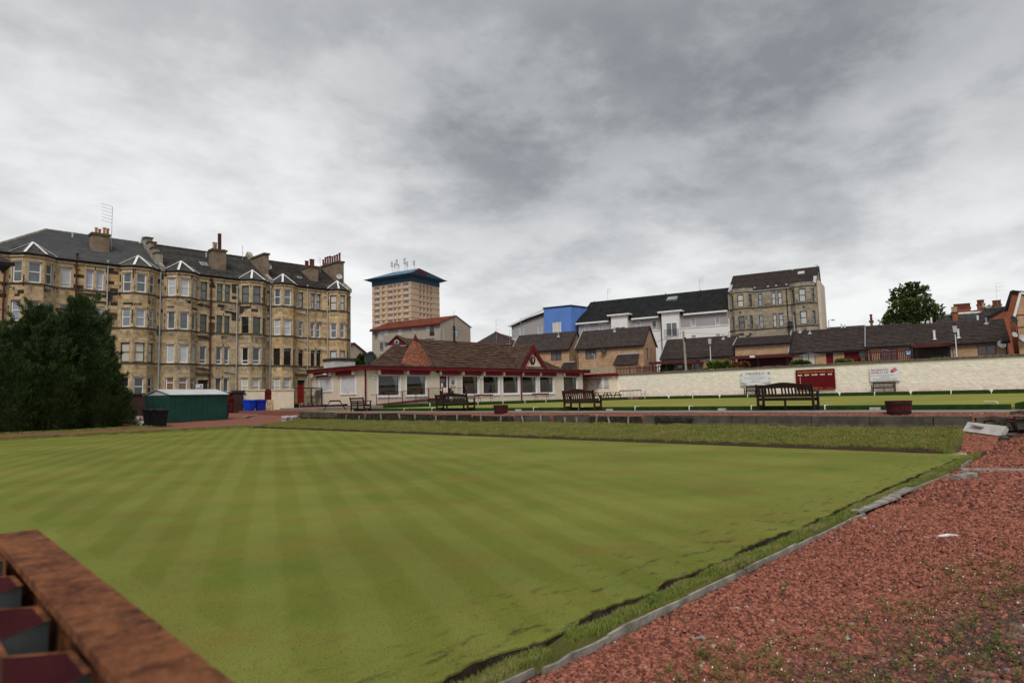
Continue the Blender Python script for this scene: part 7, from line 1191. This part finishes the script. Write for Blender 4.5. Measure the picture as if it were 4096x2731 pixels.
# ------------------------------------------------------------------ beige flats and tower block
bf = thing('beige_flats', 'beige roughcast flats with a red roof and white windows in front of the tower block', 'flats', (147, 120, 0)); X = 140; F = Fr(X, 133.0, 0, -1)
def bw_(zx, zy, w, h): a = atx(1400+zx*.2678, 1020+zy*.2678, X); b = atx(1400+(zx+w)*.2678, 1020+(zy+h)*.2678, X); return (133-a.y, 133-b.y, b.z, a.z)
bo = [(*bw_(437, 1125, 62, 132), 'upvc', 'glass_sky', 'low'), (*bw_(505, 1122, 62, 66), 'upvc', 'glass_blind', 'plain'), (*bw_(710, 1098, 62, 78), 'upvc', 'glass_blind', 'low'), (*bw_(905, 1085, 62, 72), 'maroon_frame', 'glass_lilac', 'plain'), (*bw_(1120, 1068, 68, 68), 'black_frame', 'glass_blind', 'plain'), (*bw_(1192, 1058, 66, 90), 'black_frame', 'glass_dark', 'mull'), (*bw_(437, 1304, 62, 136), 'upvc', 'glass_dark', 'low'), (*bw_(505, 1300, 62, 78), 'upvc', 'glass_dark', 'low'), (*bw_(640, 1288, 115, 62), 'upvc', 'glass_blind', 'mull'), (*bw_(437, 1484, 80, 100), 'upvc', 'glass_grey', 'mull'), (*bw_(1120, 1250, 140, 70), 'black_frame', 'glass_grey', 'mull')]
Yb = 107.7
gabled(bf, X, 154.4, 133, Yb, 0, 22.1, 24.9, 'render_beige', 'tile_red', 14, bo, ('upvc', 'glass_grey', 'plain'), .06, .7, [(7.0, 8.5, 18.6, 20.9, 'black_frame', 'glass_sky', 'plain')], 'maroon_frame'); MB().box(X-.75, X-.6, Yb-.2, 133.3, 21.5, 22.0).build('fascia', 'maroon_frame', bf); dish(bf, (X-.5, 131.2, 20.7), .6, R_(220), 'plastic_grey')
MB().fbox(F, *bw_(1190, 1150, 70, 1)[:2], .0, .06, bw_(1190, 1152, 70, 50)[2], bw_(1190, 1152, 70, 50)[3]).build('infill_panel', 'brown_frame', bf)
hs = thing('red_roof_house', 'beige gabled house with a red roof glimpsed past the tenement end', 'house', (85, 112, 0)); a = aty(1400+55*.2678, 1020+1318*.2678, 108); gx_ = a.x; MB().prism([(gx_-9, 108, 0), (gx_+6, 108, 0), (gx_+6.2, 108, a.z-3.6), (gx_, 108, a.z-.2), (gx_-9, 108, a.z-4.6)], (0, 12, 0)).build('wall', 'render_beige', hs); MB().beam((gx_, 107.9, a.z), (gx_+6.8, 107.9, a.z-3.7), .3, .4).beam((gx_, 107.9, a.z), (gx_-9, 107.9, a.z-4.6), .3, .4).build('verge_board', 'maroon_frame', hs); MB().quad((gx_, 107.7, a.z+.2), (gx_+7, 107.7, a.z-3.6), (gx_+7, 120, a.z-3.6), (gx_, 120, a.z+.2)).build('roof', 'tile_red', hs); MB().quad((gx_+6.2, 109, a.z-3.9), (gx_+14, 109, a.z-4.1), (gx_+14, 116, a.z-3.4), (gx_+6.2, 116, a.z-3.2)).box(gx_+6.2, gx_+14, 109.2, 116, 0, a.z-4.1).build('link_roof', 'tile_red', hs)
tw = thing('tower_block', 'sand coloured tower block with dark blue overhanging roof and rows of splayed windows', 'tower block', (296, 253, 0)); X0, X1, Ya, Yb = 283, 309.6, 268.6, 238.5; F = Fr(X0, Ya, 0, -1); G_ = Fr(X0, Yb, 1, 0); FH = 3.45; ZT = 69.0
cu_ = lambda zx: Ya-atx(1400+zx*.2678, 1020+600*.2678, X0).y
colsL = [(365, 440, 388), (478, 517, 495), (562, 636, 588), (652, 692, 672), (712, 757, 735), (795, 874, 820)]; colsR = [(1035, 1065), (1090, 1118), (1145, 1172), (1198, 1222)]; cr = lambda zx: aty(1400+zx*.2678, 1020+600*.2678, Yb).x-X0
L_ops, R_ops = [], []
for r_ in range(12):
    zt = ZT-.6-r_*FH
    L_ops += [(cu_(a), cu_(b), zt-2.5, zt) for a, b, c in colsL]; R_ops += [(cr(a), cr(b), zt-2.5, zt) for a, b in colsR]
MB().fwall(F, 0, 30.1, 0, ZT, L_ops, 1.1).fwall(G_, 0, 26.6, 0, ZT, R_ops, 1.1).quad((X1, Yb, 0), (X1, Ya, 0), (X1, Ya, ZT), (X1, Yb, ZT)).quad((X1, Ya, 0), (X0, Ya, 0), (X0, Ya, ZT), (X1, Ya, ZT)).build('wall', 'tower_sand', tw)
for r_ in range(12):
    zt = ZT-.6-r_*FH; MB().fbox(F, 0, 30.1, .02, .12, zt-3.25, zt-2.75).fbox(G_, .12, 26.6, .02, .12, zt-3.25, zt-2.75).build('floor_band', 'tower_band', tw)
    for a, b, c in colsL:
        u0, u1, uc = cu_(a), cu_(b), cu_(c); MB().prism([F.P(u0, .1, zt-2.5), F.P(u0, -1.08, zt-2.5), F.P(u0, -1.08, zt-1.75)], (0, -(u1-u0), 0)).build('splayed_sill', 'tower_sill', tw)
        window(tw, F, uc, u1-.1, zt-1.75, zt-.15, 'upvc', 'glass_grey', 'mull', .8, .16); MB().fbox(F, u0, uc, -1.1, -.75, zt-1.75, zt).build('splay', 'tower_sand', tw)
    for a, b in colsR: MB().prism([G_.P(cr(a), .1, zt-2.5), G_.P(cr(a), -1.08, zt-2.5), G_.P(cr(a), -1.08, zt-1.75)], (cr(b)-cr(a), 0, 0)).build('splayed_sill', 'tower_sill', tw); MB().fbox(G_, cr(a), cr(b), -1.1, -.7, zt-1.75, zt).build('splay', 'tower_sand', tw)
MB().box(X0-.15, X1+.15, Yb-.15, Ya+.15, ZT+.01, 71.9).build('blue_band', 'tower_blue', tw); v = 3.4; MB().hexa([(X0, Yb, 71.6), (X1, Yb, 71.6), (X1, Ya, 71.6), (X0, Ya, 71.6), (X0-v, Yb-v, 72.9), (X1+v, Yb-v, 72.9), (X1+v, Ya+v, 72.9), (X0-v, Ya+v, 72.9)]).build('overhang', 'tower_blue', tw); MB().box(X0-v, X1+v, Yb-v, Ya+v, 72.902, 73.25).build('roof_edge', 'tower_blue', tw)
YG = Yb-3.4; ga, gb, gt_ = [aty(1400+x*.2678, 1020+y*.2678, YG) for x, y in ((893, 277), (1168, 334), (1035, 213))]; xm = gt_.x; rzt = gt_.z+.6; ry1 = atx(1400+640*.2678, 1020+262*.2678, xm).y; zr_ = 73.27
MB().quad((X0-v+.5, Yb-v+.5, zr_), (X0-v+.5, Ya+v-.5, zr_), (xm, ry1, rzt), (xm, YG, rzt)).quad((X0-v+.5, Ya+v-.5, zr_), (X1+v-.5, Ya+v-.5, zr_), (xm, ry1, rzt)).quad((X1+v-.5, Ya+v-.5, zr_), (X1+v-.5, Yb-v+.5, zr_), (xm, YG, rzt), (xm, ry1, rzt)).build('roof', 'tower_roof', tw); MB().quad((X0-v+.5, YG+.2, zr_-.1), (X1+v-.5, YG+.2, zr_-.1), (xm, YG+.2, rzt-.1)).build('roof_gable', 'tower_blue', tw)
for i in range(-3, 4): xx = xm+i*2.2; w2 = .75 if i % 2 == 0 else .4; hh = lambda x: zr_+(rzt-zr_)*max(0, 1-((x-xm)/(X1+v-.5-xm) if x > xm else (xm-x)/(xm-X0+v-.5)))-.35; MB().prism([(xx-w2, YG, zr_+.1), (xx+w2, YG, zr_+.1), (xx+w2, YG, max(hh(xx+w2), zr_+.15)), (xx-w2, YG, max(hh(xx-w2), zr_+.15))], (0, -.15, 0)).build('gable_louvre', 'oxblood', tw)
for x, y, h_, w_ in ((630, 265, 6.5, 1.3), (672, 262, 5.5, .8), (704, 258, 7.5, 1.2), (733, 250, 4.5, .3), (822, 240, 7.5, 1.2), (858, 235, 5.2, 1.2), (962, 220, 5.2, 1.3)):
    q = atx(1400+x*.2678, 1020+y*.2678, xm); zb_ = q.z; a_ = MB().tube([(xm, q.y, zb_-1), (xm, q.y, zb_+h_*.95)], .12, 5).build('antenna_mast', 'metal_grey', tw); MB().box(xm-.5, xm+.1, q.y-w_*.5, q.y+w_*.5, zb_+h_*.55, zb_+h_*.58).box(xm-.5, xm+.1, q.y-w_*.5, q.y+w_*.5, zb_+h_*.96, zb_+h_).box(xm-.5, xm-.2, q.y-w_*.5, q.y-w_*.2, zb_+h_*.55, zb_+h_).box(xm-.5, xm-.2, q.y+w_*.2, q.y+w_*.5, zb_+h_*.55, zb_+h_).build('antenna_panel', 'pipe_grey', a_)
# ------------------------------------------------------------------ right hand brick houses and far tenements
zc = lambda x, y: (3860+x*.2041, 1100+y*.2041)
r1 = thing('red_brick_house', 'tall red brick gable house behind the end bungalow', 'house', (98, 10, zB)); X = 92; A = [atx(*zc(*p), X) for p in ((930, 335), (840, 700), (1100, 350), (1010, 660), (875, 1500))]
MB().prism([(X, A[0].y, A[0].z), (X, A[1].y, A[1].z), (X, A[1].y-.3, zB), (X, A[0].y-9, zB), (X, A[0].y-9, A[1].z)], (9, -2.6, 0)).build('wall', 'brick_red', r1); MB().beam((X-.1, A[0].y+.1, A[0].z+.1), (X-.1, A[1].y+.3, A[1].z-.1), .3, .25).beam((X-.1, A[0].y+.1, A[0].z+.1), (X-.1, A[0].y-9, A[1].z-.1), .3, .25).build('verge', 'pipe_black', r1); MB().quad((X-.2, A[0].y, A[0].z+.2), (X-.2, A[1].y+.2, A[1].z), (X+9, A[1].y-2.4, A[1].z), (X+9, A[0].y-2.6, A[0].z+.2)).quad((X-.2, A[0].y, A[0].z+.2), (X+9, A[0].y-2.6, A[0].z+.2), (X+9, A[0].y-11.6, A[1].z), (X-.2, A[0].y-9, A[1].z)).build('roof', 'tile_house', r1)
r2 = thing('buff_brick_house', 'buff brick house with white verge boards and satellite dishes at the end of the street', 'house', (86, 4, zB)); X = 84; a, b = atx(*zc(1085, 350), X), atx(*zc(970, 820), X); B0 = b.y
MB().prism([(X, a.y, a.z-.2), (X, b.y, b.z), (X, b.y-.2, zB), (X, a.y-8, zB), (X, a.y-8, b.z)], (7, -2.0, 0)).build('wall', 'brick_buff', r2); MB().beam((X-.12, a.y, a.z), (X-.12, b.y+.1, b.z-.2), .12, .22).beam((X-.12, a.y, a.z), (X-.12, a.y-8, b.z-.2), .12, .22).build('verge_board', 'white_paint', r2); roof_slope(r2, (X-.1, a.y-8, b.z), (X+7, a.y-10, b.z), (X+7, a.y-2, a.z+.2), (X-.1, a.y, a.z+.2), 14, 'tile_house'); MB().quad((X-.1, a.y, a.z+.2), (X+7, a.y-2, a.z+.2), (X+7, b.y-1.9, b.z), (X-.1, b.y+.1, b.z)).build('roof', 'tile_house', r2)
q = atx(*zc(1130, 1020), X); window(r2, Fr(X, q.y+.5, 0, -1), 0, 1.1, q.z-1.4, q.z+1.3, 'maroon_frame', 'glass_sky', 'sash', -.03, .09); q = atx(*zc(945, 880), X-.3); dish(r2, (X-.4, q.y, q.z), .42, R_(225), 'plastic_grey'); q = atx(*zc(965, 1170), X-.3); dish(r2, (X-.3, q.y, q.z), .30, R_(215), 'pipe_grey'); q = atx(*zc(1125, 1245), X-.3); dish(r2, (X-.5, q.y, q.z), .42, R_(215), 'pipe_grey')
X = 125; r3 = thing('red_gable_terrace', 'red brick terrace gable with a long dark roof beyond the bungalows', 'house', (X, 16, zB)); P_ = [atx(*zc(*p), X) for p in ((420, 860), (835, 640), (850, 860), (330, 640), (850, 610))]
MB().prism([(X, P_[0].y, P_[0].z), (X, P_[1].y, P_[1].z), (X, P_[1].y-3, P_[1].z), (X, P_[1].y-3, zB), (X, P_[0].y, zB)], (6, 0, 0)).build('gable_wall', 'brick_red', r3); a = atx(*zc(380, 640), X+1); b = atx(*zc(850, 612), X+1); roof_slope(r3, (X+.5, a.y+1.5, P_[0].z-1), (X+.5, b.y-3, P_[1].z-.5), (X+1, b.y-3, b.z), (X+1, a.y, a.z), 10, 'slate_dark', 'tile_course', .04); MB().beam((X-.1, P_[0].y, P_[0].z+.05), (X-.1, P_[1].y, P_[1].z+.1), .3, .3).build('verge', 'pipe_black', r3)
def far_block(lb, X, pts, chim, ridge_l, ridge_r, zlow, lead=False, rm='slate_dark'):
    t = thing('far_tenement', lb, 'tenement', (X, 0, zB)); L, Rr = atx(*pts[0], X), atx(*pts[1], X); dz_ = 4.5; roof_slope(t, (X-4, L.y, L.z-dz_), (X-4, Rr.y, Rr.z-dz_), (X, Rr.y, Rr.z), (X, L.y, L.z), 12, rm, 'tile_course', .04); MB().box(X-3.7, X+8, Rr.y, L.y, zB, min(L.z, Rr.z)-dz_).build('wall', 'stone_grey', t); MB().quad((X-4, Rr.y, Rr.z-dz_), (X+8, Rr.y, Rr.z-dz_), (X, Rr.y, Rr.z)).build('gable', 'stone_grey', t)
    if lead: MB().tube([(X, L.y, L.z+.1), (X, Rr.y, Rr.z+.1)], .22, 6).build('ridge', 'white_paint', t)
    for x0, x1, y0, y1, n, pm, m in chim:
        a, b = atx(x0, y0, X-.5), atx(x1, y1, X-.5); zt = a.z; c = MB().box(X-1.2, X+.4, b.y, a.y, b.z-.5, zt).build('chimney', m, t); MB().box(X-1.3, X+.5, b.y-.15, a.y+.15, zt+.002, zt+.25).build('chimney_cap', 'stone_band', c)
        for i in range(n): yy = b.y+(a.y-b.y)*(i+.5)/n; MB().lathe((X-.4, yy, zt+.25), [(.22, 0), (.18, .1), (.17, .9), (.24, .95), (.24, 1.05)], 8).build('chimney_pot', pm, c)
    return t
zbp = lambda x, y: (3300+x*.3384, 1080+y*.3384)
ft1 = far_block('dark slate tenement roof with a white ridge and two buff potted stacks', 150, (zbp(1250, 545), zbp(1850, 505)), [(*[zbp(1500, 515)[0], zbp(1570, 515)[0]], zbp(0, 515)[1], zbp(0, 600)[1], 3, 'pot_buff', 'brick_red'), (zbp(1860, 0)[0], zbp(1893, 0)[0], zbp(0, 462)[1], zbp(0, 560)[1], 1, 'pot_buff', 'stone_grey')], 0, 0, 0, True)
ft2 = far_block('far dark tenement roof with long rows of red chimney pots', 185, (zbp(1560, 500), zbp(2170, 428)), [(zbp(1525, 0)[0], zbp(1722, 0)[0], zbp(0, 468)[1], zbp(0, 500)[1], 12, 'pot_red', 'brick_red'), (zbp(1800, 0)[0], zbp(1890, 0)[0], zbp(0, 420)[1], zbp(0, 470)[1], 4, 'pot_red', 'brick_red'), (zbp(1985, 0)[0], zbp(2083, 0)[0], zbp(0, 425)[1], zbp(0, 440)[1], 6, 'pot_red', 'brick_red')], 0, 0, 0)
a, b, c = [atx(*zbp(*p), 184) for p in ((1895, 432), (1943, 405), (1985, 432))]; MB().prism([a, b, c], (1, 0, 0)).build('gable_peak', 'stone_grey', ft2); q = atx(*zbp(2038, 410), 184); aerial('small aerial above the far red chimney pots', (184, q.y, q.z-1), 6.0, (0, 1, 0), 3, 1.4)
ft3 = far_block('low dark roof with white flues and a red chimney beside the stone tenement', 120, (zbp(-330, 700), zbp(480, 650)), [(zbp(535, 0)[0], zbp(565, 0)[0], zbp(0, 618)[1], zbp(0, 655)[1], 1, 'pot_red', 'brick_red')], 0, 0, 0)
for x, y in ((197, 680), (236, 690), (1257, 608), (1805, 585)): q = atx(*zbp(x, y), 112); MB().tube([q-Vector((0, 0, 1.5)), q+Vector((0, 0, .6))], .12, 6).build('flue', 'white_paint', ft3)
# ------------------------------------------------------------------ trees and shrubs
def broadleaf(name, label, base, trunk_h, blobs, n, size, mat, seed, cat='tree', k=5):
    r = np.random.RandomState(seed); t = thing(name, label, cat, base); wts = np.array([b[3]**2 for b in blobs]); idx = r.choice(len(blobs), n, p=wts/wts.sum()); C = np.array([b[:3] for b in blobs])[idx]; Rr = np.array([b[3] for b in blobs])[idx]
    d = r.randn(n, 3); d /= np.linalg.norm(d, axis=1, keepdims=True); d[:, 2] *= .85; P = C+d*(Rr*(.35+.7*r.rand(n)**.6))[:, None]; V, F = sprays(r, P, d+np.array([0, 0, .1]), size, .34, k); npmesh('crown', V, F, mat, t)
    b = Vector(base)
    if trunk_h > 0:
        MB().tube([b, b+Vector((0, 0, trunk_h))], trunk_h*.05+.05, 8, trunk_h*.035+.03).build('trunk', 'bark', t); mb = MB()
        for q in blobs[:14]: c = Vector(q[:3]); mb.tube([b+Vector((0, 0, trunk_h*.8)), (b+Vector((0, 0, trunk_h))).lerp(c, .5)+Vector((0, 0, .2)), c], trunk_h*.022+.02, 5, .02)
        mb.build('limbs', 'bark', t)
    return t
X = 118; cz = lambda x, y, r_: (*atx(*zbp(x, y), X+rng.uniform(-2.5, 2.5)), r_*.66)
bl = [cz(1045, 175, 1.0), (*atx(*zbp(1050, 230), X), 1.1), cz(940, 200, 1.0), cz(970, 270, 1.5), cz(820, 260, .8), cz(860, 300, 1.3), cz(1170, 240, 1.0), cz(1120, 290, 1.5), cz(1010, 330, 2.0), cz(850, 380, 1.7), cz(900, 450, 2.0), cz(1020, 430, 2.0), cz(1140, 400, 1.6), cz(1220, 390, .9), cz(1340, 440, .9), cz(1280, 460, .9), cz(1200, 480, 1.5), cz(1090, 520, 2.0), cz(930, 540, 2.0), cz(800, 530, 1.2), cz(780, 590, 1.4), cz(700, 605, 1.0), cz(860, 600, 1.7), cz(1000, 600, 1.6), cz(1150, 590, 1.7), cz(1240, 550, 1.4), cz(1340, 525, 1.0), cz(1190, 330, 1.0)]
p = atx(*zbp(1010, 640), X); broadleaf('sycamore_tree', 'tall leafy sycamore rising behind the bungalow roofs', (X, p.y, zB), 6.5, bl, 1700, .46, 'tree_leaf', 5)
p = aty(1200+960*.2679, 1280+640*.2679, 58); bl = [(p.x+dx, 58+rng.uniform(-.6, .6), z, r_) for dx, z, r_ in ((-.7, 5.4, 1.1), (.3, 6.2, 1.1), (.2, 5.2, 1.2), (1.3, 5.3, 1.0), (2.0, 4.6, .9), (-1.4, 4.8, .9), (.9, 6.7, .6), (2.6, 5.5, .6))]; broadleaf('young_tree', 'small bright green tree behind the clubhouse flat roof', (p.x+.4, 58, 1), 3.2, bl, 1300, .40, 'fern_leaf', 6)
def shrub(lb, x, y0, y1, X, w, mat, seed, n=700, size=.24):
    a, b = atx(x, y0, X), atx(x, y1, X); h = max(.5, a.z-b.z); z0 = b.z-.5; r = random.Random(seed); bl = [(X+r.uniform(-.3, .3), a.y+r.uniform(-.5, .5)*w, z0+h*r.uniform(.3, .85), h*r.uniform(.22, .36)) for _ in range(8)]; broadleaf('shrub', lb, (X, a.y, zB), .8, bl, n, size, mat, seed, 'shrub')
S_ = lambda x, y: (2600+x*.3401, 1040+y*.3401)
shrub('round bright green shrub beside the white lamp post', S_(800, 0)[0], S_(0, 1150)[1], S_(0, 1280)[1], 81.5, 2.2, 'shrub_leaf', 1, 1500); shrub('low trailing part of green shrub near the telegraph pole', S_(650, 0)[0], S_(0, 1235)[1], S_(0, 1290)[1], 80.5, 1.0, 'shrub_leaf', 2, 400); shrub('red leaved shrub in front of the wide carport', S_(1055, 0)[0], S_(0, 1165)[1], S_(0, 1265)[1], 81.5, 1.5, 'red_leaf', 3, 900); shrub('feathery green shrub beside the rotary dryer', S_(1750, 0)[0], S_(0, 1150)[1], S_(0, 1225)[1], 81.5, 1.9, 'fern_leaf', 4, 1300, .3); shrub('dark climbing shrub under the first carport', S_(185, 0)[0], S_(0, 1180)[1], S_(0, 1300)[1], 86, 1.0, 'fern_leaf', 5, 600)
shrub('yellowish leafy shrub against the red bungalow doors', zbp(225, 0)[0], zbp(0, 1010)[1], zbp(0, 1085)[1], 82, 1.9, 'shrub_leaf', 6, 900); shrub('low green plants at the foot of the maroon picket fence', zbp(560, 0)[0], zbp(0, 1040)[1], zbp(0, 1075)[1], 81.5, 1.8, 'shrub_leaf', 7, 500, .2); shrub('small feathery shrub in the porch of the end bungalow', zbp(1350, 0)[0], zbp(0, 980)[1], zbp(0, 1030)[1], 84.5, 1.2, 'fern_leaf', 8, 400, .25); shrub('small green plant under the red shrub carport', S_(1500, 0)[0], S_(0, 1225)[1], S_(0, 1250)[1], 82, .5, 'shrub_leaf', 9, 150, .2)
RZ4 = Matrix.Rotation(TH, 4, 'Z')
for o in list(COL.objects):
    if o.parent is None and o.name not in BEFORE: o.matrix_basis = RZ4 @ o.matrix_basis
print('objects', len(bpy.data.objects), 'tris', sum(len(m.loops)-2*len(m.polygons) for m in bpy.data.meshes))
